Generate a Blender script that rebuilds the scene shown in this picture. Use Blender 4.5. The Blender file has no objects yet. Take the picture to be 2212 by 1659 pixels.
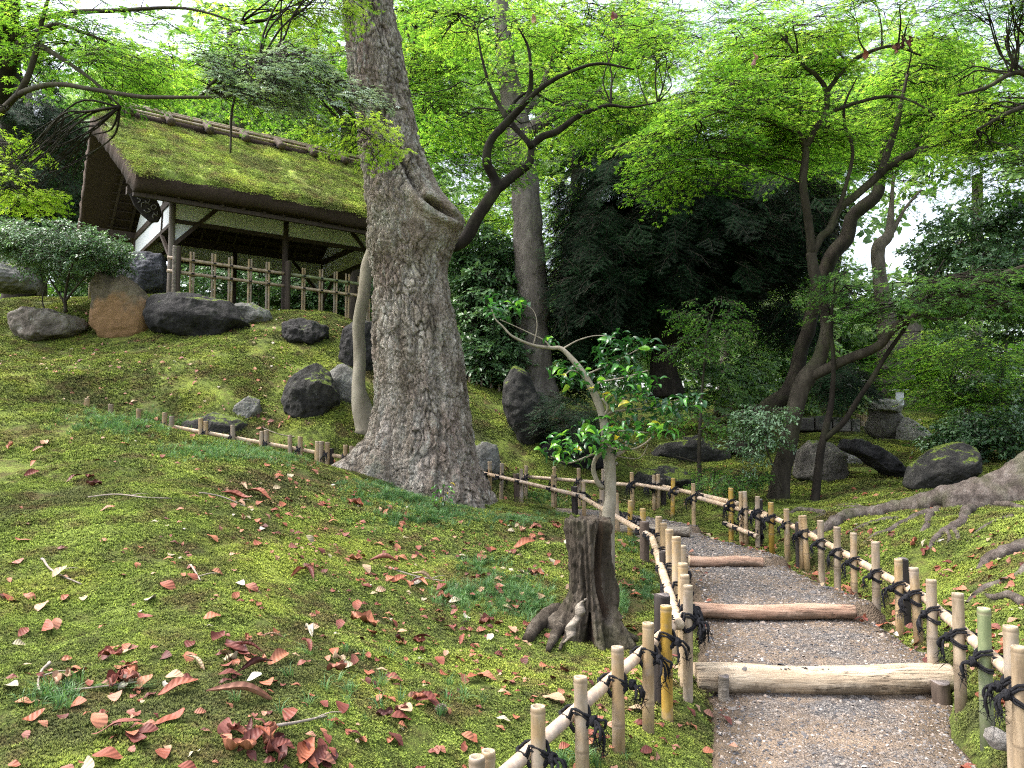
import bpy, math, random
import numpy as np
from mathutils import Vector, Matrix, Euler

sc = bpy.context.scene
COL = sc.collection
rng = np.random.default_rng(7)
random.seed(7)

# ---------------------------------------------------------------- camera, sky, sun, exposure
EYE = 1.5
PITCH = math.radians(3.8)
F, CX, CY = 1670.0, 1106.0, 829.5
cam_d = bpy.data.cameras.new('camera'); cam = bpy.data.objects.new('camera', cam_d); COL.objects.link(cam)
cam.location = (0, 0, EYE); cam.rotation_euler = (math.pi/2 + PITCH, 0, 0)
cam_d.sensor_width = 36; cam_d.lens = 36*F/2212.0; cam_d.clip_end = 1000; cam_d.clip_start = 0.05
sc.camera = cam
SUN_EL, SUN_AZ = math.radians(60), math.radians(268)     # azimuth measured clockwise from +Y
w = bpy.data.worlds.new("World"); sc.world = w; w.use_nodes = True
nt = w.node_tree; nt.nodes.clear()
o_ = nt.nodes.new('ShaderNodeOutputWorld'); b_ = nt.nodes.new('ShaderNodeBackground'); s_ = nt.nodes.new('ShaderNodeTexSky')
s_.sky_type = 'NISHITA'; s_.sun_disc = False; s_.sun_elevation = SUN_EL; s_.sun_rotation = SUN_AZ
s_.air_density = 1.0; s_.dust_density = 5.0; s_.ozone_density = 1.0
b_.inputs['Strength'].default_value = 0.15
hs_ = nt.nodes.new('ShaderNodeHueSaturation'); hs_.inputs['Saturation'].default_value = 0.5; hs_.inputs['Value'].default_value = 1.15   # thin milky overcast
nt.links.new(s_.outputs[0], hs_.inputs['Color']); nt.links.new(hs_.outputs[0], b_.inputs[0]); nt.links.new(b_.outputs[0], o_.inputs[0])
sun_d = bpy.data.lights.new('sun', 'SUN'); sun = bpy.data.objects.new('sun', sun_d); COL.objects.link(sun)
sun_d.energy = 0.9; sun_d.angle = math.radians(22); sun_d.color = (1.0, 0.95, 0.86)
sdir = Vector((math.sin(SUN_AZ)*math.cos(SUN_EL), math.cos(SUN_AZ)*math.cos(SUN_EL), math.sin(SUN_EL)))
sun.rotation_euler = sdir.to_track_quat('Z', 'Y').to_euler()
sc.view_settings.view_transform = 'Standard'; sc.view_settings.look = 'None'
sc.view_settings.exposure = 1.95; sc.view_settings.gamma = 1.0; sc.view_settings.use_curve_mapping = False
cy = sc.cycles if hasattr(sc, 'cycles') else None
sc.render.engine = 'CYCLES'; cy = sc.cycles
cy.max_bounces = 5; cy.diffuse_bounces = 3; cy.glossy_bounces = 2; cy.transmission_bounces = 3; cy.transparent_max_bounces = 4
cy.use_denoising = False; cy.filter_width = 1.15; cy.pixel_filter_type = 'BLACKMAN_HARRIS'; cy.sample_clamp_indirect = 6; cy.use_adaptive_sampling = False
cy.caustics_reflective = False; cy.caustics_refractive = False

def P(x, y, d):
    """World point that lies d metres ahead of the camera under a given view angle."""
    u = (x-CX)/F; v = (CY-y)/F
    Y = math.cos(PITCH) - v*math.sin(PITCH); Z = math.sin(PITCH) + v*math.cos(PITCH)
    return np.array([u*d/Y, d, EYE + Z*d/Y])
def PZ(x, d, z):
    """World point at view bearing x, distance d, height z relative to the eye."""
    wd = d*math.cos(PITCH) + z*math.sin(PITCH)
    return np.array([(x-CX)/F*wd, d, EYE+z])
def proj(Q):
    Q = np.atleast_2d(Q); y = Q[:,1]; z = Q[:,2]-EYE
    wd = y*math.cos(PITCH) + z*math.sin(PITCH); v = (z*math.cos(PITCH) - y*math.sin(PITCH))/wd
    return np.stack([CX + F*Q[:,0]/wd, CY - F*v, wd], 1)

# ---------------------------------------------------------------- numpy noise
def _h(i, j, k, s):
    n = (i.astype(np.int64)*73856093) ^ (j.astype(np.int64)*19349663) ^ (k.astype(np.int64)*83492791) ^ (s*2654435761)
    n = (n ^ (n >> 13)) * 1274126177 & 0x7fffffffffff
    n = (n ^ (n >> 16)) & 0xffffff
    return n / float(0xffffff)
def vn(Q, s=0):
    fl = np.floor(Q); f = Q-fl; fl = fl.astype(np.int64); f = f*f*(3-2*f)
    i, j, k = fl[:,0], fl[:,1], fl[:,2]; r = 0
    for a in (0,1):
        wa = f[:,0] if a else 1-f[:,0]
        for b in (0,1):
            wb = f[:,1] if b else 1-f[:,1]
            for c in (0,1):
                wc = f[:,2] if c else 1-f[:,2]
                r = r + wa*wb*wc*_h(i+a, j+b, k+c, s)
    return r*2-1
def fbm(Q, o=4, s=0):
    r = 0; a = 0.5
    for t in range(o):
        r = r + a*vn(Q*2**t + 17.3*t, s+t); a *= 0.5
    return r
def worley(Q, s=0):
    fl = np.floor(Q).astype(np.int64); f1 = np.full(len(Q), 9.); f2 = f1.copy(); cid = np.zeros(len(Q))
    for a in (-1,0,1):
        for b in (-1,0,1):
            for c in (-1,0,1):
                i, j, k = fl[:,0]+a, fl[:,1]+b, fl[:,2]+c
                d = np.sqrt((i+_h(i,j,k,s)-Q[:,0])**2 + (j+_h(i,j,k,s+1)-Q[:,1])**2 + (k+_h(i,j,k,s+2)-Q[:,2])**2)
                near = d < f1
                f2 = np.where(near, f1, np.minimum(f2, d)); cid = np.where(near, _h(i,j,k,s+3), cid); f1 = np.where(near, d, f1)
    return f1, f2, cid
def v3(x, y, z=0.0):
    x = np.asarray(x, float); return np.stack([x, np.asarray(y, float)+0*x, np.asarray(z, float)+0*x], -1)

# ---------------------------------------------------------------- materials
class M:
    def __init__(s, name):
        s.m = bpy.data.materials.new(name); s.m.use_nodes = True; s.t = s.m.node_tree; s.t.nodes.clear()
        s.out = s.t.nodes.new('ShaderNodeOutputMaterial')
    def n(s, ty, ins=None, **kw):
        n = s.t.nodes.new('ShaderNode'+ty)
        for k, v in kw.items(): setattr(n, k, v)
        for k, v in (ins or {}).items(): s.set(n.inputs[k], v)
        return n
    def set(s, sock, v):
        if hasattr(v, 'outputs'): v = v.outputs[0]
        if isinstance(v, bpy.types.NodeSocket): s.t.links.new(v, sock)
        elif isinstance(v, (tuple, list)) and len(v) == 3 and sock.type == 'RGBA': sock.default_value = (*v, 1)
        else: sock.default_value = v
    def co(s, kind='Object', scale=(1,1,1)):
        if kind == 'World': o = s.n('NewGeometry').outputs['Position']
        else: o = s.n('TexCoord').outputs[kind]
        return s.n('Mapping', {0: o, 'Scale': scale}).outputs[0]
    def noise(s, vec, scale, detail=4, rough=.6, dist=0):
        return s.n('TexNoise', {'Vector': vec, 'Scale': scale, 'Detail': detail, 'Roughness': rough, 'Distortion': dist}).outputs[0]
    def ramp(s, fac, stops):
        r = s.n('ValToRGB'); e = r.color_ramp.elements
        while len(e) < len(stops): e.new(0.5)
        for i, (p, c) in enumerate(stops):
            e[i].position = p; e[i].color = (*c, 1) if len(c) == 3 else c
        s.set(r.inputs[0], fac); return r.outputs[0]
    def mix(s, f, a, b, mode='MIX'):
        n = s.n('MixRGB', blend_type=mode); s.set(n.inputs[0], f); s.set(n.inputs[1], a); s.set(n.inputs[2], b); return n.outputs[0]
    def math(s, op, a, b=0.5):
        n = s.n('Math', operation=op); s.set(n.inputs[0], a); s.set(n.inputs[1], b); return n.outputs[0]
    def step(s, fac, lo, hi):
        n = s.n('MapRange', {0: fac, 1: lo, 2: hi, 3: 0.0, 4: 1.0}); return n.outputs[0]
    def bump(s, h, strength=.5, dist=.02):
        return s.n('Bump', {'Height': h, 'Strength': strength, 'Distance': dist}).outputs[0]
    def attr(s, name): return s.n('Attribute', attribute_name=name).outputs['Fac']
    def bsdf(s, color, rough=.8, normal=None, spec=.3, **kw):
        b = s.n('BsdfPrincipled'); s.set(b.inputs['Base Color'], color); s.set(b.inputs['Roughness'], rough)
        b.inputs['Specular IOR Level'].default_value = spec
        if normal is not None: s.set(b.inputs['Normal'], normal)
        for k, v in kw.items(): s.set(b.inputs[k], v)
        s.t.links.new(b.outputs[0], s.out.inputs[0]); return b

def moss_col(m, lift=1.0):
    c = m.co('World')
    big = m.noise(c, .55, 3, .55); mid = m.noise(c, 2.3, 4, .65); sm = m.noise(c, 14, 3, .6); fine = m.noise(c, 120, 2, .7)
    L = lambda *q: tuple(v*lift for v in q)
    a = m.ramp(mid, [(.32, L(.026,.040,.008)), (.42, L(.070,.100,.013)), (.52, L(.15,.205,.026)), (.66, L(.26,.335,.055))])
    b = m.ramp(sm, [(.25, L(.036,.042,.011)), (.5, L(.10,.135,.021)), (.72, L(.21,.28,.042))])
    x = m.mix(m.step(big, .40, .60), b, a)
    x = m.mix(.38, x, b)
    x = m.mix(m.math('MULTIPLY', m.step(m.noise(c, 1.3, 4, .6), .50, .62), .6), x, L(.23,.27,.035))
    x = m.mix(m.math('MULTIPLY', m.step(m.noise(c, 1.0, 5, .7), .50, .60), .75), x, L(.048,.052,.014))
    brown = m.noise(c, 3.6, 5, .7)
    x = m.mix(m.math('MULTIPLY', m.step(brown, .50, .62), .7), x, L(.085,.055,.022))
    x = m.mix(.13, x, L(.13,.13,.12))
    return m.mix(.75, x, m.ramp(fine, [(.25, (.30,.30,.28)), (.5, (.95,.95,.95)), (.75, (1.75,1.75,1.5))]), 'MULTIPLY'), fine, sm

def mk_moss():
    m = M('moss'); col, fine, sm = moss_col(m)
    c = m.co('World'); h = m.math('ADD', m.noise(c, 60, 5, .75), sm)
    m.bsdf(col, .95, m.bump(h, .9, .03), .1); return m.m
def mk_sprig(lift=1.5):
    m = M('moss_sprig'); col, fine, sm = moss_col(m, lift)
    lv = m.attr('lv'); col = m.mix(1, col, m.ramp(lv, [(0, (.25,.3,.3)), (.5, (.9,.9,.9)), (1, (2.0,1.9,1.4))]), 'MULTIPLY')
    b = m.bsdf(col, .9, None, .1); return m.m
def leafmat(name, dark, mid, lite, trans=.45, rough=.5, spec=.4, tmul=1.6, yellow=None):
    m = M(name); r = m.n('ObjectInfo').outputs['Random']; lv = m.attr('lv')
    f = m.math('ADD', m.math('MULTIPLY', r, .55), m.math('MULTIPLY', lv, .45))
    big = m.noise(m.co('World'), .35, 2, .5)
    f = m.math('ADD', f, m.math('MULTIPLY', m.math('SUBTRACT', big, .5), .9))
    st = [(.15, dark), (.5, mid), (.85, lite)]
    if yellow: st.append((.97, yellow))
    col = m.ramp(f, st)
    b = m.bsdf(col, rough, None, spec)
    tr = m.n('BsdfTranslucent'); m.set(tr.inputs[0], m.mix(1, col, (tmul, tmul*1.05, tmul*.6), 'MULTIPLY'))
    mx = m.n('MixShader'); mx.inputs[0].default_value = trans
    m.t.links.new(b.outputs[0], mx.inputs[1]); m.t.links.new(tr.outputs[0], mx.inputs[2]); m.t.links.new(mx.outputs[0], m.out.inputs[0])
    return m.m
def mk_bark_big():
    m = M('plated_bark'); c = m.co('Object'); cs = m.co('Object', (1,1,.35))
    base = m.ramp(m.noise(cs, 5, 6, .7), [(.31, (.10,.08,.064)), (.43, (.27,.225,.18)), (.54, (.43,.38,.325)), (.67, (.62,.58,.52))])
    pink = m.mix(m.math('MULTIPLY', m.step(m.noise(cs, 2.2, 3), .48, .66), .55), base, (.30,.215,.185))
    pale = m.mix(m.math('MULTIPLY', m.step(m.noise(cs, 11, 5, .8), .54, .64), .85), pink, (.50,.49,.44))
    lich = m.mix(m.math('MULTIPLY', m.step(m.noise(c, 3.1, 5, .7), .56, .68), .55), pale, (.20,.225,.17))
    dk = m.mix(m.math('MULTIPLY', m.step(m.noise(m.co('Object', (1,1,.4)), 3.4, 5, .75), .60, .66), m.attr('blk')), lich, (.018,.016,.015))
    cav = m.attr('cav')
    col = m.mix(m.math('MULTIPLY', m.step(cav, .1, 1.0), .8), dk, (.06,.05,.04))
    col = m.mix(.6, col, m.ramp(m.noise(cs, 60, 4, .7), [(.3, (.5,.5,.5)), (.6, (1.25,1.25,1.2))]), 'MULTIPLY')
    h = m.math('ADD', m.noise(cs, 38, 6, .75), m.math('MULTIPLY', m.n('TexVoronoi', {'Vector': m.co('Object', (1,1,.45)), 'Scale': 26}, feature='DISTANCE_TO_EDGE').outputs[0], 1.2))
    m.bsdf(col, .92, m.bump(h, 1.0, .05), .15); return m.m
def mk_bark(name, a, b, c3, zs=.3, scale=12, moss=0, bs=.6):
    m = M(name); cs = m.co('Object', (1,1,zs)); 
    base = m.ramp(m.noise(cs, scale, 6, .7), [(.3, a), (.5, b), (.72, c3)])
    if moss:
        base = m.mix(m.math('MULTIPLY', m.step(m.noise(m.co('Object'), 3, 4), .5, .65), moss), base, (.07,.09,.03))
    m.bsdf(base, .9, m.bump(m.noise(cs, scale*4, 5, .7), bs, .02), .2); return m.m
def mk_rock(name, a, b, c3, moss=0, scale=3.0, strat=0, stain=None, lich=0):
    m = M(name); c = m.co('Object'); 
    base = m.ramp(m.noise(c, scale, 8, .8), [(.34, a), (.5, b), (.66, c3)])
    if stain: base = m.mix(m.math('MULTIPLY', m.step(m.math('SUBTRACT', m.noise(c, scale*.6, 4), m.math('MULTIPLY', m.n('SeparateXYZ', {0: c}).outputs[2], .55)), .52, .62), .85), base, stain)
    if strat:
        wv = m.noise(m.co('Object', (1,1,6)), 5, 6, .7, .6); base = m.mix(.6, base, m.ramp(wv, [(.35, (.35,.35,.38)), (.6, (1.4,1.4,1.45))]), 'MULTIPLY')
    if lich: base = m.mix(m.math('MULTIPLY', m.step(m.noise(c, 9, 5, .75), .62, .70), lich), base, (.34,.37,.33))
    cav = m.attr('cav'); base = m.mix(m.step(cav, .1, .9), base, tuple(v*.35 for v in a))
    if moss:
        nz = m.n('SeparateXYZ', {0: m.n('NewGeometry').outputs['Normal']}).outputs[2]
        f = m.step(m.math('ADD', nz, m.math('MULTIPLY', m.math('SUBTRACT', m.noise(c, 3.5, 5, .7), .5), 2.2)), 1.0-moss, 1.15-moss)
        mc = m.ramp(m.noise(c, 40, 4, .7), [(.3, (.03,.045,.008)), (.5, (.09,.13,.018)), (.75, (.2,.25,.04))])
        base = m.mix(f, base, mc)
    m.bsdf(base, .85, m.bump(m.noise(c, scale*12, 7, .75), .75, .04), .3); return m.m
def mk_bamboo(name, base, dark, lite, green=0):
    m = M(name); cs = m.co('Object', (1,1,.05)); c = m.co('Object'); r = m.n('ObjectInfo').outputs['Random']
    wc = m.co('World', (1,1,.25))
    col = m.ramp(m.noise(wc, 26, 5, .65), [(.3, dark), (.5, base), (.72, lite)])
    col = m.mix(m.math('MULTIPLY', m.step(m.noise(m.co('World'), 5, 4, .7), .5, .66), .6), col, (.30,.27,.25))
    spots = m.step(m.noise(m.co('World'), 90, 3, .7), .62, .7); col = m.mix(m.math('MULTIPLY', spots, .5), col, (.12,.10,.085))
    col = m.mix(.8, col, m.ramp(r, [(0, (.75,.72,.70)), (.5, (1,1,1)), (1, (1.15,1.1,1.0))]), 'MULTIPLY')
    node = m.attr('nd'); col = m.mix(m.math('MULTIPLY', node, .65), col, (.16,.12,.08))
    m.bsdf(col, .5, m.bump(m.noise(wc, 120, 4), .25, .004), .4); return m.m
def mk_wood(name, a, b, rough=.8, zs=.06, sc_=30, bs=.5):
    m = M(name); cs = m.co('Object', (1,1,zs))
    col = m.ramp(m.noise(cs, sc_, 6, .7), [(.3, a), (.7, b)]); m.bsdf(col, rough, m.bump(m.noise(cs, sc_*2.5, 5), bs, .01), .25); return m.m
def mk_flat(name, a, b, scale=8, rough=.9, bs=.3, spec=.2):
    m = M(name); c = m.co('Object'); m.bsdf(m.ramp(m.noise(c, scale, 5, .65), [(.3, a), (.7, b)]), rough, m.bump(m.noise(c, scale*6, 5, .7), bs, .01), spec); return m.m
def mk_dead():
    m = M('dry_leaf'); r = m.n('ObjectInfo').outputs['Random']; c = m.co('Object')
    col = m.ramp(r, [(0, (.06,.018,.016)), (.2, (.14,.036,.026)), (.4, (.24,.075,.038)), (.58, (.32,.14,.08)), (.72, (.16,.05,.04)), (.86, (.34,.20,.13)), (.95, (.28,.24,.15)), (1, (.42,.40,.34))])
    vein = m.n('TexWave', {'Vector': m.n('Mapping', {0: m.n('TexCoord').outputs['Object'], 'Scale': (1,1,1), 'Rotation': (0,0,.6)}).outputs[0], 'Scale': 16, 'Distortion': .6}).outputs[1]
    col = m.mix(.16, col, m.ramp(vein, [(0, (.65,.6,.6)), (.4, (1.05,1.05,1.05))]), 'MULTIPLY')
    col = m.mix(.5, col, m.ramp(m.noise(c, 25, 4, .7), [(.3, (.5,.45,.42)), (.6, (1.25,1.2,1.15))]), 'MULTIPLY')
    m.bsdf(col, .6, m.bump(vein, .4, .004), .35); return m.m
def mk_path():
    m = M('gravel_path'); c = m.co('World')
    earth = m.ramp(m.noise(c, 7, 5, .7), [(.3, (.13,.095,.068)), (.5, (.21,.155,.11)), (.72, (.29,.22,.16))])
    v = m.n('TexVoronoi', {'Vector': c, 'Scale': 95}); v2 = m.n('TexVoronoi', {'Vector': c, 'Scale': 150})
    grit = m.ramp(m.n('SeparateColor', {0: v.outputs['Color']}).outputs[0], [(0, (.04,.04,.044)), (.45, (.10,.095,.095)), (.8, (.18,.165,.155)), (1, (.30,.28,.26))])
    f = m.step(m.noise(c, 2.6, 5, .7), .40, .60)
    f = m.math('MULTIPLY', f, .85); f = m.math('ADD', f, .1)
    col = m.mix(f, earth, grit)
    col = m.mix(.5, col, m.ramp(m.n('SeparateColor', {0: v2.outputs['Color']}).outputs[1], [(0, (.5,.5,.5)), (1, (1.35,1.35,1.35))]), 'MULTIPLY')
    edge = m.attr('edge'); col = m.mix(m.step(m.math('ADD', edge, m.math('MULTIPLY', m.noise(c, 6, 5, .75), 1.1)), .78, 1.12), col, m.ramp(m.noise(c, 12, 4), [(.3, (.07,.052,.036)), (.7, (.16,.12,.085))]))
    h = m.math('ADD', m.math('MULTIPLY', v.outputs['Distance'], 1.2), m.noise(c, 60, 4, .7))
    m.bsdf(col, .9, m.bump(h, .9, .012), .2); return m.m

def mk_log(name, a, b, c3):
    m = M(name); g = m.co('Object', (.12,1,1)); c = m.co('Object')
    col = m.ramp(m.noise(g, 26, 7, .72), [(.30, a), (.48, b), (.68, c3)])
    crk = m.noise(m.co('Object', (.05,1,1)), 38, 3, .6, .4); f = m.n('MapRange', {0: m.math('ABSOLUTE', m.math('SUBTRACT', crk, .5)), 1: .0, 2: .022, 3: 1., 4: 0.}).outputs[0]
    f = m.math('MULTIPLY', f, m.step(m.noise(c, 4, 3), .45, .6)); col = m.mix(m.math('MULTIPLY', f, .85), col, (.03,.022,.016))
    nz = m.n('SeparateXYZ', {0: m.n('NewGeometry').outputs['Normal']}).outputs[2]
    dirt = m.step(m.math('ADD', m.noise(c, 7, 5, .75), m.math('MULTIPLY', nz, -.22)), .52, .66); col = m.mix(m.math('MULTIPLY', dirt, .7), col, (.085,.062,.04))
    m.bsdf(col, .75, m.bump(m.math('SUBTRACT', m.noise(g, 60, 5, .7), f), .6, .015), .25); return m.m
MAT = {}
MAT['moss'] = mk_moss(); MAT['sprig'] = mk_sprig(1.5); MAT['roofsprig'] = mk_sprig(2.9)
MAT['maple'] = leafmat('maple_leaf', (.05,.14,.022), (.145,.29,.038), (.30,.45,.07), .58, .4, .5, 1.75, (.44,.55,.10))
MAT['maple_dark'] = leafmat('maple_leaf_shade', (.035,.10,.026), (.08,.185,.04), (.16,.30,.06), .5, .45, .4, 1.6)  # darker, less translucent set of maple leaf colours
MAT['maple_pale'] = leafmat('maple_leaf_sheen', (.20,.32,.20), (.34,.46,.33), (.48,.58,.47), .25, .3, 1.0, 1.3)  # pale base colour carries a painted sky reflection, not the leaf's own green
MAT['maple_yellow'] = leafmat('maple_leaf_yellow', (.17,.32,.03), (.32,.48,.05), (.48,.60,.11), .5, .45, .4, 1.6)
MAT['broad'] = leafmat('evergreen_leaf', (.035,.085,.035), (.075,.155,.065), (.15,.25,.12), .25, .35, .6, 1.5)
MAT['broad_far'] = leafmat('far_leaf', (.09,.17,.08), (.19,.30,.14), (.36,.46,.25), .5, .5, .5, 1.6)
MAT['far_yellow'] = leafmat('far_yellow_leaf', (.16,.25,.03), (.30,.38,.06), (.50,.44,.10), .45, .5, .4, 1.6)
MAT['grey_leaf'] = leafmat('grey_green_leaf', (.06,.13,.06), (.12,.22,.11), (.22,.34,.20), .25, .35, .7, 1.4)
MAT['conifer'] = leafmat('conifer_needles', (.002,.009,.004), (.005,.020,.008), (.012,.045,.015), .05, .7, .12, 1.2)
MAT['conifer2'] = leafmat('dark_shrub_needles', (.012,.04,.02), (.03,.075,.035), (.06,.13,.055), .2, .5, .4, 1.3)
MAT['grass'] = leafmat('grass_blade', (.04,.10,.035), (.085,.18,.065), (.17,.29,.11), .3, .45, .4, 1.4)
def mk_cam():
    m = M('camellia_leaf'); r = m.n('ObjectInfo').outputs['Random']
    col = m.ramp(r, [(0, (.012,.055,.014)), (.4, (.03,.12,.025)), (.75, (.075,.23,.035)), (.95, (.19,.38,.05)), (.98, (.50,.38,.04))])
    b = m.bsdf(col, .22, None, .6); tr = m.n('BsdfTranslucent'); m.set(tr.inputs[0], m.mix(1, col, (1.8,1.9,1), 'MULTIPLY'))
    mx = m.n('MixShader'); mx.inputs[0].default_value = .3
    m.t.links.new(b.outputs[0], mx.inputs[1]); m.t.links.new(tr.outputs[0], mx.inputs[2]); m.t.links.new(mx.outputs[0], m.out.inputs[0]); return m.m
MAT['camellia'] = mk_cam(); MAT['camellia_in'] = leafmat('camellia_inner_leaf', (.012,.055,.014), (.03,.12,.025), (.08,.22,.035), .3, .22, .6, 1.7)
MAT['bark_big'] = mk_bark_big()
MAT['bark_dim'] = mk_bark('dim_bark', (.04,.034,.028), (.08,.068,.056), (.14,.12,.10), .4, 9)
MAT['bark_grey'] = mk_bark('grey_bark', (.07,.06,.055), (.135,.118,.108), (.23,.205,.19), .4, 9)
MAT['bark_right'] = mk_bark('root_bark', (.045,.036,.03), (.105,.085,.074), (.20,.175,.155), .5, 16, .35, 1.0)
MAT['bark_dark'] = mk_bark('dark_bark', (.012,.010,.009), (.03,.025,.02), (.06,.05,.04), .3, 10)
MAT['bark_maple'] = mk_bark('maple_bark', (.018,.015,.011), (.042,.035,.026), (.085,.073,.056), .35, 8, .25, .4)
MAT['bark_limb'] = mk_bark('maple_limb_bark', (.009,.007,.006), (.020,.016,.012), (.042,.035,.027), .35, 8, .15, .4)
MAT['bark_smooth'] = mk_bark('smooth_bark', (.13,.115,.085), (.20,.18,.14), (.28,.26,.21), .4, 5, .2, .3)
MAT['bark_sapling'] = mk_bark('sapling_bark', (.13,.11,.08), (.22,.195,.15), (.32,.29,.23), .5, 9, .12, .3)
MAT['stump'] = mk_bark('stump_wood', (.015,.012,.009), (.05,.04,.03), (.14,.12,.095), .25, 12, .2, .9)
MAT['stump_in'] = mk_wood('stump_hollow_wood', (.012,.008,.006), (.06,.04,.026), .9, .1, 25, .9)
MAT['bb_tan'] = mk_bamboo('bamboo_tan', (.33,.235,.13), (.20,.14,.08), (.46,.36,.23))
MAT['bb_grey'] = mk_bamboo('bamboo_grey', (.27,.21,.145), (.15,.115,.08), (.38,.31,.23))
MAT['bb_green'] = mk_bamboo('bamboo_green', (.18,.22,.11), (.12,.15,.08), (.28,.31,.17))
MAT['bb_yellow'] = mk_bamboo('bamboo_yellow', (.38,.24,.04), (.26,.16,.03), (.46,.32,.09))
MAT['bb_rail'] = mk_bamboo('bamboo_rail', (.44,.33,.23), (.28,.20,.14), (.58,.48,.38))
MAT['bb_top'] = mk_flat('bamboo_cut_end', (.22,.17,.11), (.46,.39,.29), 60)
MAT['stake'] = mk_wood('dark_stake_wood', (.012,.010,.010), (.045,.036,.032), .7)
MAT['stake_brown'] = mk_wood('brown_stake_wood', (.045,.032,.025), (.12,.09,.07), .8)
MAT['stake_top'] = mk_flat('stake_end_grain', (.10,.085,.08), (.24,.21,.2), 40)
MAT['rope'] = mk_flat('black_rope', (.006,.006,.008), (.03,.03,.036), 250, .8, .8)
MAT['log'] = mk_log('peeled_log', (.22,.16,.11), (.38,.30,.21), (.55,.46,.35))
MAT['log_pink'] = mk_log('pink_log', (.15,.09,.06), (.32,.20,.14), (.48,.34,.25))
MAT['log_grey'] = mk_log('weathered_log', (.08,.07,.055), (.18,.155,.125), (.32,.28,.23))
MAT['log_end'] = mk_flat('log_end_grain', (.28,.21,.14), (.46,.37,.27), 30)
MAT['dead'] = mk_dead(); MAT['path'] = mk_path()
MAT['pebble'] = mk_rock('pebble_stone', (.12,.12,.12), (.26,.24,.22), (.46,.43,.40), 0, 30)
MAT['twig'] = mk_flat('dry_twig', (.16,.13,.105), (.34,.29,.25), 30)
MAT['thatch'] = mk_wood('thatch_straw', (.022,.015,.011), (.075,.052,.038), .95, 1.0, 45, 1.0)
MAT['timber'] = mk_wood('dark_timber', (.03,.022,.017), (.075,.055,.042), .75)
MAT['timber_grey'] = mk_wood('weathered_timber', (.10,.085,.07), (.20,.175,.15), .85)
MAT['plaster'] = mk_flat('plaster', (.60,.64,.67), (.70,.73,.75), 3, .9, .1)
MAT['signw'] = mk_flat('white_board', (.55,.56,.58), (.68,.68,.70), 6, .7, .1)
MAT['carve'] = mk_flat('carved_board_marks', (.13,.12,.11), (.24,.23,.21), 20)
# ---------------------------------------------------------------- mesh helpers
def mesh(name, V, Fa, mats, smooth=True, mi=None, attrs=None):
    me = bpy.data.meshes.new(name)
    V = np.asarray(V, float)
    if isinstance(Fa, np.ndarray):
        k = Fa.shape[1]; n = len(Fa)
        me.vertices.add(len(V)); me.vertices.foreach_set('co', V.ravel())
        me.loops.add(n*k); me.loops.foreach_set('vertex_index', Fa.astype(np.int32).ravel())
        me.polygons.add(n); me.polygons.foreach_set('loop_start', np.arange(0, n*k, k, dtype=np.int32))
        me.update(calc_edges=True)
    else:
        me.from_pydata(V.tolist(), [], Fa); me.update()
    for m in mats: me.materials.append(m)
    if smooth and len(me.polygons): me.polygons.foreach_set('use_smooth', np.ones(len(me.polygons), bool))
    if mi is not None: me.polygons.foreach_set('material_index', np.asarray(mi, np.int32))
    for k, a in (attrs or {}).items():
        at = me.attributes.new(k, 'FLOAT', 'POINT'); at.data.foreach_set('value', np.asarray(a, np.float32))
    return me
def ob(name, me, parent=None, loc=None, rot=None, scale=None, **props):
    o = bpy.data.objects.new(name, me); COL.objects.link(o)
    if parent: o.parent = parent
    if loc is not None: o.location = loc
    if rot is not None: o.rotation_euler = rot
    if scale is not None: o.scale = scale if hasattr(scale, '__len__') else (scale,)*3
    for k, v in props.items(): o[k] = v
    return o
def thing(name, label, cat, loc=(0,0,0), rotz=0, group=None, me=None):
    o = ob(name, me, None, loc, (0,0,rotz)); o['label'] = label; o['category'] = cat
    if group: o['group'] = group
    return o
def gridfaces(nu, nv, close_u=False, off=0):
    i = np.arange(nv-1)[:,None]; j = np.arange(nu if close_u else nu-1)[None,:]; j2 = (j+1) % nu
    return (np.stack([i*nu+j, i*nu+j2, (i+1)*nu+j2, (i+1)*nu+j], -1).reshape(-1,4) + off)
class MB:
    def __init__(s): s.V=[]; s.F=[]; s.I=[]; s.n=0; s.A=[]
    def add(s, V, Fa, mi=0, a=0.0):
        V = np.asarray(V, float)
        s.V.append(V); s.A.append(np.full(len(V), a) if np.isscalar(a) else np.asarray(a))
        for f in Fa: s.F.append([int(q)+s.n for q in f]); s.I.append(mi)
        s.n += len(V)
    def mesh(s, name, mats, smooth=True, aname='lv'):
        return mesh(name, np.concatenate(s.V), s.F, mats, smooth, s.I, {aname: np.concatenate(s.A)})
def catmull(pts, per=6):
    p = np.asarray(pts, float)
    if len(p) < 3:
        t = np.linspace(0, 1, per+1)[:,None]; return p[0]*(1-t)+p[-1]*t
    q = np.vstack([2*p[0]-p[1], p, 2*p[-1]-p[-2]]); out = []
    for i in range(len(p)-1):
        a,b,c,d = q[i:i+4]
        for t in np.linspace(0,1,per,endpoint=False):
            out.append(.5*((2*b)+(-a+c)*t+(2*a-5*b+4*c-d)*t*t+(-a+3*b-3*c+d)*t**3))
    out.append(p[-1]); return np.array(out)
def frames(C):
    T = np.gradient(C, axis=0); T /= np.linalg.norm(T, axis=1)[:,None]+1e-9
    N = np.zeros_like(T); up = np.array([0,0,1.]) if abs(T[0,2]) < .9 else np.array([1.,0,0])
    n = np.cross(up, T[0]); n /= np.linalg.norm(n)
    for i in range(len(T)):
        n = n - T[i]*np.dot(n, T[i]); n /= np.linalg.norm(n)+1e-9; N[i] = n
    return T, N, np.cross(T, N)
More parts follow.
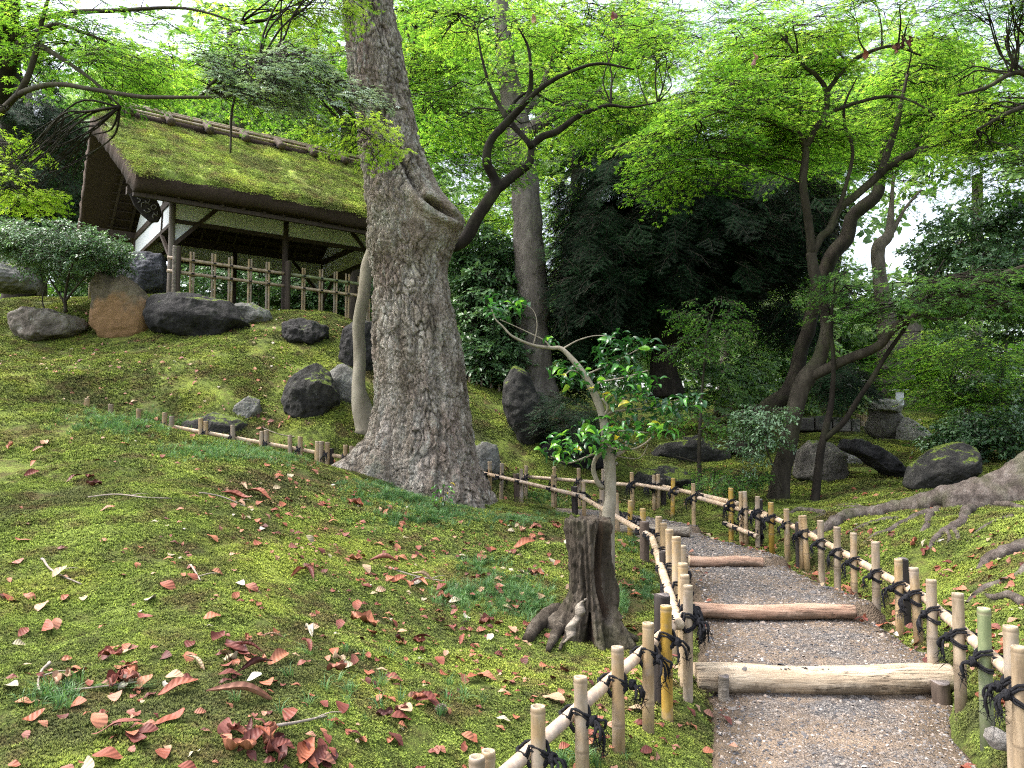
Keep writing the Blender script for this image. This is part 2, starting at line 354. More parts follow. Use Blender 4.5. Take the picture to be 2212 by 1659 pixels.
def tube(pts, rad, seg=10, per=6, bump=0, bs=6, seed=1, cap=True, wob=0):
    """pts (k,3), rad (k,) -> swept tube with optional noise; returns V, F(list)"""
    pts = np.asarray(pts, float); rad = np.asarray(rad, float)*np.ones(len(pts))
    C4 = catmull(np.hstack([pts, rad[:,None]]), per) if per > 1 else np.hstack([pts, rad[:,None]])
    C = C4[:,:3].copy(); R = np.maximum(C4[:,3], 1e-4)
    if wob: C += np.stack([vn(C*3, seed+9), vn(C*3, seed+10), vn(C*3, seed+11)],1)*wob*R[:,None]*(np.arange(len(C))>0)[:,None]
    T, N, B = frames(C)
    th = np.linspace(0, 2*np.pi, seg, endpoint=False)
    D = N[:,None]*np.cos(th)[None,:,None] + B[:,None]*np.sin(th)[None,:,None]
    V = C[:,None] + D*R[:,None,None]
    if bump:
        f = fbm(V.reshape(-1,3)*bs/1.0, 3, seed).reshape(len(C), seg)
        V = C[:,None] + D*(R[:,None]*(1+bump*f))[:,:,None]
    V = V.reshape(-1,3); Fa = gridfaces(seg, len(C), True).tolist()
    if cap:
        n = len(V); V = np.vstack([V, C[0], C[-1]])
        Fa += [[(j+1)%seg, j, n] for j in range(seg)] + [[(len(C)-1)*seg+j, (len(C)-1)*seg+(j+1)%seg, n+1] for j in range(seg)]
    return V, Fa
def box(x0,y0,z0,x1,y1,z1):
    V = np.array([[x,y,z] for z in (z0,z1) for y in (y0,y1) for x in (x0,x1)], float)
    return V, [[0,2,3,1],[4,5,7,6],[0,1,5,4],[2,6,7,3],[0,4,6,2],[1,3,7,5]]
def beam(a, b, wd, ht, roll=0):
    a = np.array(a, float); b = np.array(b, float); t = b-a; L = np.linalg.norm(t); t /= L
    up = np.array([0,0,1.]) if abs(t[2]) < .95 else np.array([0,1.,0])
    s = np.cross(t, up); s /= np.linalg.norm(s); u = np.cross(s, t)
    V = np.array([p + s*sx*wd/2 + u*sz*ht/2 for p in (a,b) for sz in (-1,1) for sx in (-1,1)])
    return V, [[0,1,3,2],[4,6,7,5],[0,4,5,1],[2,3,7,6],[0,2,6,4],[1,5,7,3]]

# ---------------------------------------------------------------- terrain
ctrl = [  # view bearing, view height, distance ahead of points known on the ground
 (0,1659,2.3),(500,1659,2.35),(900,1659,2.5),(500,1520,2.65),(0,1450,2.8),(250,1380,3.1),(600,1300,3.6),(0,1300,3.4),(0,1100,4.6),(250,1200,4.0),
 (0,960,5.7),(100,868,6.6),(250,898,6.6),(400,946,6.6),(560,982,6.9),(400,1080,4.9),(650,1100,5.4),(0,868,6.9),(850,1200,5.0),(850,1400,3.7),(900,1084,8.0),(1050,1098,7.9),
 (820,1038,8.2),(740,1014,8.3),(1200,1135,7.0),(1100,1250,5.3),(1080,1400,4.2),(1150,1397,4.3),(1340,1400,4.4),(1100,1550,3.15),(1250,1600,3.0),
 (1332,1715,2.85),(1400,1615,3.1),(1440,1557,3.35),(1487,1497,3.65),(1500,1340,4.8),(1393,1217,6.1),(1362,1171,7.1),(1331,1158,7.6),(1260,1121,8.6),(1194,1094,9.2),
 (1115,1089,9.6),(1058,1081,9.8),(1300,1250,5.5),
 # upper slope to the pavilion
 (300,812,10.4),(600,860,10.3),(100,760,11.4),(400,745,11.7),(650,728,12.),(500,700,12.5),(740,700,12.8),(60,650,13.6),(200,650,13.3),(150,735,12.0),(450,850,9.9),(250,850,9.9),(60,820,9.6),
 (700,930,9.7),(1050,960,11.),(1040,850,13.),(1200,985,11.3),(1090,1020,10.5),(900,800,13.),(1150,860,14.),
 # behind far fence and right side
 (1300,1060,11.),(1500,1085,9.3),(1500,1005,12.),(1500,955,14.5),(1640,930,16.),(1690,1072,9.6),(1756,1082,9.4),(1850,955,12.8),(1830,900,17.),(2000,970,13.),
 (2100,1045,9.0),(2200,1092,6.4),(1900,1150,6.5),(2150,1250,4.8),(2200,1350,4.1),(1760,1112,7.9),(1900,1080,8.4),(2050,1075,7.6),(2212,1500,3.3),(2020,1180,5.8),
 (2121,1570,3.31),(2068,1500,3.62),(2014,1400,4.32),(1939,1354,5.0),(1844,1295,5.86),(1736,1250,6.66),(1636,1190,7.34),(1579,1167,7.9),(1498,1144,8.35),(1454,1118,9.15)]
cz = [(747,9.2,-.60),(715,9.2,-.57),(500,9.2,-.33),(356,9.2,-.17),(100,9.0,.10),(1162,2.6,-1.38),(1040,2.4,-1.45),(367,13.5,2.40),(615,14.7,2.25),(748,14.8,2.2),(600,17,2.5),(300,16.5,2.6),
      (1137,10.4,-.90),(1250,10.2,-.92),(1365,9.9,-.96),(1137,16,.4),(1400,18,.5),(2200,18,.6),(0,18,3.0),(600,24,3.2),(1300,25,1.4),(2000,25,1.0)]
CP = [P(*c) for c in ctrl] + [PZ(*c) for c in cz]
CP += [np.array(q, float) for q in [(-6,-4,.9),(0,-4,.1),(6,-4,.3),(-12,3,1.9),(-7,1,1.1),(-14,10,3.0),(8,2,.5),(12,5,.9),(12,12,1.2),(-22,16,5),(22,16,2.3),(-40,40,6),(0,45,4),(40,40,4),(-30,-10,2),(30,-10,1)]]
CP = np.array(CP)
def _tps(r2): return np.where(r2 > 1e-12, .5*r2*np.log(r2+1e-12), 0)
_A = CP[:,:2]; _n = len(_A)
_K = _tps(((_A[:,None]-_A[None])**2).sum(-1)) + np.eye(_n)*.12
_Pm = np.hstack([np.ones((_n,1)), _A]); _L = np.block([[_K,_Pm],[_Pm.T,np.zeros((3,3))]])
_W = np.linalg.solve(_L, np.concatenate([CP[:,2], np.zeros(3)]))
def tps(x, y):
    s = np.shape(x); q = np.stack([np.ravel(x), np.ravel(y)],1); out = np.empty(len(q))
    for i in range(0, len(q), 40000):
        c = q[i:i+40000]; out[i:i+40000] = _tps(((c[:,None]-_A[None])**2).sum(-1))@_W[:_n] + _W[_n] + c@_W[_n+1:]
    return out.reshape(s)
pd = np.array([-3,2.0,3.0,3.9,4.9,6.2,7.4,8.4,9.2,9.6]); pl = np.array([.55,.62,.80,.96,1.19,1.36,1.18,.70,.0,-.2]); pr = np.array([1.9,1.75,1.78,2.10,2.22,2.15,1.88,1.55,1.1,.5])
def PLf(y): return np.interp(y, pd, pl) + .045*vn(v3(np.ravel(y)*2.3, 3.3, 0), 4).reshape(np.shape(y)) + .02*vn(v3(np.ravel(y)*8, 1.3, 0), 5).reshape(np.shape(y))
def PRf(y): return np.interp(y, pd, pr) + .05*vn(v3(np.ravel(y)*2.1, 7.3, 0), 6).reshape(np.shape(y)) + .02*vn(v3(np.ravel(y)*8, 5.3, 0), 7).reshape(np.shape(y))
STEPS = [(3.86,-1.27,-1.15),(4.86,-1.135,-1.045),(6.2,-1.03,-.965),(7.55,-.95,-.885)]
def path_z(d):
    return EYE + np.interp(d, [-3,3.0,3.86,3.87,4.86,4.87,6.2,6.21,7.55,7.56,9.6], [-1.36,-1.285,-1.27,-1.15,-1.135,-1.045,-1.03,-.965,-.95,-.885,-.88])
def path_in(x, y):
    """signed distance into the path (positive inside)"""
    l = PLf(y); r = PRf(y)
    return np.minimum(np.minimum(x-l, r-x), (9.5-y))
def H(x, y, fine=True):
    x = np.asarray(x, float); y = np.asarray(y, float)
    z = tps(x, y)
    r = np.hypot(x, y-8); f = np.clip((r-30)/18, 0, 1); z = z*(1-f) + 4.5*f
    if fine:
        q = v3(x.ravel(), y.ravel()); hgt = (fbm(q*.9, 3, 5)*.10 + fbm(q*3.2, 3, 15)*.035 + np.abs(fbm(q*9, 3, 25))*.022 + fbm(q*28,2,35)*.010).reshape(z.shape)
        z = z + hgt*np.clip(r*0+1, 0, 1)*(1+np.clip((r-14)/15, 0, 1)*2)
    s = path_in(x, y); k = np.clip((s+.10)/.14, 0, 1); k = k*k*(3-2*k)
    return z*(1-k) + (path_z(y)-.05)*k
def axis(lo, hi, c0, c1, fine, grow=1.09):
    a = list(np.arange(c0, c1, fine)); s = fine; x = a[-1]
    while x < hi: s *= grow; x += s; a.append(x)
    s = fine; x = c0; b = []
    while x > lo: s *= grow; x -= s; b.append(x)
    return np.array(b[::-1] + a)
gx = axis(-140, 140, -3.2, 4.0, .028, 1.035); gy = axis(-30, 150, 1.7, 8.5, .028, 1.028)
GX, GY = np.meshgrid(gx, gy); GZ = H(GX, GY)
print('terrain', GX.shape)
def Hz(x, y):
    """bilinear lookup on the terrain mesh"""
    x = np.asarray(x, float); y = np.asarray(y, float)
    i = np.clip(np.searchsorted(gx, x)-1, 0, len(gx)-2); j = np.clip(np.searchsorted(gy, y)-1, 0, len(gy)-2)
    fx = (x-gx[i])/(gx[i+1]-gx[i]); fy = (y-gy[j])/(gy[j+1]-gy[j])
    return (GZ[j,i]*(1-fx)+GZ[j,i+1]*fx)*(1-fy) + (GZ[j+1,i]*(1-fx)+GZ[j+1,i+1]*fx)*fy
def Hn(x, y, e=.06):
    n = np.stack([-(Hz(x+e,y)-Hz(x-e,y))/(2*e), -(Hz(x,y+e)-Hz(x,y-e))/(2*e), np.ones_like(x)], -1)
    return n/np.linalg.norm(n, axis=-1, keepdims=True)
def G(px, py, dmin=1.8, dmax=22):
    """first point of the ground seen along a view ray"""
    ds = np.linspace(dmin, dmax, 1500); a = P(px, py, 1.0); Q = np.outer(ds, a-np.array([0,0,EYE])) + np.array([0,0,EYE])
    below = np.where(Q[:,2] < Hz(Q[:,0], Q[:,1]))[0]
    q = Q[below[0]] if len(below) else Q[-1]; return np.array([q[0], q[1], float(Hz(q[0], q[1]))])
ground = ob('ground', mesh('ground', np.stack([GX.ravel(), GY.ravel(), GZ.ravel()],1), gridfaces(len(gx), len(gy)), [MAT['moss']]), kind='structure')
# gravel path sheet with its risers at the log steps
ty = np.unique(np.concatenate([np.arange(-3, 2, .15), np.arange(2, 9.55, .035)])); tu = np.linspace(-.07, 1.07, 56)
L_ = PLf(ty)[:,None]; R_ = PRf(ty)[:,None]; px_ = L_ + (R_-L_)*tu[None]; py_ = np.repeat(ty[:,None], len(tu), 1)
q = v3(px_.ravel(), py_.ravel()); e_ = np.clip(np.abs(tu-.5)*2, 0, 1.14)**3
pz_ = path_z(py_) + (fbm(q*2.2, 3, 61)*.022 + fbm(q*18, 3, 71)*.010).reshape(px_.shape) + (e_*.0)[None] - (np.clip(np.abs(tu-.5)*2-1, 0, 1)*.5)[None]
ob('path', mesh('path', np.stack([px_.ravel(), py_.ravel(), pz_.ravel()],1), gridfaces(len(tu), len(ty)), [MAT['path']], attrs={'edge': np.repeat(e_[None], len(ty), 0).ravel()}), kind='structure')

# ---------------------------------------------------------------- scatter with geometry nodes (stuff only: leaves of a crown, moss, grass, grit)
_protos = []
def proto(name, me):
    o = bpy.data.objects.new(name, me); _protos.append(o); return o
def scatter(name, pts, rot, scl, protos, parent=None, **props):
    pts = np.asarray(pts, float); n = len(pts); me = bpy.data.meshes.new(name)
    me.vertices.add(n); me.vertices.foreach_set('co', pts.ravel())
    a = me.attributes.new('rot', 'FLOAT_VECTOR', 'POINT'); a.data.foreach_set('vector', np.asarray(rot, np.float32).ravel())
    a = me.attributes.new('scl', 'FLOAT', 'POINT'); a.data.foreach_set('value', np.asarray(scl, np.float32))
    a = me.attributes.new('idx', 'INT', 'POINT'); a.data.foreach_set('value', rng.integers(0, len(protos), n).astype(np.int32))
    for p_ in protos[:1]:
        for m_ in p_.data.materials: me.materials.append(m_)
    o = ob(name, me, parent, **props)
    key = '_'.join(p.name for p in protos); g = bpy.data.node_groups.get(key[:60])
    if g is None:
        g = bpy.data.node_groups.new(key[:60], 'GeometryNodeTree')
        g.interface.new_socket('Geometry', in_out='INPUT', socket_type='NodeSocketGeometry'); g.interface.new_socket('Geometry', in_out='OUTPUT', socket_type='NodeSocketGeometry')
        N = g.nodes.new; K = g.links.new
        gi = N('NodeGroupInput'); go = N('NodeGroupOutput'); ip = N('GeometryNodeInstanceOnPoints'); jg = N('GeometryNodeJoinGeometry')
        for p in protos:
            oi = N('GeometryNodeObjectInfo'); oi.inputs['Object'].default_value = p; oi.inputs['As Instance'].default_value = False
            ti = N('GeometryNodeGeometryToInstance'); K(oi.outputs['Geometry'], ti.inputs[0]); K(ti.outputs[0], jg.inputs[0])
        def na(nm, ty):
            x = N('GeometryNodeInputNamedAttribute'); x.data_type = ty; x.inputs['Name'].default_value = nm; return [s for s in x.outputs if s.enabled][0]
        er = N('FunctionNodeEulerToRotation'); K(na('rot', 'FLOAT_VECTOR'), er.inputs[0])
        K(gi.outputs[0], ip.inputs['Points']); K(jg.outputs[0], ip.inputs['Instance']); ip.inputs['Pick Instance'].default_value = True
        K(na('idx', 'INT'), ip.inputs['Instance Index']); K(er.outputs[0], ip.inputs['Rotation']); K(na('scl', 'FLOAT'), ip.inputs['Scale']); K(ip.outputs[0], go.inputs[0])
    md = o.modifiers.new('scatter', 'NODES'); md.node_group = g
    return o
def align(nrm, yaw):
    """euler angles that tip +Z to nrm and spin by yaw"""
    out = np.empty((len(nrm), 3))
    for i in range(len(nrm)):
        q = Vector((0,0,1)).rotation_difference(Vector(nrm[i])); out[i] = (q.to_matrix() @ Matrix.Rotation(yaw[i], 3, 'Z')).to_euler()
    return out

# leaf outlines
def star_leaf(size, droop=.18, lobes=5):
    V = [[0,0,0]]; tips = np.linspace(-2.1, 2.1, lobes); k = lobes
    for i, a in enumerate(tips):
        r = size*(1.0 if i == k//2 else (.92 if abs(i-k//2) == 1 else .6)); wd = .20
        V.append([r*.45*math.cos(a-wd*1.6), r*.45*math.sin(a-wd*1.6), -.02*size]); V.append([r*math.cos(a), r*math.sin(a), -droop*r]); V.append([r*.45*math.cos(a+wd*1.6), r*.45*math.sin(a+wd*1.6), -.02*size])
    Fa = []
    for i in range(k): b = 1+3*i; Fa.append([0,b,b+1,b+2])
    return np.array(V), Fa
def oval_leaf(L, W, fold=.15, droop=.2):
    V = np.array([[0,0,0],[L*.35,-W/2,fold*W],[L*.4,0,0],[L*.35,W/2,fold*W],[L*.75,-W*.36,fold*W*.6-droop*L*.3],[L*.75,W*.36,fold*W*.6-droop*L*.3],[L,0,-droop*L*.6]])
    return V, [[0,1,2],[0,2,3],[1,4,2],[2,4,6],[2,6,5],[2,5,3]]
def xf(V, R, t): return V@np.array(R).T + t
def rotm(rx, ry, rz): return np.array(Euler((rx,ry,rz)).to_matrix())
def prism(a, b, r, seg=3):
    return tube(np.array([a,b]), [r, r*.6], seg, 1, cap=False)
def spray(name, kind, leafm, woodm, n=38, L=.5, size=.05, seed=0, flat=.16):
    r = np.random.default_rng(seed); mb = MB()
    mb.add(*tube(np.array([[0,0,0],[L*.5,0,.02],[L,0,-.05]]), [.006,.0045,.002], 3, 1, cap=False), mi=1)
    tw = [(np.array([0,0,0.]), np.array([L,0,-.05]))]
    for k in range(7 if kind != 'needle' else 8):
        t = .12+.8*k/7; s = 1 if k%2 else -1; a = s*(.75+.2*r.random()); ln = L*(.55-.35*t)*(1+.3*r.random())
        p0 = np.array([L*t,0,.02-.07*t*t]); p1 = p0+np.array([math.cos(a)*ln, math.sin(a)*ln, -.03+.06*r.random()])
        mb.add(*prism(p0, p1, .0025), mi=1); tw.append((p0,p1))
    if kind == 'needle':
        for (a,b) in tw:
            ln = np.linalg.norm(b-a); t = (b-a)/ln; m = max(4, int(ln/.020)); s0 = np.array([-t[1],t[0],0])
            for i in range(m):
                for s in (-1,1):
                    p = a+t*ln*(i+.5)/m; e = p+ (s0*s*.8+t*.75)*size*(.8+.4*r.random())+np.array([0,0,-.25*size+size*.3*r.random()]); wd = t*size*.10
                    mb.add([p-wd,p+wd,e], [[0,1,2]], 0, r.random())
        return mb.mesh(name, [leafm, woodm])
    for i in range(n):
        a,b = tw[r.integers(len(tw))] if i > n*.3 else tw[1+i%(len(tw)-1)]
        f = 1.0 if i < len(tw) else r.random()**.6; p = a+(b-a)*f; t = b-a; az = math.atan2(t[1],t[0]) + r.choice([-1,1])*r.uniform(.2,1.4)
        sz = size*r.uniform(.7,1.2)
        V, Fa = star_leaf(sz, .12+.2*r.random()) if kind == 'maple' else oval_leaf(sz*1.9, sz*.85)
        if kind == 'maple': V = V + np.array([sz*.55,0,0])
        R = rotm(r.normal(0,flat), r.normal(.12,flat), az)
        mb.add(xf(V,R,p+np.array([0,0,r.uniform(-.015,.02)])), Fa, 0, r.random())
    return mb.mesh(name, [leafm, woodm])
PR = {}
def protoset(key, kind, leaf, wood, nvar=3, **kw):
    PR[key] = [proto(f'{key}_{i}', spray(f'{key}_{i}', kind, MAT[leaf], MAT[wood], seed=hash_(key)+i, **kw)) for i in range(nvar)]
def hash_(s): return sum(ord(c)*(i+3) for i, c in enumerate(s))
protoset('maple', 'maple', 'maple', 'bark_limb', 3, n=50, L=.52, size=.037, flat=.18)
protoset('maple_dark', 'maple', 'maple_dark', 'bark_limb', 2, n=46, L=.5, size=.036, flat=.28)
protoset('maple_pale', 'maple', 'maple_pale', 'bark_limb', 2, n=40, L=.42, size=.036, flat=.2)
protoset('maple_yellow', 'maple', 'maple_yellow', 'bark_limb', 2, n=40, L=.42, size=.042, flat=.35)
protoset('broad', 'oval', 'broad', 'bark_dark', 3, n=42, L=.42, size=.045, flat=.45)
protoset('broad_far', 'oval', 'broad_far', 'bark_dark', 3, n=44, L=.7, size=.07, flat=.5)
protoset('far_yellow', 'oval', 'far_yellow', 'bark_dark', 2, n=44, L=.7, size=.07, flat=.5)
protoset('grey', 'oval', 'grey_leaf', 'bark_maple', 2, n=34, L=.3, size=.026, flat=.4)
protoset('grey2', 'oval', 'grey_leaf', 'bark_dark', 2, n=40, L=.42, size=.040, flat=.45)
protoset('small_green', 'oval', 'maple_dark', 'bark_maple', 2, n=26, L=.3, size=.03, flat=.4)
protoset('needle', 'needle', 'conifer', 'bark_dark', 2, L=.45, size=.05)
protoset('needle2', 'needle', 'conifer2', 'bark_dark', 2, L=.38, size=.04)

HOLES = [(430,100,85),(330,75,65),(560,60,50),(1350,165,50),(1990,440,90),(1900,410,60),(2060,370,70),(2150,500,75),(2110,60,50),(1620,40,32),(2195,400,60),(1690,25,35),(540,170,30),(900,80,24),(2030,520,60),(650,190,34),(250,60,40),(1240,40,22),(1500,25,22),(2180,110,34),(1900,560,34),(1850,640,24),(1050,520,22),(1960,620,30),(120,60,30)]
def crown(name, blobs, keys, parent=None, layer=0, droop=.25, s=1.0, thr=-.12, holes=True, ns=.9, seed=0, outward=None, tilt=None, twigs=45, **props):
    tilt = tilt if tilt is not None else (.15 if layer else .25)
    """blobs: bearing, view height, distance, half widths in view units, half depth in metres, count"""
    r = np.random.default_rng(100+seed); PT=[]; RT=[]; SC=[]
    for (px,py,d,rx,ry,rd,n) in blobs:
        c = P(px,py,d); q = r.normal(size=(n,3)); q /= np.linalg.norm(q,axis=1)[:,None]; q *= (r.random(n)**(1/2.4))[:,None]
        R = np.array([rx/F*d, rd, ry/F*d]); p = c + q*R
        if layer:
            p[:,2] = np.round((p[:,2]+.3*fbm(p*np.array([.7,.7,0]),2,seed))/layer)*layer + r.normal(0, layer*.13, n) - (q[:,0]**2+q[:,1]**2)*.12*R[2]
        k = fbm(p*np.array([ns,ns,ns*1.6]), 3, 50+seed) > thr + (.05 if (keys == 'maple' or (not isinstance(keys,str) and keys[0][0] == 'maple')) else 0)
        if holes:
            pj = proj(p)
            for hx,hy,hr in HOLES: k &= ~((np.hypot(pj[:,0]-hx, (pj[:,1]-hy)*1.15) < hr*(1+.5*vn(p*2.5, 3))) & (r.random(n) < .80))
        p = p[k]; q = q[k]; m = len(p)
        ctr = c if outward is None else np.asarray(outward)
        yaw = np.arctan2(p[:,1]-ctr[1], p[:,0]-ctr[0]) + r.normal(0,.7,m)
        PT.append(p); RT.append(np.stack([r.normal(0,tilt,m), droop+r.normal(0,tilt*.8,m), yaw],1)); SC.append(s*r.uniform(.75,1.3,m))
    props.setdefault('kind', 'stuff')
    PT = np.concatenate(PT); RT = np.concatenate(RT); SC = np.concatenate(SC)
    if isinstance(keys, str): keys = [(keys,1.)]
    pl_ = []
    for k, wt in keys: pl_ += PR[k]*int(round(wt*3))
    if parent is not None and layer and twigs:
        W0 = np.concatenate([np.array([v.co[:] for v in c.data.vertices])+np.array(parent.location) for c in parent.children if c.name.startswith(('branch','trunk'))][:12]) ; mt = MB()
        W0 = W0[W0[:,2] > np.quantile(W0[:,2], .25)]
        for i in r.choice(len(PT), min(twigs, len(PT)), replace=False):
            e = PT[i]; dd = np.linalg.norm(W0-e, axis=1) + 2.0*np.maximum(W0[:,2]-e[2], 0); j = int(np.argmin(dd)); a = W0[j]; D_ = np.linalg.norm(e-a)
            if D_ < .2 or D_ > 1.5: continue
            mid = (a+e)/2 + np.array([0,0,.12*D_]) + r.normal(0,.07,3)*D_; q3 = a+(mid-a)*.5+r.normal(0,.04,3)*D_
            mt.add(*tube([a, q3, mid, (mid+e)/2+r.normal(0,.03,3)*D_, e], [.012,.010,.008,.006,.003], 4, 3, cap=False, seed=i))
            for b_ in range(3):
                f = e + r.normal(0,.22,3)*np.array([1,1,.35]); mt.add(*tube([mid, (mid+f)/2+r.normal(0,.04,3), f], [.006,.004,.002], 3, 3, cap=False))
        if mt.n: 
            o_t = mt.mesh('twigs', [MAT['bark_limb']]); o_t.vertices.foreach_set('co', (np.concatenate(mt.V)-np.array(parent.location)).ravel()); ob('twigs', o_t, parent, kind='stuff')
    if parent is not None:
        # keep world placement under an unrotated parent
        PT = PT - np.array(parent.location)
    return scatter(name, PT, RT, SC, pl_, parent, **props)
def trunk(name, parent, pts, seg=14, mat='bark_maple', bump=.12, bs=5, seed=1, per=6, wob=.25):
    """pts: list of (bearing, view height, distance, radius m)"""
    W_ = np.array([[*P(a,b,c), r_] for a,b,c,r_ in pts]); 
    V, Fa = tube(W_[:,:3]-np.array(parent.location), W_[:,3], seg, per, bump, bs, seed, wob=wob)
    return ob(name, mesh(name, V, Fa, [MAT[mat]]), parent)
# ---------------------------------------------------------------- the big tree with the knot
def groundz(x, y): return float(Hz(x, y))
def base(px, py, d):
    p = P(px, py, d); return np.array([p[0], p[1], groundz(p[0], p[1])])
BD = 8.75
tb = np.array([[-520,640,730],[-300,700,800],[-100,732,840],[0,738,849],[100,745,868],[200,758,888],[300,775,906],[350,783,926],[400,791,950],[440,793,976],[470,794,990],[500,793,992],[540,795,985],
 [570,797,977],[600,799,974],[650,800,979],[700,800,990],[750,801,1000],[800,803,1008],[850,803,1013],[900,801,1018],[940,798,1021],[980,790,1024],[1010,780,1028],[1040,772,1034],[1075,766,1044],[1110,760,1054],[1180,750,1064]], float)
bigtree = thing('big_tree', 'massive old tree with flaking plated grey-brown bark and a hollow knot on its trunk', 'tree', base(905,1040,BD))
def big_trunk():
    py = np.concatenate([np.linspace(-520,-20,60), np.linspace(-15,1180,520)]); nu = 300
    L = np.interp(py, tb[:,0], tb[:,1]); R = np.interp(py, tb[:,0], tb[:,2])
    ker = np.hanning(15); ker /= ker.sum()
    L = np.convolve(np.pad(L,7,'edge'), ker, 'valid') + 7*np.clip((py-520)/80,0,1); R = np.convolve(np.pad(R,7,'edge'), ker, 'valid') + 9*np.exp(-((py-478)/26)**2) - 6*np.exp(-((py-575)/40)**2)
    th = np.linspace(0, 2*np.pi, nu, endpoint=False)
    PL = np.array([P(a,b,BD) for a,b in zip(L,py)]); PR_ = np.array([P(a,b,BD) for a,b in zip(R,py)])
    cx = (PL[:,0]+PR_[:,0])/2; rx = (PR_[:,0]-PL[:,0])/2; z = (PL[:,2]+PR_[:,2])/2
    ry = np.minimum(rx*1.0, .50 + .12*np.clip((py-900)/150,0,1)); ry = np.maximum(ry, .40)
    T, Z = np.meshgrid(th, z); CXg = np.repeat(cx[:,None],nu,1); RX = np.repeat(rx[:,None],nu,1); RY = np.repeat(ry[:,None],nu,1)
    c, s = np.cos(T), np.sin(T)
    rad = 1 + 0*c
    h = np.clip((1.15-(Z-(bigtree.location[2])))/1.15, 0, 1)         # 1 at the foot
    # root buttresses: angle (pi = towards the left), reach, width
    for a0, reach, wd, pw in [(math.pi+.10,1.55,.24,2.7),(-.05,.22,.35,2.2),(-math.pi/2-.75,.42,.22,2.2),(-math.pi/2+.35,.22,.3,2.2),(math.pi/2,.3,.5,2),(math.pi-.7,.3,.3,2.2),(-.75,.30,.28,2.4)]:
        da = np.angle(np.exp(1j*(T-a0))); rad = rad + reach*np.exp(-(da/wd)**2)*h**pw
    # vertical folds
    nq = v3((np.cos(T)*2.1).ravel(), (np.sin(T)*2.1).ravel(), (Z*.28).ravel())
    rad = rad + .075*fbm(nq, 3, 11).reshape(rad.shape) + .03*np.cos(T*5+2*vn(nq*.5,3).reshape(T.shape))*(.3+h)
    X = CXg + RX*rad*c; Y = BD + RY*rad*s
    V = np.stack([X,Y,Z],-1)
    lean = np.repeat(np.interp(py,[-520,1180],[0,0])[:,None],nu,1); V[...,1] += lean
    nrm = np.stack([c,s,0*c],-1); fl = V.reshape(-1,3); front = (s < .25)
    pj = proj(fl); QX = pj[:,0].reshape(T.shape); QY = pj[:,1].reshape(T.shape); D = np.zeros(T.shape); fr = np.clip(-s+.35,0,1)**.5
    def rot(x0,y0,a): dx, dy = QX-x0, QY-y0; return dx*math.cos(a)+dy*math.sin(a), -dx*math.sin(a)+dy*math.cos(a)
    # collar of the knot and its slit
    a = math.radians(36); u, v = rot(944,452,a)
    e = np.sqrt((u/50)**2+(v/21)**2); D += .050*np.exp(-((e-1)/.34)**2)*fr; D += .03*np.exp(-(e/1.6)**2)*fr; D += .060*np.exp(-(e/.95)**4)*fr
    sl = np.exp(-((u/33)**2+((v+2)/6.5)**2)**1.5); D -= .30*sl*fr
    # swelling beneath it
    u, v = rot(945,495,0.1); D += .055*np.exp(-((u/60)**2+(v/36)**2))*fr
    # furrow where two stems have grown together above the knot
    t = np.clip((QY-338)/(418-338),0,1); xc = 866+t*(908-866); ins = np.exp(-((QX-xc)/7.5)**2)*np.exp(-((QY-382)/44)**4); D -= .10*ins*fr
    D += .035*np.exp(-((QX-xc-20)/14)**2)*np.exp(-((QY-385)/44)**2)*fr
    # long groove on the right of the lower trunk
    gx_ = np.interp(QY,[560,650,760,900,1080],[952,940,945,955,948]); D -= .05*np.exp(-((QX-gx_)/7)**2)*np.clip((QY-560)/80,0,1)*fr
    gx2 = np.interp(QY,[800,900,1000,1080],[826,832,838,850]); D -= .045*np.exp(-((QX-gx2)/7)**2)*np.clip((QY-820)/80,0,1)*fr
    calm = np.clip(1-1.2*np.exp(-(((QX-935)/55)**2+((QY-455)/55)**2))*fr, .12, 1).ravel()
    # bark plates
    q = fl*np.array([13,13,4.6]) + np.stack([fbm(fl*4,3,1),fbm(fl*4,3,2),fbm(fl*4,3,3)],1)*1.6
    f1,f2,cid = worley(q, 5); q2 = fl*np.array([30,30,14])+np.stack([fbm(fl*9,2,4),fbm(fl*9,2,5),fbm(fl*9,2,6)],1)*1.5; g1,g2,cid2 = worley(q2, 9)
    gate = np.clip(.5+2.2*fbm(fl*2.3,3,77),0,1); crack = np.exp(-((f2-f1)/.15)**2)*gate; crack2 = np.exp(-((g2-g1)/.2)**2)*np.clip(1.2-gate,0,1)
    ridge = 1-np.abs(fbm(fl*np.array([7,7,1.3])+fbm(fl*3,2,5)[:,None]*.8,3,66))*3
    d = (-.022*crack + .026*(cid-.4)*(.4+gate) + .017*(cid2-.4) - .014*crack2 + .020*fbm(fl*12,4,8) + .020*np.clip(ridge,-1,1))*calm - .026
    D = D.ravel() + d
    Vf = fl + nrm.reshape(-1,3)*D[:,None]
    ripple = (1-calm)*.006*np.sin(np.sqrt(((QX.ravel()-944)/1.0)**2+((QY.ravel()-452)*1.6)**2)*.55 + 2*vn(fl*9,3)); Vf += nrm.reshape(-1,3)*ripple[:,None]
    cav = np.clip(.85*crack*calm + .55*crack2*calm + .5*np.clip(-ridge-.1,0,1)*calm + 1.2*(sl*fr).ravel() + .55*(ins*fr).ravel() + .3*np.maximum(0,.35-cid), 0, 1)
    blk = np.clip(np.exp(-(((QX-868)/26)**2+((QY-215)/95)**2)).ravel()*2.2, 0, 1)
    me = mesh('trunk', Vf - np.array(bigtree.location), gridfaces(nu, len(py), True), [MAT['bark_big']], attrs={'cav': cav, 'blk': blk})
    return ob('trunk', me, bigtree)
big_trunk()
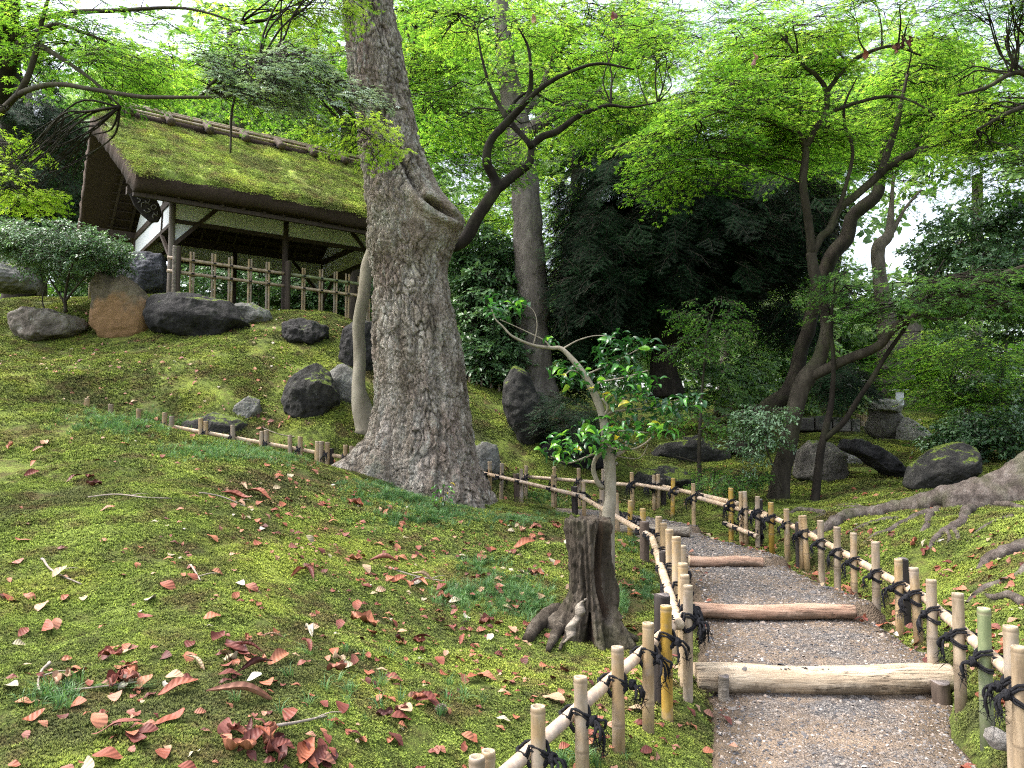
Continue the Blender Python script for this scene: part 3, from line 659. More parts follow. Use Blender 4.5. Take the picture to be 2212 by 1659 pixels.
trunk('branch', bigtree, [(690,-500,BD,.30),(560,-620,8.4,.2),(380,-700,8.0,.1)], mat='bark_grey')
trunk('branch', bigtree, [(720,-520,BD,.3),(860,-680,9,.2),(1000,-800,9.4,.1)], mat='bark_grey')
crown('crown', [(600,-560,8.2,420,180,2.2,900)], 'maple', bigtree, s=1.3, seed=1, holes=False)

# ---------------------------------------------------------------- slender maple behind the big tree
t = thing('maple_tree', 'slender maple with a smooth trunk hugging the left side of the big flaking trunk', 'tree', base(790,885,9.7))
trunk('trunk', t, [(792,940,9.75,.16),(783,880,9.75,.13),(774,830,9.75,.085),(778,760,9.8,.078),(776,700,9.8,.078),(788,630,9.8,.08),(797,560,9.9,.08),(830,510,10,.085),(900,520,10.1,.07)], mat='bark_smooth', seed=4, wob=.2)
trunk('branch', t, [(860,520,10.1,.085),(985,528,10.2,.092),(1030,470,10.2,.085),(1072,408,10.2,.078),(1090,392,10.25,.06)], mat='bark_limb', seed=4, wob=.2)
trunk('branch', t, [(1072,408,10.2,.07),(1066,385,10.2,.065),(1050,345,10.1,.06),(1060,305,10.1,.055),(1098,262,10.1,.05),(1130,225,10.0,.045),(1146,190,10,.035),(1147,150,9.9,.025),(1140,100,9.9,.018),(1120,60,9.8,.01)], mat='bark_limb')
trunk('branch', t, [(1072,408,10.2,.075),(1110,378,10.3,.062),(1142,352,10.3,.055),(1148,318,10.4,.045),(1170,296,10.4,.05),(1205,283,10.4,.045),(1250,250,10.4,.035),(1310,228,10.3,.025),(1360,232,10.2,.015),(1420,222,10.1,.01)], mat='bark_limb')
trunk('branch', t, [(1130,225,10.0,.04),(1170,190,9.9,.032),(1220,160,9.8,.025),(1290,138,9.7,.018),(1370,150,9.6,.01)], mat='bark_limb')
trunk('branch', t, [(1098,262,10.1,.035),(1060,190,10.3,.025),(1040,120,10.3,.016),(1030,60,10.3,.01)], mat='bark_limb')
trunk('branch', t, [(1148,318,10.3,.04),(1100,250,10.5,.03),(1140,200,10.6,.02),(1210,230,10.6,.012)], mat='bark_limb')
crown('crown', [(1080,90,10.9,200,90,1.4,520),(1300,130,10.9,230,110,1.4,480),(1180,220,11.2,170,80,1.1,240),(1000,330,10.6,110,70,1.0,170),(1330,255,10.4,130,50,1.2,170),(1450,90,10.4,160,90,1.5,330),(960,210,10.6,70,100,1,150)], 'maple', t, layer=.38, seed=2, thr=-.05)

# ---------------------------------------------------------------- grey trunk in the middle
t = thing('tall_tree', 'tall tree with straight grey trunk rising behind the maple and the leafy sapling', 'tree', base(1155,850,14))
trunk('trunk', t, [(1165,905,14,.48),(1158,850,14,.38),(1152,800,14,.345),(1150,700,14,.31),(1148,600,14,.29),(1140,500,14,.27),(1132,380,14,.26),(1118,280,14,.25),(1100,180,14,.2),(1088,90,14,.16),(1080,-40,14,.12)], seg=40, mat='bark_grey', bump=.10, bs=4, seed=7, wob=.1, per=8)
trunk('branch', t, [(1120,300,14,.14),(1170,265,13.8,.13),(1215,235,13.6,.12),(1260,228,13.4,.08),(1300,190,13.2,.05)], mat='bark_grey')
trunk('branch', t, [(1112,250,14,.1),(1160,210,14.2,.08),(1200,120,14.2,.05),(1260,60,14.2,.03)], mat='bark_grey')
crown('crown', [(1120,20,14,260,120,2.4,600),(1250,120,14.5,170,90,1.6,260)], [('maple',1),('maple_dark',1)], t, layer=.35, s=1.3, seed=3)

# ---------------------------------------------------------------- dark conifer
t = thing('yew_tree', 'broad very dark evergreen with drooping needle branches behind the leafy sapling', 'tree', base(1445,830,14.5))
trunk('trunk', t, [(1440,860,14.5,.34),(1432,800,14.5,.26),(1440,740,14.5,.24),(1475,690,14.5,.24),(1520,650,14.4,.2),(1560,580,14.3,.16),(1590,480,14.3,.11),(1560,380,14.3,.07)], mat='bark_dark', seg=20)
trunk('branch', t, [(1440,740,14.5,.22),(1410,680,14.3,.17),(1380,600,14.2,.13),(1370,480,14.2,.1),(1380,380,14.2,.05)], mat='bark_dark')
trunk('branch', t, [(1475,690,14.5,.16),(1600,640,14,.1),(1720,600,13.6,.05)], mat='bark_dark')
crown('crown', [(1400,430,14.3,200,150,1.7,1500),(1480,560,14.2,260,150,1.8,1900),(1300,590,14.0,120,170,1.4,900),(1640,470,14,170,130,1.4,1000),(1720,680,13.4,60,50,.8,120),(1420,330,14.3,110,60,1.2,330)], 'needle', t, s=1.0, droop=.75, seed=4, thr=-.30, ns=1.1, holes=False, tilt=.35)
t = thing('yew_tree', 'dark evergreen rising at the far left behind the thatched pavilion', 'tree', base(40,700,19))
trunk('trunk', t, [(30,720,19,.4),(40,500,19,.34),(30,300,19,.3),(20,100,19,.25),(10,-60,19,.2)], mat='bark_dark', seg=20)
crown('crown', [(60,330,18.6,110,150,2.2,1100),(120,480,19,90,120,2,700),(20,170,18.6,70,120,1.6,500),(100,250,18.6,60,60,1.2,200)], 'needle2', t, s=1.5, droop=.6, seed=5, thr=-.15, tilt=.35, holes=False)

# ---------------------------------------------------------------- maple on the right
t = thing('maple_tree', 'forked maple with crooked grey-brown trunk rising from the moss behind the right fence', 'tree', base(1690,1072,9.6))
trunk('trunk', t, [(1680,1110,9.6,.17),(1684,1068,9.6,.13),(1704,945,9.6,.105),(1722,868,9.6,.105),(1742,816,9.6,.115),(1771,768,9.6,.085),(1789,707,9.6,.075),(1777,636,9.6,.07),(1760,588,9.6,.068),(1753,545,9.6,.062)], seed=11, seg=20, wob=.3)
B = lambda pts, **k: trunk('branch', t, pts, mat=k.pop('mat', 'bark_maple'), **k)
B([(1753,550,9.6,.058),(1744,473,9.5,.05),(1736,408,9.4,.048),(1740,350,9.4,.046),(1741,318,9.4,.046)])
B([(1741,318,9.4,.04),(1722,285,9.3,.034),(1684,269,9.2,.03),(1632,249,9.0,.024),(1602,234,8.9,.018),(1560,240,8.8,.012),(1500,262,8.7,.008)])
B([(1741,318,9.4,.042),(1765,275,9.3,.04),(1783,245,9.3,.036),(1786,198,9.3,.032),(1763,163,9.2,.025),(1731,138,9.1,.018),(1700,90,9,.01)])
B([(1786,198,9.3,.03),(1822,152,9.3,.027),(1860,120,9.2,.024),(1929,99,9.1,.018),(1990,120,9,.01)])
B([(1753,552,9.6,.055),(1770,515,9.6,.05),(1792,494,9.6,.048),(1813,451,9.7,.046),(1856,417,9.7,.05),(1899,378,9.7,.05),(1917,331,9.8,.046),(1938,267,9.8,.038),(1946,228,9.8,.028),(1960,160,9.8,.015)])
B([(1899,378,9.7,.05),(1930,350,9.7,.05),(1977,328,9.6,.046),(2028,310,9.6,.038),(2097,288,9.5,.03),(2183,269,9.4,.022),(2290,250,9.3,.012)])
B([(1792,494,9.6,.03),(1822,420,9.5,.024),(1842,330,9.4,.022),(1825,270,9.4,.02),(1825,225,9.3,.015),(1850,170,9.3,.008)])
B([(1786,245,9.3,.028),(1850,222,9.3,.022),(1930,208,9.2,.018),(2000,235,9.1,.012),(2070,300,9.0,.007)])
B([(1742,816,9.6,.08),(1764,806,9.5,.07),(1803,790,9.4,.062),(1855,767,9.2,.058),(1902,743,9.0,.054),(1934,707,8.9,.05),(1982,680,8.8,.045),(2041,656,8.7,.04),(2101,620,8.5,.034),(2212,577,8.3,.026),(2330,550,8.2,.015)])
B([(1982,680,8.8,.02),(2040,690,8.7,.018),(2120,668,8.6,.014),(2212,640,8.5,.01)])
crown('crown', [(1700,130,10.0,190,100,1.2,430),(1900,90,10.0,220,90,1.2,430),(1580,270,9.7,170,70,1.1,280),(1490,330,9.3,110,50,.9,120),(1990,210,10.1,190,70,1.0,280),(1780,330,10.3,130,50,.8,70),(2120,330,9.6,120,70,.9,110),(2100,140,9.8,150,110,1.1,230),(1700,300,10.1,110,40,.8,90),(1750,60,8.8,200,50,.7,90)], [('maple',2),('maple_yellow',1)], t, layer=.36, seed=6, thr=-.05, s=.95)
# thin leaning maple beside it
t = thing('maple_tree', 'thin forked maple stem leaning right in front of the grey split boulder', 'tree', base(1756,1082,9.4))
trunk('trunk', t, [(1756,1110,9.4,.06),(1760,1075,9.4,.052),(1772,976,9.4,.046),(1783,930,9.4,.042),(1797,860,9.4,.032),(1800,780,9.3,.026),(1795,700,9.3,.02),(1805,600,9.2,.012)], mat='bark_limb')
trunk('branch', t, [(1780,950,9.4,.038),(1822,912,9.3,.034),(1855,860,9.2,.03),(1890,810,9.1,.028),(1925,752,9,.024),(1960,700,8.9,.02),(1985,650,8.8,.014),(2040,560,8.7,.008)], mat='bark_limb')
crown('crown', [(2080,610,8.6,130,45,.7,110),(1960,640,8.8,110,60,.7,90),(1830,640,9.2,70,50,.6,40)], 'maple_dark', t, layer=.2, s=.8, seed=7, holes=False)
# dark leaning tree behind the maple
t = thing('leaning_tree', 'dark tree leaning right behind the forked maple, its trunk bent like a bow', 'tree', base(1617,950,12.5))
trunk('trunk', t, [(1590,985,12.5,.24),(1617,945,12.5,.17),(1664,885,12.5,.16),(1702,845,12.5,.15),(1722,790,12.5,.12),(1745,700,12.5,.11),(1770,610,12.5,.11),(1796,550,12.5,.12),(1826,516,12.5,.12),(1838,475,12.5,.105),(1858,451,12.5,.11),(1893,421,12.5,.10),(1903,370,12.6,.08),(1915,300,12.6,.07),(1930,200,12.6,.04)], mat='bark_limb', seg=18, seed=21)
trunk('branch', t, [(1903,378,12.5,.09),(1960,330,12.4,.07),(2030,260,12.4,.05),(2110,190,12.3,.03)], mat='bark_limb')
crown('crown', [(1900,250,12.6,220,80,1.5,330),(2100,170,12.6,160,90,1.5,330)], 'maple', t, layer=.3, s=1.1, seed=8)

# ---------------------------------------------------------------- background trunks
def bgtree(name, label, bx, by, d, pts, mat, blobs, keys, s=1.4, layer=0, seed=0, branches=(), cat='tree', **kw):
    t = thing(name, label, cat, base(bx, by, d)); trunk('trunk', t, [(a,b,d,r_) for a,b,r_ in pts], mat=mat, seg=18, bump=.1, bs=4, seed=seed, wob=.12)
    for br in branches: trunk('branch', t, [(a,b,d+e,r_) for a,b,e,r_ in br], mat=mat, seed=seed+1)
    if blobs: crown('crown', blobs, keys, t, s=s, layer=layer, seed=seed+30, **kw)
    return t
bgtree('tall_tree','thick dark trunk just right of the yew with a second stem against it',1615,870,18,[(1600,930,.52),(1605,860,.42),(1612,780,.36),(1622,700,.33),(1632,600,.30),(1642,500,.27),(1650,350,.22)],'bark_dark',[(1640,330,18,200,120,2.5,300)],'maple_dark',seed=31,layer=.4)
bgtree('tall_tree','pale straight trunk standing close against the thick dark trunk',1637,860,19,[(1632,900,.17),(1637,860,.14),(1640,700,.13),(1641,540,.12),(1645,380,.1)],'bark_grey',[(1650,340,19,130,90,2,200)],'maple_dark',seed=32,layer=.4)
bgtree('tall_tree','slim grey trunk between the yew and the thick dark trunk',1560,860,17,[(1555,900,.14),(1562,820,.11),(1570,740,.10),(1580,640,.09)],'bark_grey',None,None,seed=33)
bgtree('tall_tree','pinkish grey trunk seen in the gap of the forked maple',1786,880,22,[(1790,920,.42),(1788,800,.38),(1786,640,.36),(1784,500,.34),(1780,380,.3),(1778,220,.22)],'bark_dim',[(1780,180,22,260,130,3,420)],[('maple',1),('broad_far',1)],seed=34,layer=.4,s=1.6)
bgtree('old_tree','broad old trunk with rising limbs behind the balanced grey rock',1915,890,20,[(1912,930,.55),(1915,880,.46),(1920,820,.40),(1925,760,.33),(1915,690,.24),(1900,600,.17),(1898,535,.17),(1920,505,.13),(1926,440,.06),(1930,380,.04)],'bark_dim',[(1930,330,20,200,110,2.5,330)],[('maple',1),('broad_far',1)],seed=35,layer=.4,s=1.5,
  branches=[[(1925,770,0,.3),(1965,720,.2,.2),(1990,660,.3,.14),(2020,600,.4,.1),(2080,520,.4,.06)],[(1928,500,0,.07),(1955,450,0,.04),(1990,410,0,.03)]])
bgtree('tall_tree','narrow trunk right of the broad old trunk at the wood edge',1962,900,21,[(1960,930,.2),(1962,860,.17),(1966,780,.15),(1985,690,.13),(1990,560,.1)],'bark_grey',None,None,seed=36)
bgtree('tall_tree','faint trunk glimpsed beyond the shrubs near the right edge',2105,900,26,[(2100,960,.3),(2105,820,.24),(2108,600,.2),(2112,380,.16)],'bark_grey',[(2120,330,26,200,140,3,380)],[('broad_far',2),('maple',1)],s=1.9,seed=37)
bgtree('tall_tree','dim trunk deep in the wood between the grey trunk and the yew',1240,830,24,[(1240,880,.3),(1240,700,.24),(1243,500,.2),(1246,300,.16)],'bark_dark',[(1250,250,24,240,130,3,450)],[('broad_far',1),('maple',1)],s=1.8,seed=38)
bgtree('tall_tree','dark trunk seen through the pavilion near its right end',770,640,21,[(772,720,.3),(770,560,.27),(760,400,.25),(750,200,.2)],'bark_dark',[(740,210,21,200,130,3,500)],[('maple',1),('broad_far',1)],s=1.6,seed=39,layer=.4)
bgtree('tall_tree','brown trunk behind the pavilion roof left of centre',520,500,24,[(520,640,.3),(515,400,.26),(510,200,.22),(500,60,.16)],'bark_grey',[(480,170,24,260,120,3,600)],[('broad_far',2),('maple',1)],s=1.8,seed=40)
bgtree('tall_tree','pale leaning trunk among the dark leaves left of the pavilion',75,500,22,[(85,640,.2),(80,480,.17),(72,380,.15),(60,200,.12)],'bark_grey',[(110,400,22,110,150,2.5,360)],'broad',s=1.7,seed=41)
bgtree('maple_tree','forked maple rising beyond the upper part of the big trunk',905,420,15,[(935,620,.14),(925,420,.11),(880,270,.10),(872,210,.09)],'bark_maple',[(900,90,14.6,130,110,1.6,420),(990,210,15,110,110,1.4,250),(940,330,14.8,80,60,1,120)],'maple',layer=.3,s=1.15,seed=42,
  branches=[[(872,210,0,.09),(880,170,-.2,.07),(893,120,-.2,.05),(898,60,-.3,.03),(900,-10,-.3,.02)],[(880,175,0,.07),(912,130,0,.05),(950,70,.1,.035),(1010,10,.2,.02)],[(893,120,0,.03),(878,60,0,.02),(865,10,0,.015)]])
bgtree('broadleaf_tree','dark glossy evergreen spreading down at the right edge above the shrubs',2230,900,10.5,[(2290,1000,.18),(2280,860,.15),(2262,700,.12),(2240,560,.1),(2220,420,.07)],'bark_limb',[(2130,500,10.3,120,75,1.2,230),(2080,600,10,120,60,1.2,190),(2190,640,9.8,110,80,1.2,230),(2180,450,10.4,80,50,1,90)],[('grey2',2),('broad',1)],s=.85,seed=43,holes=False,thr=-.02,
  branches=[[(2262,700,0,.07),(2200,640,-.4,.05),(2130,650,-.8,.035),(2050,690,-1.0,.02)],[(2240,560,0,.06),(2170,540,-.3,.04),(2100,560,-.4,.02)]])
# left tree with the long overhanging branch
t = thing('maple_tree', 'dark maple at the top left whose long bare branch reaches across above the thatch', 'tree', base(-110,900,8.5))
trunk('trunk', t, [(-125,1000,8.5,.3),(-115,700,8.4,.22),(-80,400,8.3,.18),(-45,260,8.2,.15),(5,150,8.1,.13),(12,60,8.0,.11),(30,-60,8,.08)], mat='bark_limb', seg=18)
B([(-30,262,8.2,.05),(10,235,7.9,.036),(40,205,7.7,.03),(80,188,7.5,.026),(130,182,7.4,.024),(190,192,7.3,.021),(260,203,7.2,.02),(330,210,7.1,.018),(420,210,7.0,.015),(500,206,6.9,.016),(600,190,6.8,.012),(700,200,6.7,.008)])
B([(40,205,7.7,.035),(62,160,7.6,.03),(80,100,7.6,.026),(92,40,7.6,.02),(110,-20,7.6,.015)])
B([(5,150,8.1,.08),(50,92,7.9,.045),(110,58,7.7,.035),(150,60,7.6,.02),(230,90,7.5,.012)])
B([(90,100,7.6,.03),(130,125,7.5,.022),(190,165,7.4,.016),(260,230,7.3,.008)])
B([(12,90,8,.04),(110,35,7.9,.03),(260,22,7.8,.022),(400,18,7.7,.014),(520,50,7.6,.008)])
B([(430,210,7.0,.016),(470,170,6.9,.012),(560,140,6.8,.008)])
B([(508,206,6.9,.012),(500,250,6.9,.012),(498,330,6.9,.009)])
crown('crown', [(200,30,7.8,240,60,1.1,330),(450,60,7.6,170,70,1.1,280),(600,40,9.6,110,70,1.0,230),(200,130,7.9,130,55,.9,190),(400,120,8.6,140,50,.9,170),(330,250,7.2,110,16,.4,16),(680,330,9.2,60,45,.4,50),(690,260,9.4,80,60,.7,110),(700,400,9.6,80,50,.6,70),(560,120,7.4,120,40,.8,120)], [('maple',2),('maple_yellow',1)], t, layer=.28, s=.85, seed=9, twigs=0, thr=.0)
crown('sheen_leaves', [(540,185,6.7,150,36,.5,150),(680,205,6.6,110,42,.5,140),(770,262,6.5,50,34,.3,34),(470,150,6.8,110,30,.5,80)], 'maple_pale', t, layer=.16, s=.75, seed=10, thr=-.1, outward=P(200,200,7.2), droop=.3)  # leaves whose glossy sky sheen is painted into their colour
crown('bright_leaves', [(770,300,6.4,60,16,.25,16),(690,5,7.2,80,20,.6,60),(826,302,6.3,26,14,.2,8),(25,408,7.4,60,30,.4,60),(0,300,7.6,30,60,.4,30)], 'maple_yellow', t, layer=.12, s=.7, seed=11, thr=-.3, holes=False)
# maple at the far right top
t = thing('maple_tree', 'maple whose branches reach in from beyond the top right corner', 'tree', base(2420,900,9.0))
trunk('trunk', t, [(2440,1060,9,.24),(2430,700,8.8,.2),(2400,400,8.6,.16),(2380,200,8.5,.1)], mat='bark_limb')
B([(2400,420,8.6,.09),(2300,270,8.4,.05),(2212,158,8.2,.03),(2130,190,8.1,.02),(2070,205,8.0,.012)])
B([(2395,300,8.5,.06),(2300,210,8.4,.04),(2200,235,8.3,.025),(2110,280,8.2,.012)])
crown('crown', [(2130,60,8.4,150,80,1.0,330),(2190,210,8.3,110,70,.9,230),(2180,330,8.4,70,40,.7,70)], [('maple',1),('maple_yellow',1)], t, layer=.2, s=.8, seed=12, thr=-.05)
# mid-distance maples filling the right
bgtree('maple_tree','small bright green maple with flat leaf layers right of the white sign',2130,1010,12.5,[(2120,1040,.07),(2125,960,.05),(2140,900,.045),(2160,830,.035),(2175,740,.02)],'bark_limb',[(2110,760,12.3,110,50,1.0,170),(2160,860,12,110,50,1.0,200),(2060,830,12.5,70,35,.8,90),(2190,700,12,80,50,.8,110)],'maple',layer=.2,s=.9,seed=44,holes=False,
  branches=[[(2135,915,0,.03),(2175,890,-.2,.025),(2212,860,-.3,.02)],[(2135,915,0,.03),(2100,880,.1,.02),(2060,850,.2,.015)]])

# ---------------------------------------------------------------- shrubs, saplings
def shrub(name, label, x, y, d, stems, blobs, keys, s=.8, seed=0, mat='bark_maple', cat='shrub', **kw):
    t = thing(name, label, cat, base(x,y,d))
    for st in stems: trunk('stem', t, [(a,b,d+e,r_) for a,b,e,r_ in st], mat=mat, seg=6, per=4, seed=seed)
    crown('foliage', blobs, keys, t, s=s, seed=seed+60, holes=False, **kw); return t
shrub('azalea_shrub','grey-green flat-topped shrub on bare stems beside the upright orange rock',142,662,12.2,[[(142,675,0,.03),(140,640,0,.022),(150,590,0,.016),(170,540,0,.01)],[(140,655,0,.02),(118,620,.1,.015),(90,570,.2,.01)],[(141,650,0,.02),(165,620,-.1,.014),(200,580,-.1,.008)],[(96,670,0,.014),(92,640,0,.01),(110,590,0,.008)]],
  [(120,525,12.2,130,42,.9,420),(40,520,12.4,70,38,.8,170),(215,540,12,55,30,.5,120),(150,570,12.1,90,30,.7,140)],'grey',s=.85,seed=1,thr=-.2)
shrub('azalea_shrub','dark blue-green shrub spreading over the rock below the grey trunk',1230,960,11.6,[[(1230,985,0,.02),(1225,940,0,.015),(1215,900,0,.01)],[(1235,985,0,.02),(1260,930,0,.012)]],[(1220,905,11.5,80,38,.7,210),(1260,940,11.3,60,36,.6,130),(1165,870,12,50,30,.6,90)],'needle2',s=.75,seed=2,thr=-.3,droop=.3)
shrub('young_camellia','thin upright sapling with scattered small leaves right of the big-leaved sapling',1511,1085,9.9,[[(1512,1110,0,.032),(1511,1040,0,.030),(1510,960,0,.024),(1514,880,0,.018),(1520,800,0,.014),(1528,720,0,.012),(1545,660,0,.006)],[(1512,930,0,.012),(1560,900,-.1,.008),(1620,890,-.2,.005)],[(1518,820,0,.01),(1480,780,0,.006)],[(1520,790,0,.01),(1560,740,0,.006)],[(1513,1000,0,.01),(1460,985,0,.006)]],
  [(1530,700,9.8,75,70,.5,90),(1480,800,9.8,60,60,.5,60),(1540,830,9.8,80,60,.5,90),(1500,900,9.8,70,40,.5,60),(1600,920,9.6,60,30,.4,50)],'small_green',s=.7,seed=3,thr=-.1,cat='sapling')
shrub('azalea_shrub','pale grey-green bush in front of the base of the forked maple',1665,1000,9.2,[[(1690,1060,0,.012),(1670,1010,0,.01),(1650,950,0,.006)]],[(1640,905,9.1,42,45,.35,110),(1670,965,9.0,50,45,.35,150),(1690,1010,9.0,36,26,.3,60),(1610,975,9.2,25,40,.3,30)],'grey',s=.75,seed=4,thr=-.25)
shrub('azalea_shrub','sparse low twiggy plant behind the far bamboo fence',1570,1060,9.4,[[(1560,1090,0,.008),(1570,1050,0,.006),(1600,1020,0,.004)],[(1560,1090,0,.008),(1530,1040,0,.005)]],[(1560,1040,9.3,55,30,.4,55),(1610,1030,9.3,40,20,.3,30)],'small_green',s=.6,seed=5)
shrub('broad_shrub','dark dense bushes hanging over the black mossy boulder at the right',2090,980,10.6,[[(2110,1010,0,.03),(2100,950,0,.02),(2080,900,0,.012)]],[(2090,940,10.9,80,20,.6,70),(2150,925,10.7,90,55,.8,190),(2180,850,11.5,60,60,.8,110)],[('grey2',1),('maple_dark',1),('broad',1)],s=.75,seed=6,thr=-.2)
shrub('fir_shrub','dark small conifer hanging beside the forked maple trunk',1830,880,11.8,[[(1830,910,0,.02),(1828,860,0,.018),(1826,790,0,.012)]],[(1825,830,11.7,40,60,.5,110),(1800,800,11.8,30,40,.4,50)],'needle',s=.7,droop=.6,seed=7,thr=-.3)
shrub('broad_shrub','low bushes filling the slope under the grey trunk, right of the big tree',1060,800,14.5,[[(1060,850,0,.03),(1055,780,0,.02),(1050,700,0,.012)]],[(1050,700,14.2,55,140,1,420),(1040,560,14.6,60,80,1,230),(1080,780,14,50,50,.8,120),(1230,760,15.2,60,110,1,280)],[('broad',1),('needle2',1)],s=1.0,seed=8,thr=-.2)
shrub('broad_shrub','undergrowth in the gap between the thick dark trunks and the forked maple',1690,790,17,[[(1690,860,0,.03),(1690,800,0,.02),(1680,740,0,.01)]],[(1680,740,17,80,110,1,260),(1700,600,19,120,90,1.4,240),(1560,800,16.5,70,60,1,200),(1770,860,17,60,40,1,110),(1480,830,15.5,60,60,.8,180)],[('broad_far',3),('maple',2),('broad',1)],s=.9,seed=9,thr=-.1)
shrub('broad_shrub','leafy hedge glimpsed under the pavilion roof beyond its fence',560,600,21,[[(560,700,0,.03),(560,600,0,.02),(560,560,0,.01)]],[(480,620,21,130,50,1,380),(680,620,22,130,60,1,380),(560,580,23,200,50,1,360)],[('broad',2),('broad_far',1)],s=1.3,seed=10,thr=-.1)

# ---------------------------------------------------------------- far wood, reads as one mass
fw = []
r = np.random.default_rng(5)
for i in range(46):
    d = r.uniform(24, 44); x = -140 + 2500*(i/45) + r.uniform(-40,40); y = r.uniform(60, 800)
    fw.append((x, y, d, r.uniform(120,220), r.uniform(80,150), 2.5, 330))
fw += [(a, b, 34, 260, 110, 3, 700) for a, b in [(150,650),(500,620),(850,640),(1150,680),(1500,700),(1800,700),(2100,720),(1000,480),(300,420),(700,420)]]
fw = [(a,b,c,d_,e,f,int(n*(.62 if b < 520 else .8))) for a,b,c,d_,e,f,n in fw]
crown('far_wood', fw, [('broad_far',2),('far_yellow',1),('maple_dark',1)], None, s=2.3, seed=20, thr=.0, ns=.28, kind='stuff', tilt=.5)
fw2 = [(a, b, d, rx, ry, 2, n) for a,b,d,rx,ry,n in [(1000,120,18,300,140,750),(700,110,18,300,120,750),(1500,100,17,260,110,520),(1950,110,18,330,110,300),(250,120,17,260,90,330),(1750,740,20,150,110,300),(2080,760,18,170,110,420),(1960,620,22,220,110,260),(1130,450,20,200,160,520),(900,380,19,150,180,320),(130,470,23,160,170,400)]]
crown('mid_wood', fw2, [('maple',2),('broad_far',2)], None, s=1.5, seed=21, thr=-.05, ns=.5, layer=.4, kind='stuff')
# ---------------------------------------------------------------- rocks
def rock(name, label, d, outline, mat, thick=.8, planes=10, rough=.05, seed=0, strat=0, cat='rock', sub=(96,64), cut=.25, crk=.35):
    """outline: corner points of the visible shape; the stone gets its own depth and weathering"""
    if d < 0: d = -d
    else:
        ym = max(b for a,b in outline); xs = [a for a,b in outline if b > ym-20]; hh_ = ym-min(b for a,b in outline); wd_ = max(a for a,b in outline)-min(a for a,b in outline)
        g_ = G(sum(xs)/len(xs), ym-.10*hh_); dn = g_[1] + .35*thick*min(wd_/2, hh_*.8)/F*g_[1]
        if abs(dn-d) < 3.5: d = dn
        print('rock', round(d,2), label[:40])
    O = np.array([P(a,b,d) for a,b in outline]); c = O.mean(0); O2 = O[:,[0,2]] - c[[0,2]]
    ang = np.arctan2(O2[:,1], O2[:,0]); o = np.argsort(ang); ang = ang[o]; rad = np.hypot(O2[:,0], O2[:,1])[o]
    nu, nv = sub; ph = np.linspace(-np.pi, np.pi, nu, endpoint=False); 
    # straight edges between corner points
    rr = np.empty(nu); A3 = np.concatenate([ang-2*np.pi, ang, ang+2*np.pi]); R3 = np.tile(rad,3)
    for k, a in enumerate(ph):
        i = np.searchsorted(A3, a)-1; a0,a1,r0,r1 = A3[i],A3[i+1],R3[i],R3[i+1]
        den = r0*math.sin(a-a0)+r1*math.sin(a1-a); rr[k] = r0*r1*math.sin(a1-a0)/den if abs(den) > 1e-6 else r0
    ker = np.hanning(5); ker /= ker.sum(); rr = np.convolve(np.concatenate([rr[-2:],rr,rr[:2]]), ker, 'valid')
    W_ = (O2[:,0].max()-O2[:,0].min())/2; Hh = (O2[:,1].max()-O2[:,1].min())/2; T_ = thick*min(W_, Hh*1.6)
    tt = np.linspace(0.02, np.pi-.02, nv); TT, PP = np.meshgrid(tt, ph, indexing='ij')
    s = np.abs(np.sin(TT))**.62; cc = np.sign(np.cos(TT))*np.abs(np.cos(TT))**.8
    V = np.stack([rr[None]*np.cos(PP)*s, -T_*cc, rr[None]*np.sin(PP)*s], -1).reshape(-1,3)
    r_ = np.random.default_rng(seed+77); S = np.array([W_, T_, Hh])
    for k in range(planes):
        n = r_.normal(size=3); n[1] = -abs(n[1])-.25; n /= np.linalg.norm(n); hgt = (np.abs(V@n).max())*(1-cut*(.4+.6*r_.random()))
        e = V@n-hgt; V = V - np.outer(np.maximum(e,0)*.92, n)
    q = V/ max(W_,Hh) ; m_ = max(W_,Hh)
    nr = V/(np.linalg.norm(V/S,axis=1)[:,None]+1e-6)/S; nr /= np.linalg.norm(nr,axis=1)[:,None]+1e-9
    f = fbm(q*2.0+seed, 6, seed+5)*rough*2.4 + (1-3*np.abs(fbm(q*5+seed, 4, seed+8)))*rough*.45
    f1,f2,cid = worley(q*np.array([1.6,1.6,1.6+3*strat])+seed+.9*fbm(q*2,3,3)[:,None], seed+3); cr = np.exp(-((f2-f1)/.09)**2)
    f = f + (cid-.5)*rough*.9*crk - cr*rough*.5*crk
    if strat: 
        lay = q[:,2]*9*strat + 1.5*fbm(q*2,3,4); f = f + rough*.9*(np.abs((lay%1)-.5)-.25)
    V = V + nr*(f*m_)[:,None]
    top = np.full((1,3),0.); V = np.vstack([V, [[0,-T_*1.0,0]], [[0,T_,0]]]) if False else V
    Fa = gridfaces(nu, nv, True).tolist(); Fa += [list(range(nu))[::-1], list(range((nv-1)*nu, nv*nu))]
    me = mesh(name, V, Fa, [MAT[mat]], attrs={'cav': np.clip(cr*.5*crk,0,1)})
    o = thing(name, label, cat, c+np.array([0,T_*.35,0]), 0, None, me); return o
MAT['rk_orange'] = mk_rock('ochre_stone', (.045,.036,.025), (.105,.085,.055), (.19,.16,.11), .0, 2.4, 0, (.27,.155,.075))
MAT['rk_slate'] = mk_rock('slate_stone', (.035,.036,.042), (.085,.088,.10), (.17,.175,.19), 0, 3, 1)
MAT['rk_black'] = mk_rock('black_stone', (.007,.007,.008), (.020,.019,.020), (.06,.058,.056), .10, 3, 0, None, .25)
MAT['rk_blackmoss'] = mk_rock('black_mossy_stone', (.010,.010,.010), (.028,.027,.025), (.07,.068,.06), .25, 3, 0, None, .3)
MAT['rk_brown'] = mk_rock('brown_stone', (.055,.045,.038), (.14,.12,.10), (.27,.25,.225), .05, 3, 0, None, .5)
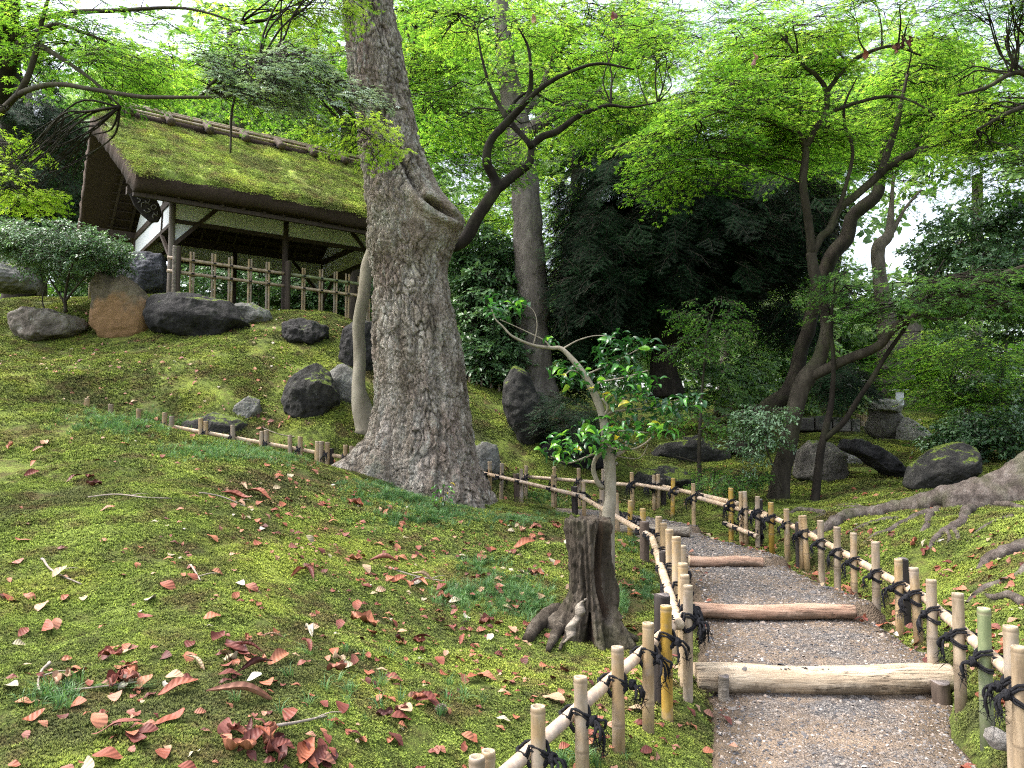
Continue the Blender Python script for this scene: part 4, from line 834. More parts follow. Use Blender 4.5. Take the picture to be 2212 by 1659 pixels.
MAT['rk_grey'] = mk_rock('grey_stone', (.07,.068,.062), (.15,.148,.138), (.27,.27,.255), .22, 3, 0, None, .6)
MAT['rk_pale'] = mk_rock('pale_stone', (.14,.135,.12), (.26,.25,.225), (.40,.39,.36), .03, 2.2, 0, None, .4)
MAT['rk_dim'] = mk_rock('dim_brown_stone', (.04,.035,.03), (.10,.09,.078), (.20,.185,.16), .1, 2.5, 0, None, .2)
rock('boulder','rounded brown-grey boulder lying alone at the far left of the upper slope',12.0,[(10,705),(22,678),(60,664),(120,672),(160,685),(165,700),(140,722),(80,742),(22,738)],'rk_brown',.9,12,.06,1)
rock('standing_stone','upright two-horned ochre stone left of the black boulder',12.1,[(190,700),(198,655),(196,610),(212,586),(228,592),(243,602),(254,598),(262,592),(300,625),(322,655),(318,700),(312,738),(250,745),(215,730)],'rk_orange',.55,3,.035,2,sub=(160,80),cut=.08,crk=0)
rock('standing_stone','blue-grey layered upright stone behind the ochre stone',13.0,[(248,590),(262,560),(285,543),(320,540),(348,548),(352,590),(346,640),(300,650),(262,620)],'rk_slate',.7,9,.06,3,strat=.7,sub=(120,80))
rock('boulder','long black boulder right of the ochre stone below the bamboo railing',12.6,[(312,680),(318,640),(345,630),(400,638),(440,645),(490,652),(520,690),(548,716),(500,736),(440,738),(350,722),(315,715)],'rk_black',.8,12,.05,4,sub=(140,80))
rock('boulder','grey boulder half hidden right of the long black boulder',13.1,[(490,680),(510,658),(545,655),(575,668),(582,690),(560,705),(510,705)],'rk_grey',.8,8,.05,5)
rock('boulder','small rugged black rock alone on the moss under the middle of the railing',12.3,[(606,730),(608,700),(630,688),(665,693),(700,705),(706,740),(690,752),(640,748),(615,742)],'rk_black',.8,12,.08,6)
rock('boulder','tall black rock wedged behind the slender smooth trunk',12.6,[(728,760),(738,710),(765,690),(800,700),(810,760),(800,815),(765,810),(735,790)],'rk_black',.7,10,.06,7)
rock('boulder','sharp-topped black boulder with moss on its shoulder left of the slender trunk',10.9,[(600,858),(625,812),(680,778),(705,800),(728,850),(728,893),(700,915),(650,918),(615,890)],'rk_blackmoss',.9,14,.06,8,sub=(120,80))
rock('boulder','rounded grey boulder between the sharp-topped black boulder and the slender trunk',11.3,[(700,850),(705,805),(735,785),(775,800),(785,850),(770,880),(720,880)],'rk_grey',.8,8,.04,9)
rock('boulder','low grey-green stone poking out of the moss above the buried bamboo stakes',-9.9,[(500,905),(508,868),(530,852),(556,862),(562,895),(545,915),(515,918)],'rk_grey',.8,9,.06,10)
rock('boulder','broad moss-capped stone just behind the half buried bamboo stakes',-9.7,[(375,925),(400,905),(460,893),(520,905),(552,930),(555,975),(380,975)],'rk_blackmoss',.9,9,.05,11)
rock('boulder','layered grey rock at the left edge behind the grey-green shrub',-14.2,[(-70,610),(-50,565),(0,552),(45,568),(62,600),(60,625),(-50,630)],'rk_grey',.8,9,.05,12,strat=.8)
rock('boulder','squarish lichen-spotted stone right beside the foot of the big trunk',10.7,[(1022,1040),(1024,965),(1045,952),(1072,962),(1082,1000),(1080,1050)],'rk_grey',.8,9,.05,13)
rock('boulder','dark mossy rock at the foot of the grey trunk, on its left side',12.6,[(1085,870),(1092,820),(1112,790),(1140,800),(1160,850),(1190,900),(1180,990),(1130,990),(1110,930)],'rk_blackmoss',.7,10,.06,14)
rock('boulder','dark rounded boulder under the blue-green shrub behind the sapling',-11.4,[(1160,1010),(1170,960),(1215,930),(1280,945),(1320,990),(1310,1030),(1180,1030)],'rk_black',.8,9,.04,15)
rock('boulder','low dark mossy hump right behind the far bamboo fence',-11.2,[(1350,1060),(1380,1020),(1450,1005),(1510,1030),(1530,1065),(1380,1080)],'rk_blackmoss',.9,7,.04,16)
rock('boulder','long dark rock shelf on the bank behind the thin upright sapling',13.6,[(1400,985),(1430,955),(1500,945),(1580,962),(1610,985),(1560,1005),(1440,1005)],'rk_blackmoss',.8,8,.05,17)
rock('boulder','split brown boulder with one pale face behind the thin forked maple',10.9,[(1722,1030),(1732,975),(1760,948),(1800,958),(1830,982),(1832,1030),(1815,1052),(1740,1048)],'rk_dim',.9,12,.05,18,sub=(120,80))
rock('boulder','flat whitish rock showing through the moss right of the split boulder',11.6,[(1785,985),(1800,968),(1835,970),(1880,990),(1885,1008),(1840,1002),(1800,998)],'rk_pale',.9,9,.08,19)
rock('boulder','black rock beam lying slantwise down the mossy bank',11.7,[(1818,968),(1828,945),(1860,948),(1900,968),(1935,990),(1965,1020),(1980,1048),(1950,1040),(1900,1010),(1870,985)],'rk_black',.7,10,.07,20,sub=(120,80))
rock('boulder','big black boulder with a green mossy top above the spreading roots',10.6,[(1970,1055),(1985,1010),(2030,972),(2080,955),(2112,970),(2118,1010),(2110,1062),(2040,1070)],'rk_blackmoss',.9,12,.05,21,sub=(120,80))
rock('balanced_rock','tall grey rock with a pale domed cap perched at the top of the bank',-14.2,[(1876,925),(1888,895),(1888,872),(1905,862),(1940,866),(1952,885),(1950,915),(1945,960),(1905,955),(1880,935)],'rk_dim',.8,9,.035,22,sub=(120,80))
rock('boulder','pale slab-like rock leaning on the right side of the tall grey rock',-14.0,[(1940,960),(1945,905),(1962,902),(2000,925),(2015,940),(2014,965),(1980,962)],'rk_pale',.8,9,.04,23)
rock('cap_stone','pale smooth domed stone resting on the tall grey rock',-14.0,[(1886,882),(1890,868),(1906,860),(1940,864),(1953,880),(1950,892),(1920,888),(1895,886)],'rk_pale',.9,6,.03,24)
rock('boulder','small grey stone behind the black mossy boulder at the right',-11.5,[(2108,1010),(2120,990),(2150,992),(2158,1015),(2140,1025),(2115,1022)],'rk_grey',.8,7,.05,25)
rock('boulder','dark stone beyond the grey stone near the right edge',-11.8,[(2070,985),(2090,970),(2125,975),(2130,1000),(2080,1000)],'rk_dim',.8,7,.05,26)
rock('boulder','smooth tan stone lying at the lower right edge of the path',-2.95,[(2137,1600),(2140,1582),(2158,1575),(2185,1590),(2205,1612),(2190,1625),(2150,1618)],'pebble',.8,5,.03,27)
# low stone edging at the top of the bank
t = thing('stone_edging', 'low row of dark squared stones behind the forked maple at the top of the bank', 'stone wall', base(1790,920,15.5))
for k,(x0,x1,y0,y1) in enumerate([(1718,1752,902,920),(1754,1790,899,920),(1792,1830,902,922),(1832,1850,905,926),(1700,1716,902,915)]):
    a = P(x0,y1,15.5); b = P(x1,y0,15.5); V, Fa = box(a[0],15.3,a[2]-.1,b[0]-.01,15.8,b[2]); me = mesh('stone', V-np.array(t.location), Fa, [MAT['rk_dim']], False)
    o = ob('stone', me, t); bv = o.modifiers.new('b','BEVEL'); bv.width = .03; bv.segments = 2
# small white roofed sign
p0 = P(1942,868,14.8)
t = thing('notice_board', 'small white notice board with a little roof behind the balanced rock', 'sign', (p0[0],p0[1],groundz(p0[0],p0[1])))
z0 = p0[2]-t.location[2]; ob('post', mesh('post', *box(-.02,-.01,-.1,.02,.02,z0+.05), [MAT['timber_grey']], False), t)
ob('board', mesh('board', *box(-.075,-.045,z0-.07,.075,-.012,z0+.19), [MAT['signw']], False), t)
for s in (-1,1):
    ob('roof_board', mesh('roof_board', *beam((0,-.10,z0+.235),(0,.08,z0+.235),.16,.015), [MAT['signw']], False), t, loc=(s*.06,0,-.012), rot=(0,s*.0,0))
# ---------------------------------------------------------------- right tree with its roots
t = thing('old_tree', 'big tree at the right edge with coarse bark and roots snaking over the moss', 'tree', base(2440,1090,6.7))
lx, ly, lz = t.location
def right_trunk():
    zz = np.concatenate([np.linspace(-.6,1.6,90), np.linspace(1.65,7,60)]); nu = 200; th = np.linspace(0,2*np.pi,nu,endpoint=False); T, Z = np.meshgrid(th, zz)
    h = np.clip((1.0-Z)/1.0,0,1.6); rad = .50-.02*Z + 0*T
    for a0, reach, wd, pw in [(math.pi-.06,1.0,.24,2.6),(math.pi+.50,.6,.22,2.4),(-math.pi/2,.35,.4,2),(math.pi-.9,.35,.3,2),(0,.4,.5,2)]:
        da = np.angle(np.exp(1j*(T-a0))); rad = rad + reach*np.exp(-(da/wd)**2)*np.minimum(h,1.02)**pw
    V = np.stack([rad*np.cos(T), rad*np.sin(T), Z],-1).reshape(-1,3)
    f1,f2,cid = worley(V*np.array([10,10,3.6])+.5*fbm(V*4,2,1)[:,None], 31); cr = np.exp(-((f2-f1)/.16)**2)
    d = -.03*cr + .02*(cid-.4)+.05*fbm(V*3,3,2)+.03*fbm(V*np.array([14,14,6]),3,3)+.03*(1-3*np.abs(fbm(V*np.array([5,5,2]),3,8)))
    V = V + np.stack([np.cos(T).ravel(),np.sin(T).ravel(),0*Z.ravel()],1)*d[:,None]
    ob('trunk', mesh('trunk', V, gridfaces(nu,len(zz),True), [MAT['bark_right']], attrs={'cav':cr}), t)
right_trunk()
crown('crown', [(2500,-500,6.5,420,200,2,500)], 'maple', t, s=1.2, seed=66, holes=False)
roots = [([(2200,1078),(2172,1080),(2130,1086),(2085,1092),(2016,1094),(1975,1097),(1937,1102),(1870,1113),(1818,1129),(1783,1145),(1742,1158)], .13,.05),
 ([(2180,1062),(2120,1066),(2060,1076),(2011,1080),(1960,1088),(1920,1090)], .10,.03),
 ([(2140,1070),(2090,1072),(2050,1066),(2010,1072)], .09,.03),
 ([(2108,1084),(2060,1090),(2030,1098),(2008,1114),(2004,1135),(1990,1150)], .05,.022),
 ([(2150,1086),(2110,1098),(2085,1110),(2080,1129),(2060,1142),(2042,1150),(2020,1168),(2006,1190)], .05,.018),
 ([(2042,1150),(2050,1165),(2040,1178)], .025,.01),([(2060,1142),(2070,1160),(2066,1172)], .022,.01),
 ([(1935,1124),(1910,1128),(1870,1136),(1850,1144),(1831,1155),(1800,1178)], .03,.018),
 ([(2020,1108),(1990,1114),(1950,1132),(1923,1147),(1890,1160),(1860,1176)], .04,.018),
 ([(2240,1178),(2212,1188),(2175,1203),(2140,1216),(2115,1230)], .06,.03),([(2240,1222),(2200,1242),(2160,1262),(2120,1278),(2090,1300)], .05,.02),
 ([(2140,1093),(2180,1096),(2215,1100),(2240,1104)], .03,.02),([(1900,1108),(1860,1100),(1820,1098),(1790,1108),(1760,1118)], .03,.014),
 ([(1890,1104),(1850,1092),(1810,1094),(1780,1102)], .025,.012),([(2190,1116),(2150,1128),(2110,1150),(2090,1172)], .018,.008),
 ([(1780,1110),(1730,1104),(1700,1112),(1660,1124)], .035,.02),([(2212,1310),(2180,1290),(2150,1296),(2120,1280)], .03,.012)]
for k,(pp, ra, rb) in enumerate(roots):
    Q = np.array([G(a,b) for a,b in pp]); n = len(Q); R_ = np.linspace(ra, rb, n); Q[:,2] += R_*.25; Q[-1,2] -= rb*1.2
    V, Fa = tube(Q-np.array(t.location), R_, 16, 10, .5, 16, k+3, wob=.8)
    ob('root', mesh('root', V, Fa, [MAT['bark_right']], attrs={'cav': np.clip(fbm(V*12,3,k)*1.5-.3,0,1)}), t)
# ---------------------------------------------------------------- stump
def stump():
    b0 = P(1278,1390,4.4); t = thing('tree_stump', 'hollow weathered stump with flaring roots standing on the moss beside the path fence', 'stump', (b0[0], b0[1]+.12, groundz(b0[0],b0[1])))
    top = P(1278,1130,4.4)[2] - t.location[2]; nu, nv = 200, 130
    th = np.linspace(0,2*np.pi,nu,endpoint=False); zz = np.linspace(-.12, top, nv); T, Z = np.meshgrid(th, zz); u = np.clip(Z/top,0,1)
    px2m = 4.4/F
    rad = np.interp(u.ravel(), [0,.1,.25,.5,.8,1], np.array([56,52,46,42,46,50])*px2m).reshape(u.shape)
    h = np.clip(1-u/.45,0,1.3)
    for a0, reach, wd, pw in [(math.pi+.05,.30,.26,1.9),(math.pi+.75,.12,.22,1.8),(-.5,.13,.30,1.6),(-1.3,.06,.25,1.6),(.4,.1,.3,2),(1.8,.1,.5,2)]:
        da = np.angle(np.exp(1j*(T-a0))); rad = rad + reach*np.exp(-(da/wd)**2)*h**pw
    q = v3((np.cos(T)*2.4).ravel(),(np.sin(T)*2.4).ravel(),(Z*2.2).ravel()); rad = rad + .014*fbm(q*1.6,3,4).reshape(rad.shape) + .007*np.sin(T*11+3*vn(q,2).reshape(T.shape))
    # bulge along the right lower side
    da = np.angle(np.exp(1j*(T-.1))); rad += .05*np.exp(-(da/.5)**2)*np.exp(-((u-.38)/.22)**2)
    # hollow cleft on the front right and an opening at the foot
    a_c = -0.92 + .22*(1-u); da = np.angle(np.exp(1j*(T-a_c))); wd = .46*np.clip(np.sin(np.pi*np.clip((u-.14)/.95,0,1)),0,1)**.6+.02
    cleft = np.exp(-(da/wd)**4)*(u>.16)*np.clip((u-.16)/.06,0,1); 
    da2 = np.angle(np.exp(1j*(T+math.pi/2+.12-.2*u))); hole = np.exp(-(da2/(.21*(1-np.clip(u/.27,0,1))+.03))**4)*(u<.27)
    lip = np.exp(-((np.abs(da)-wd*1.25)/.09)**2)*(u>.2)
    rad_o = rad + .018*lip; rad2 = rad_o*(1-.80*cleft)*(1-.62*hole)
    V = np.stack([rad2*np.cos(T), rad2*np.sin(T), Z + (.05*fbm(q*2.2,3,9).reshape(Z.shape)+.03*np.sign(vn(q*5,10)).reshape(Z.shape)*vn(q*5,10).reshape(Z.shape)**2)*u**4],-1).reshape(-1,3)
    f1,f2,cid = worley(V*np.array([26,26,7])+.5*fbm(V*9,2,1)[:,None], 3); cr = np.exp(-((f2-f1)/.12)**2)
    V = V + np.stack([np.cos(T).ravel(),np.sin(T).ravel(),0*Z.ravel()],1)*((-.009*cr+.010*fbm(V*22,3,4)+.006*np.sin(V[:,2]*3+24*np.arctan2(V[:,1],V[:,0])+4*fbm(V*5,2,3))))[:,None]
    # inner wall down into the hollow
    inn = []; ri = rad2[-1]*.72
    Fa = gridfaces(nu,nv,True).tolist(); n0 = len(V)
    rings = [(.93,0.012),(.80,-.0),(.62,-.06),(.5,-.25),(.1,-.3)]
    for k,(sc_,dz) in enumerate(rings):
        inn.append(np.stack([rad2[-1]*sc_*np.cos(th), rad2[-1]*sc_*np.sin(th), top+dz+.02*vn(v3(np.cos(th)*3,np.sin(th)*3,k),6)],-1))
    V = np.vstack([V]+inn); last = (nv-1)*nu
    for k in range(len(rings)):
        a = last if k == 0 else n0+(k-1)*nu; b = n0+k*nu
        Fa += [[a+j, a+(j+1)%nu, b+(j+1)%nu, b+j] for j in range(nu)]
    mi = np.zeros(len(Fa), int); dark = (np.maximum(cleft, hole) > .5).ravel(); 
    for i in range((nv-1)*nu):
        if dark[i]: mi[i] = 1
    mi[(nv-1)*nu+nu*2:] = 1
    ob('trunk', mesh('trunk', V, Fa, [MAT['stump'], MAT['stump_in']], True, mi), t)
    for k,(pp,ra,rb) in enumerate([([(1205,1330),(1175,1350),(1155,1370),(1140,1395)],.055,.03),([(1235,1340),(1205,1375),(1190,1398),(1182,1412)],.04,.015),([(1320,1365),(1350,1380),(1375,1392)],.035,.015),([(1225,1385),(1215,1400),(1210,1412)],.015,.008)]):
        Q = np.array([G(a,b) for a,b in pp]); Q[:,2] += .02; R_ = np.linspace(ra,rb,len(Q)); V, Fa = tube(Q-np.array(t.location), R_, 12, 8, .3, 25, k, wob=.5); ob('root', mesh('root', V, Fa, [MAT['stump']]), t)
    # loose strip of bark at the foot opening
    a = P(1262,1295,4.2)-np.array(t.location); b = P(1222,1388,4.1)-np.array(t.location); tt = np.linspace(0,1,14)[:,None]
    L0 = a*(1-tt)+b*tt + np.array([[-.012*math.sin(k),-.01*math.cos(k*1.7),0] for k in range(14)]); wd = (.010+.020*np.sin(np.pi*np.linspace(.1,.9,14)))[:,None]
    V = np.vstack([L0-np.array([1,0,.3])*wd, L0+np.array([0,-.012,0]), L0+np.array([1,0,.3])*wd]); Fa = [[i, i+1, 14+i+1, 14+i] for i in range(13)]+[[14+i,14+i+1,28+i+1,28+i] for i in range(13)]
    o = ob('bark_strip', mesh('bark_strip', V, Fa, [MAT['log_grey']]), t); sd = o.modifiers.new('s','SOLIDIFY'); sd.thickness = .008
    return t
stump()
# ---------------------------------------------------------------- camellia sapling
cam_t = thing('camellia_sapling', 'crooked sapling with pale bark and big glossy bright green leaves behind the stump', 'sapling', tuple(base(1311,1185,5.4)))
D0 = 5.4
trunk('trunk', cam_t, [(1312,1290,D0,0.0515),(1311,1129,D0,0.0452),(1317,1077,D0,0.0390),(1316,1032,D0,0.0406),(1315,1000,D0,0.0390),(1310,965,D0,0.0328),(1303,905,D0,0.0281),(1287,857,D0,0.0265),(1262,810,D0,0.0234),(1238,779,D0,0.0203),(1212,753,D0,0.0156),(1190,751,D0,0.0133),(1153,746,D0-.05,0.0101),(1108,727,D0-.1,0.0078),(1086,705,D0-.1,0.0062),(1071,690,D0-.1,0.0047),(1062,668,D0-.1,0.0031)], mat='bark_sapling', seg=14, bump=.10, bs=14, wob=.25)
SB = [[(1300,1055,0,.026),(1290,1044,0,.024),(1281,1018,-.02,.022),(1284,995,-.03,.02),(1300,975,-.02,.022),(1312,965,0,.02)],
 [(1318,1000,0,.03),(1330,985,.03,.022),(1352,970,.05,.015),(1352,950,.1,.01)],
 [(1300,962,-.03,.010),(1340,972,-.1,.010),(1375,968,-.15,.009),(1405,948,-.18,.008),(1416,925,-.2,.005)],
 [(1295,975,-.03,.011),(1260,990,-.1,.009),(1225,1000,-.15,.007),(1190,985,-.2,.004)],
 [(1303,905,0,.018),(1318,893,.03,.014),(1360,885,.08,.010),(1420,880,.1,.007),(1470,860,.1,.004)],
 [(1303,900,0,.014),(1312,880,-.05,.012),(1300,860,-.08,.009)],
 [(1275,840,0,.010),(1300,825,-.08,.008),(1350,815,-.1,.006),(1400,800,-.1,.004)],
 [(1262,812,0,.010),(1300,795,.08,.008),(1350,770,.1,.006),(1395,745,.1,.004)],
 [(1258,808,0,.009),(1235,800,-.08,.007),(1218,812,-.1,.005)],[(1214,755,0,.009),(1250,735,.05,.006),(1290,725,.1,.005),(1330,730,.1,.003)],
 [(1190,751,0,.008),(1176,735,0,.006),(1150,722,0,.005),(1120,708,0,.004),(1080,690,0,.003)],[(1153,744,0,.006),(1160,700,0,.004),(1150,668,0,.003),(1120,655,0,.002)],
 [(1300,965,0,.009),(1285,935,-.1,.006),(1250,930,-.15,.004)],[(1310,940,0,.009),(1350,930,-.12,.006),(1400,935,-.15,.004)],[(1330,985,0,.006),(1380,990,-.1,.004),(1400,960,-.1,.003)]]
for k,b in enumerate(SB): trunk('branch', cam_t, [(x,y,D0+e,r_*.75) for x,y,e,r_ in b], mat='bark_sapling', seg=7, per=5, seed=k, wob=.5)
def cam_leaf(seed):
    r = np.random.default_rng(seed); n, m = 7, 5; V = []; c = .25+.35*r.random(); 
    for i in range(n):
        t = i/(n-1); wd = .021*math.sin(math.pi*min(1,t*.93+.03))**.75*(1-.25*t)
        for j in range(m):
            s = (j/(m-1)*2-1); V.append([.085*t, s*wd, abs(s)*.009*math.sin(math.pi*t)+.012*math.sin(t*2.4)-c*.07*t*t+.002*math.sin(9*t+s*2)])
    V += [[-.012,0,-.002],[0,.001,0]]
    return mesh('leaf', V, gridfaces(m,n).tolist()+[[n*m, n*m+1, 2]], [MAT['camellia']])
CL = [cam_leaf(i) for i in range(5)]
blobs = [(1085,668,30,20,15,0),(1120,655,20,14,9,-.05),(1060,640,10,10,3,0),(1185,735,16,8,4,0),(1300,740,30,18,9,.1),(1340,735,35,20,15,.1),(1390,745,40,20,12,.1),(1330,765,45,20,16,.1),(1215,800,35,20,14,-.1),(1250,820,45,20,12,0),(1300,800,45,22,16,0),
 (1350,810,50,24,22,0),(1390,825,45,26,20,0),(1330,850,45,20,12,0),(1370,870,60,26,26,0),(1430,880,50,26,22,.05),(1480,870,40,22,14,.1),(1290,925,50,24,22,-.1),(1240,955,50,26,22,-.15),(1190,965,40,20,10,-.2),(1340,950,45,26,16,-.1),(1395,930,50,20,14,-.18),(1420,925,40,18,8,-.2),(1230,990,50,14,8,-.15),(1310,965,45,16,12,-.15),(1360,905,40,16,8,0)]
r = np.random.default_rng(3); allp = []
for (x,y,rx,ry,n,e) in blobs:
    for k in range(int(n*2.1)):
        a = r.uniform(0,2*np.pi); q = math.sqrt(r.random()); p = P(x+rx*q*math.cos(a), y+ry*q*math.sin(a), D0+e+r.normal(0,.11)) - np.array(cam_t.location)
        allp.append((p, (r.normal(0,.4), r.normal(.18,.35), r.uniform(0,2*np.pi)), r.uniform(.62,1.02), r.integers(5)))
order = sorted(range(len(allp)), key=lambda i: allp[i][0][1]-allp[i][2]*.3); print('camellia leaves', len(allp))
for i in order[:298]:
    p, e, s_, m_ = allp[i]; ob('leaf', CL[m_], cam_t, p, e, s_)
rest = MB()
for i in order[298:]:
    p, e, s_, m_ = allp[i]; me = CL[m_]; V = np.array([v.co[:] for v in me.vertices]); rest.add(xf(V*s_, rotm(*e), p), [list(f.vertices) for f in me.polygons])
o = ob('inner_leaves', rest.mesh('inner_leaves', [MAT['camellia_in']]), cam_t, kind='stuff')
# ---------------------------------------------------------------- bamboo pieces
def bamboo_mesh(name, L, r, mats, nodes, seed=0, seg=18, open_top=True, bend=.0):
    """stands along +Z from 0 to L; last node just below the cut top"""
    rr = np.random.default_rng(seed); zs = [0.0]; R = [r*1.03]; nd = [0.]
    for nz in sorted(nodes):
        for dz, k, w_ in [(-.012,1.0,0),(-.004,1.075,.6),(0,.985,1.),(.004,1.06,.6),(.012,1.0,0)]:
            z = nz+dz
            if z > zs[-1]+.001 and z < L-.001: zs.append(z); R.append(r*k*(1.02-.05*z/L)); nd.append(w_)
    zs.append(L); R.append(r*.985*(1.02-.05)); nd.append(.25)
    z = np.array(zs); R = np.array(R); th = np.linspace(0,2*np.pi,seg,endpoint=False)
    V = np.stack([R[:,None]*np.cos(th)[None]+bend*np.sin(z/L*math.pi)[:,None]*r, R[:,None]*np.sin(th)[None], np.repeat(z[:,None],seg,1)],-1).reshape(-1,3); A = np.repeat(np.array(nd)[:,None],seg,1).ravel()
    Fa = gridfaces(seg,len(z),True).tolist(); mi = [0]*len(Fa); n = len(V); R1 = R[-1]
    if open_top:
        rings = [(R1*.72, L-.0005),(R1*.66, L-.010),(R1*.3, L-.013)]
        for k,(q,zz) in enumerate(rings):
            V = np.vstack([V, np.stack([q*np.cos(th), q*np.sin(th), 0*th+zz],-1)]); a = n-seg if k == 0 else n+(k-1)*seg; b = n+k*seg
            Fa += [[a+j,a+(j+1)%seg,b+(j+1)%seg,b+j] for j in range(seg)]; mi += [1]*seg
        Fa.append(list(range(n+2*seg,n+3*seg))); mi.append(1); A = np.concatenate([A, np.zeros(3*seg)])
    else:
        Fa.append(list(range(n-seg,n))); mi.append(1)
    Fa.append(list(range(seg))[::-1]); mi.append(1)
    return mesh(name, V, Fa, mats, True, mi, {'nd': A})
def smooth_edge(o, ang=40):
    pass
def stake_mesh(name, L, r, seed=0, mat='stake', top='stake_top'):
    rr = np.random.default_rng(seed); th = np.linspace(0,2*np.pi,14,endpoint=False); z = np.array([0,.3,.6,.85,.98,1.0])*L
    V = np.concatenate([np.stack([r*(1+.06*np.sin(3*th+k+seed)-(.06 if k==5 else 0))*np.cos(th), r*(1+.06*np.sin(2*th+k*2))*np.sin(th), 0*th+zz+.004*np.sin(2*th+seed)],-1) for k,zz in enumerate(z)])
    Fa = gridfaces(14,6,True).tolist(); mi = [0]*len(Fa); Fa.append(list(range(70,84))); mi.append(1); Fa.append(list(range(14))[::-1]); mi.append(1)
    return mesh(name, V, Fa, [MAT[mat], MAT[top]], True, mi)
def tie_mesh(name, seed, tails=4, pr=.027, rr=.024):
    """black cord lashing: post along Z at the origin, rail along X at y=+(pr+rr); knot and frayed ends on -Y"""
    r = np.random.default_rng(seed); mb = MB(); th = np.linspace(0,2*np.pi,26); off = pr+rr; w = .0058
    for s in (-1,1):
        for k in range(2):
            dz = (k-.5)*.012; a = .034+.002*k
            X = 1.15*pr*np.cos(th); Yc = off/2 + (off/2+pr+w)*np.sin(th); Zc = s*a*np.cos(th)*np.where(np.sin(th)<0,1,-.3)*1.05 + dz
            X = X + s*.0*Zc; C = np.stack([X*(1+.55*(np.sin(th)>0)), Yc, Zc + .002*np.sin(th*7+k)],1)
            mb.add(*tube(C, w, 6, 1, .25, 60, seed+k, cap=False))
    k0 = np.array([.012*r.normal(), -pr-.014, -.004])
    for k in range(5):
        a = r.uniform(0,6.28); C = [k0+np.array([.016*math.cos(a+t*1.6), -.006+.006*math.sin(t*2), .016*math.sin(a+t*1.6)]) for t in range(5)]; mb.add(*tube(C, .006, 6, 3, .3, 60, k))
    for k in range(tails):
        a = r.uniform(-1.2,1.2); L = r.uniform(.045,.105); out = r.uniform(.01,.05); 
        C = [k0+np.array([math.sin(a)*L*t*.7+.004*r.normal(), -out*math.sin(t*2.2)-.004*t, -L*t**1.3*abs(math.cos(a))+.012*math.sin(t*3)+.003*r.normal()]) for t in np.linspace(0,1,6)]
        mb.add(*tube(C, [.006,.0055,.005,.0055,.0065,.004], 6, 3, .35, 70, k))
        for j in range(5):
            e = np.array(C[-1]); mb.add(*tube([e, e+r.normal(0,.012,3)+np.array([0,0,-.012]), e+r.normal(0,.016,3)+np.array([0,0,-.03])], [.0022,.0016,.0008], 3, 1, cap=False))
    return mb.mesh(name, [MAT['rope']])
TIES = [tie_mesh('rope_tie', i, 3+i%3) for i in range(5)]; TIES_S = [tie_mesh('rope_tie', 10+i, 1, .02, .02) for i in range(3)]
POST = {}
def post_mesh(L, r, kind, seed):
    key = (round(L,2), round(r,3), kind, seed%3)
    if key not in POST:
        rr = np.random.default_rng(seed+int(L*100)); n1 = L-.045; nodes = [L-.018, L-.018-rr.uniform(.24,.33)]
        if nodes[-1] > .3: nodes.append(nodes[-1]-rr.uniform(.2,.3))
        POST[key] = bamboo_mesh('post', L, r, [MAT['bb_'+kind], MAT['bb_top']], nodes, seed)
    return POST[key]
kinds = ['tan','grey','tan','grey','tan','tan','grey']
def put_post(t, x, ytop, d, k, r=.025, kind=None, foot=None, lean=None):
    p = P(x, ytop, d); zf = (groundz(p[0],p[1]) if foot is None else foot) - .10; L = round((p[2]-zf)*25)/25
    rr = random.Random(k*7+int(x)); lx = rr.gauss(0,.018); ly = rr.gauss(0,.015)
    kind = kind or kinds[rr.randrange(7)]
    if kind == 'stake': me = STK[k%3]; L = .7; r_s = 1
    elif kind == 'stakeb': me = STB[k%3]; L = .7
    else: me = post_mesh(L, round(r*rr.uniform(.94,1.06)*400)/400, kind, rr.randrange(3))
    o = ob('support_stake' if kind.startswith('stake') else 'post', me, t, (p[0]-math.sin(lx)*0, p[1], p[2]-L), None)
    o.location = Vector((p[0],p[1],p[2])) - Vector((lx*L, ly*L, L)); o.rotation_euler = (-ly, lx, rr.uniform(-.4,.4))
    o.location -= t.location; return p
STK = [stake_mesh('support_stake', .7, .036, i) for i in range(3)]; STB = [stake_mesh('support_stake', .7, .037, i, 'stake_brown') for i in range(3)]
def put_rail(t, a, b, r, side, name='rail', mat='bb_rail', ext=.06):
    """rail between two points a, b (world), pushed sideways off the posts"""
    a = np.array(a, float); b = np.array(b, float); u = b-a; L = np.linalg.norm(u); u /= L; a = a-u*ext; L += 2*ext
    nodes = list(np.arange(.18+.1*random.random(), L-.03, .31)); me = bamboo_mesh(name, L, r, [MAT[mat], MAT['bb_top']], nodes, int(L*100), 16)
    o = ob(name, me, t); q = Vector(u).to_track_quat('Z','Y'); o.rotation_mode = 'QUATERNION'; o.rotation_quaternion = q; o.location = Vector(a+side) - t.location; return o
def put_tie(t, p, u, side_sign, k, small=False, s=1.0):
    """p on post axis at rail height, u rail direction; side_sign +1 when the rail is on the left of u"""
    yaw = math.atan2(u[1], u[0]) + (0 if side_sign > 0 else math.pi); me = (TIES_S if small else TIES)[k%(3 if small else 5)]
    o = ob('rope_tie', me, t, Vector(p)-t.location, (0, -math.atan2(u[2], math.hypot(u[0],u[1]))*(1 if side_sign>0 else -1), yaw), s); return o
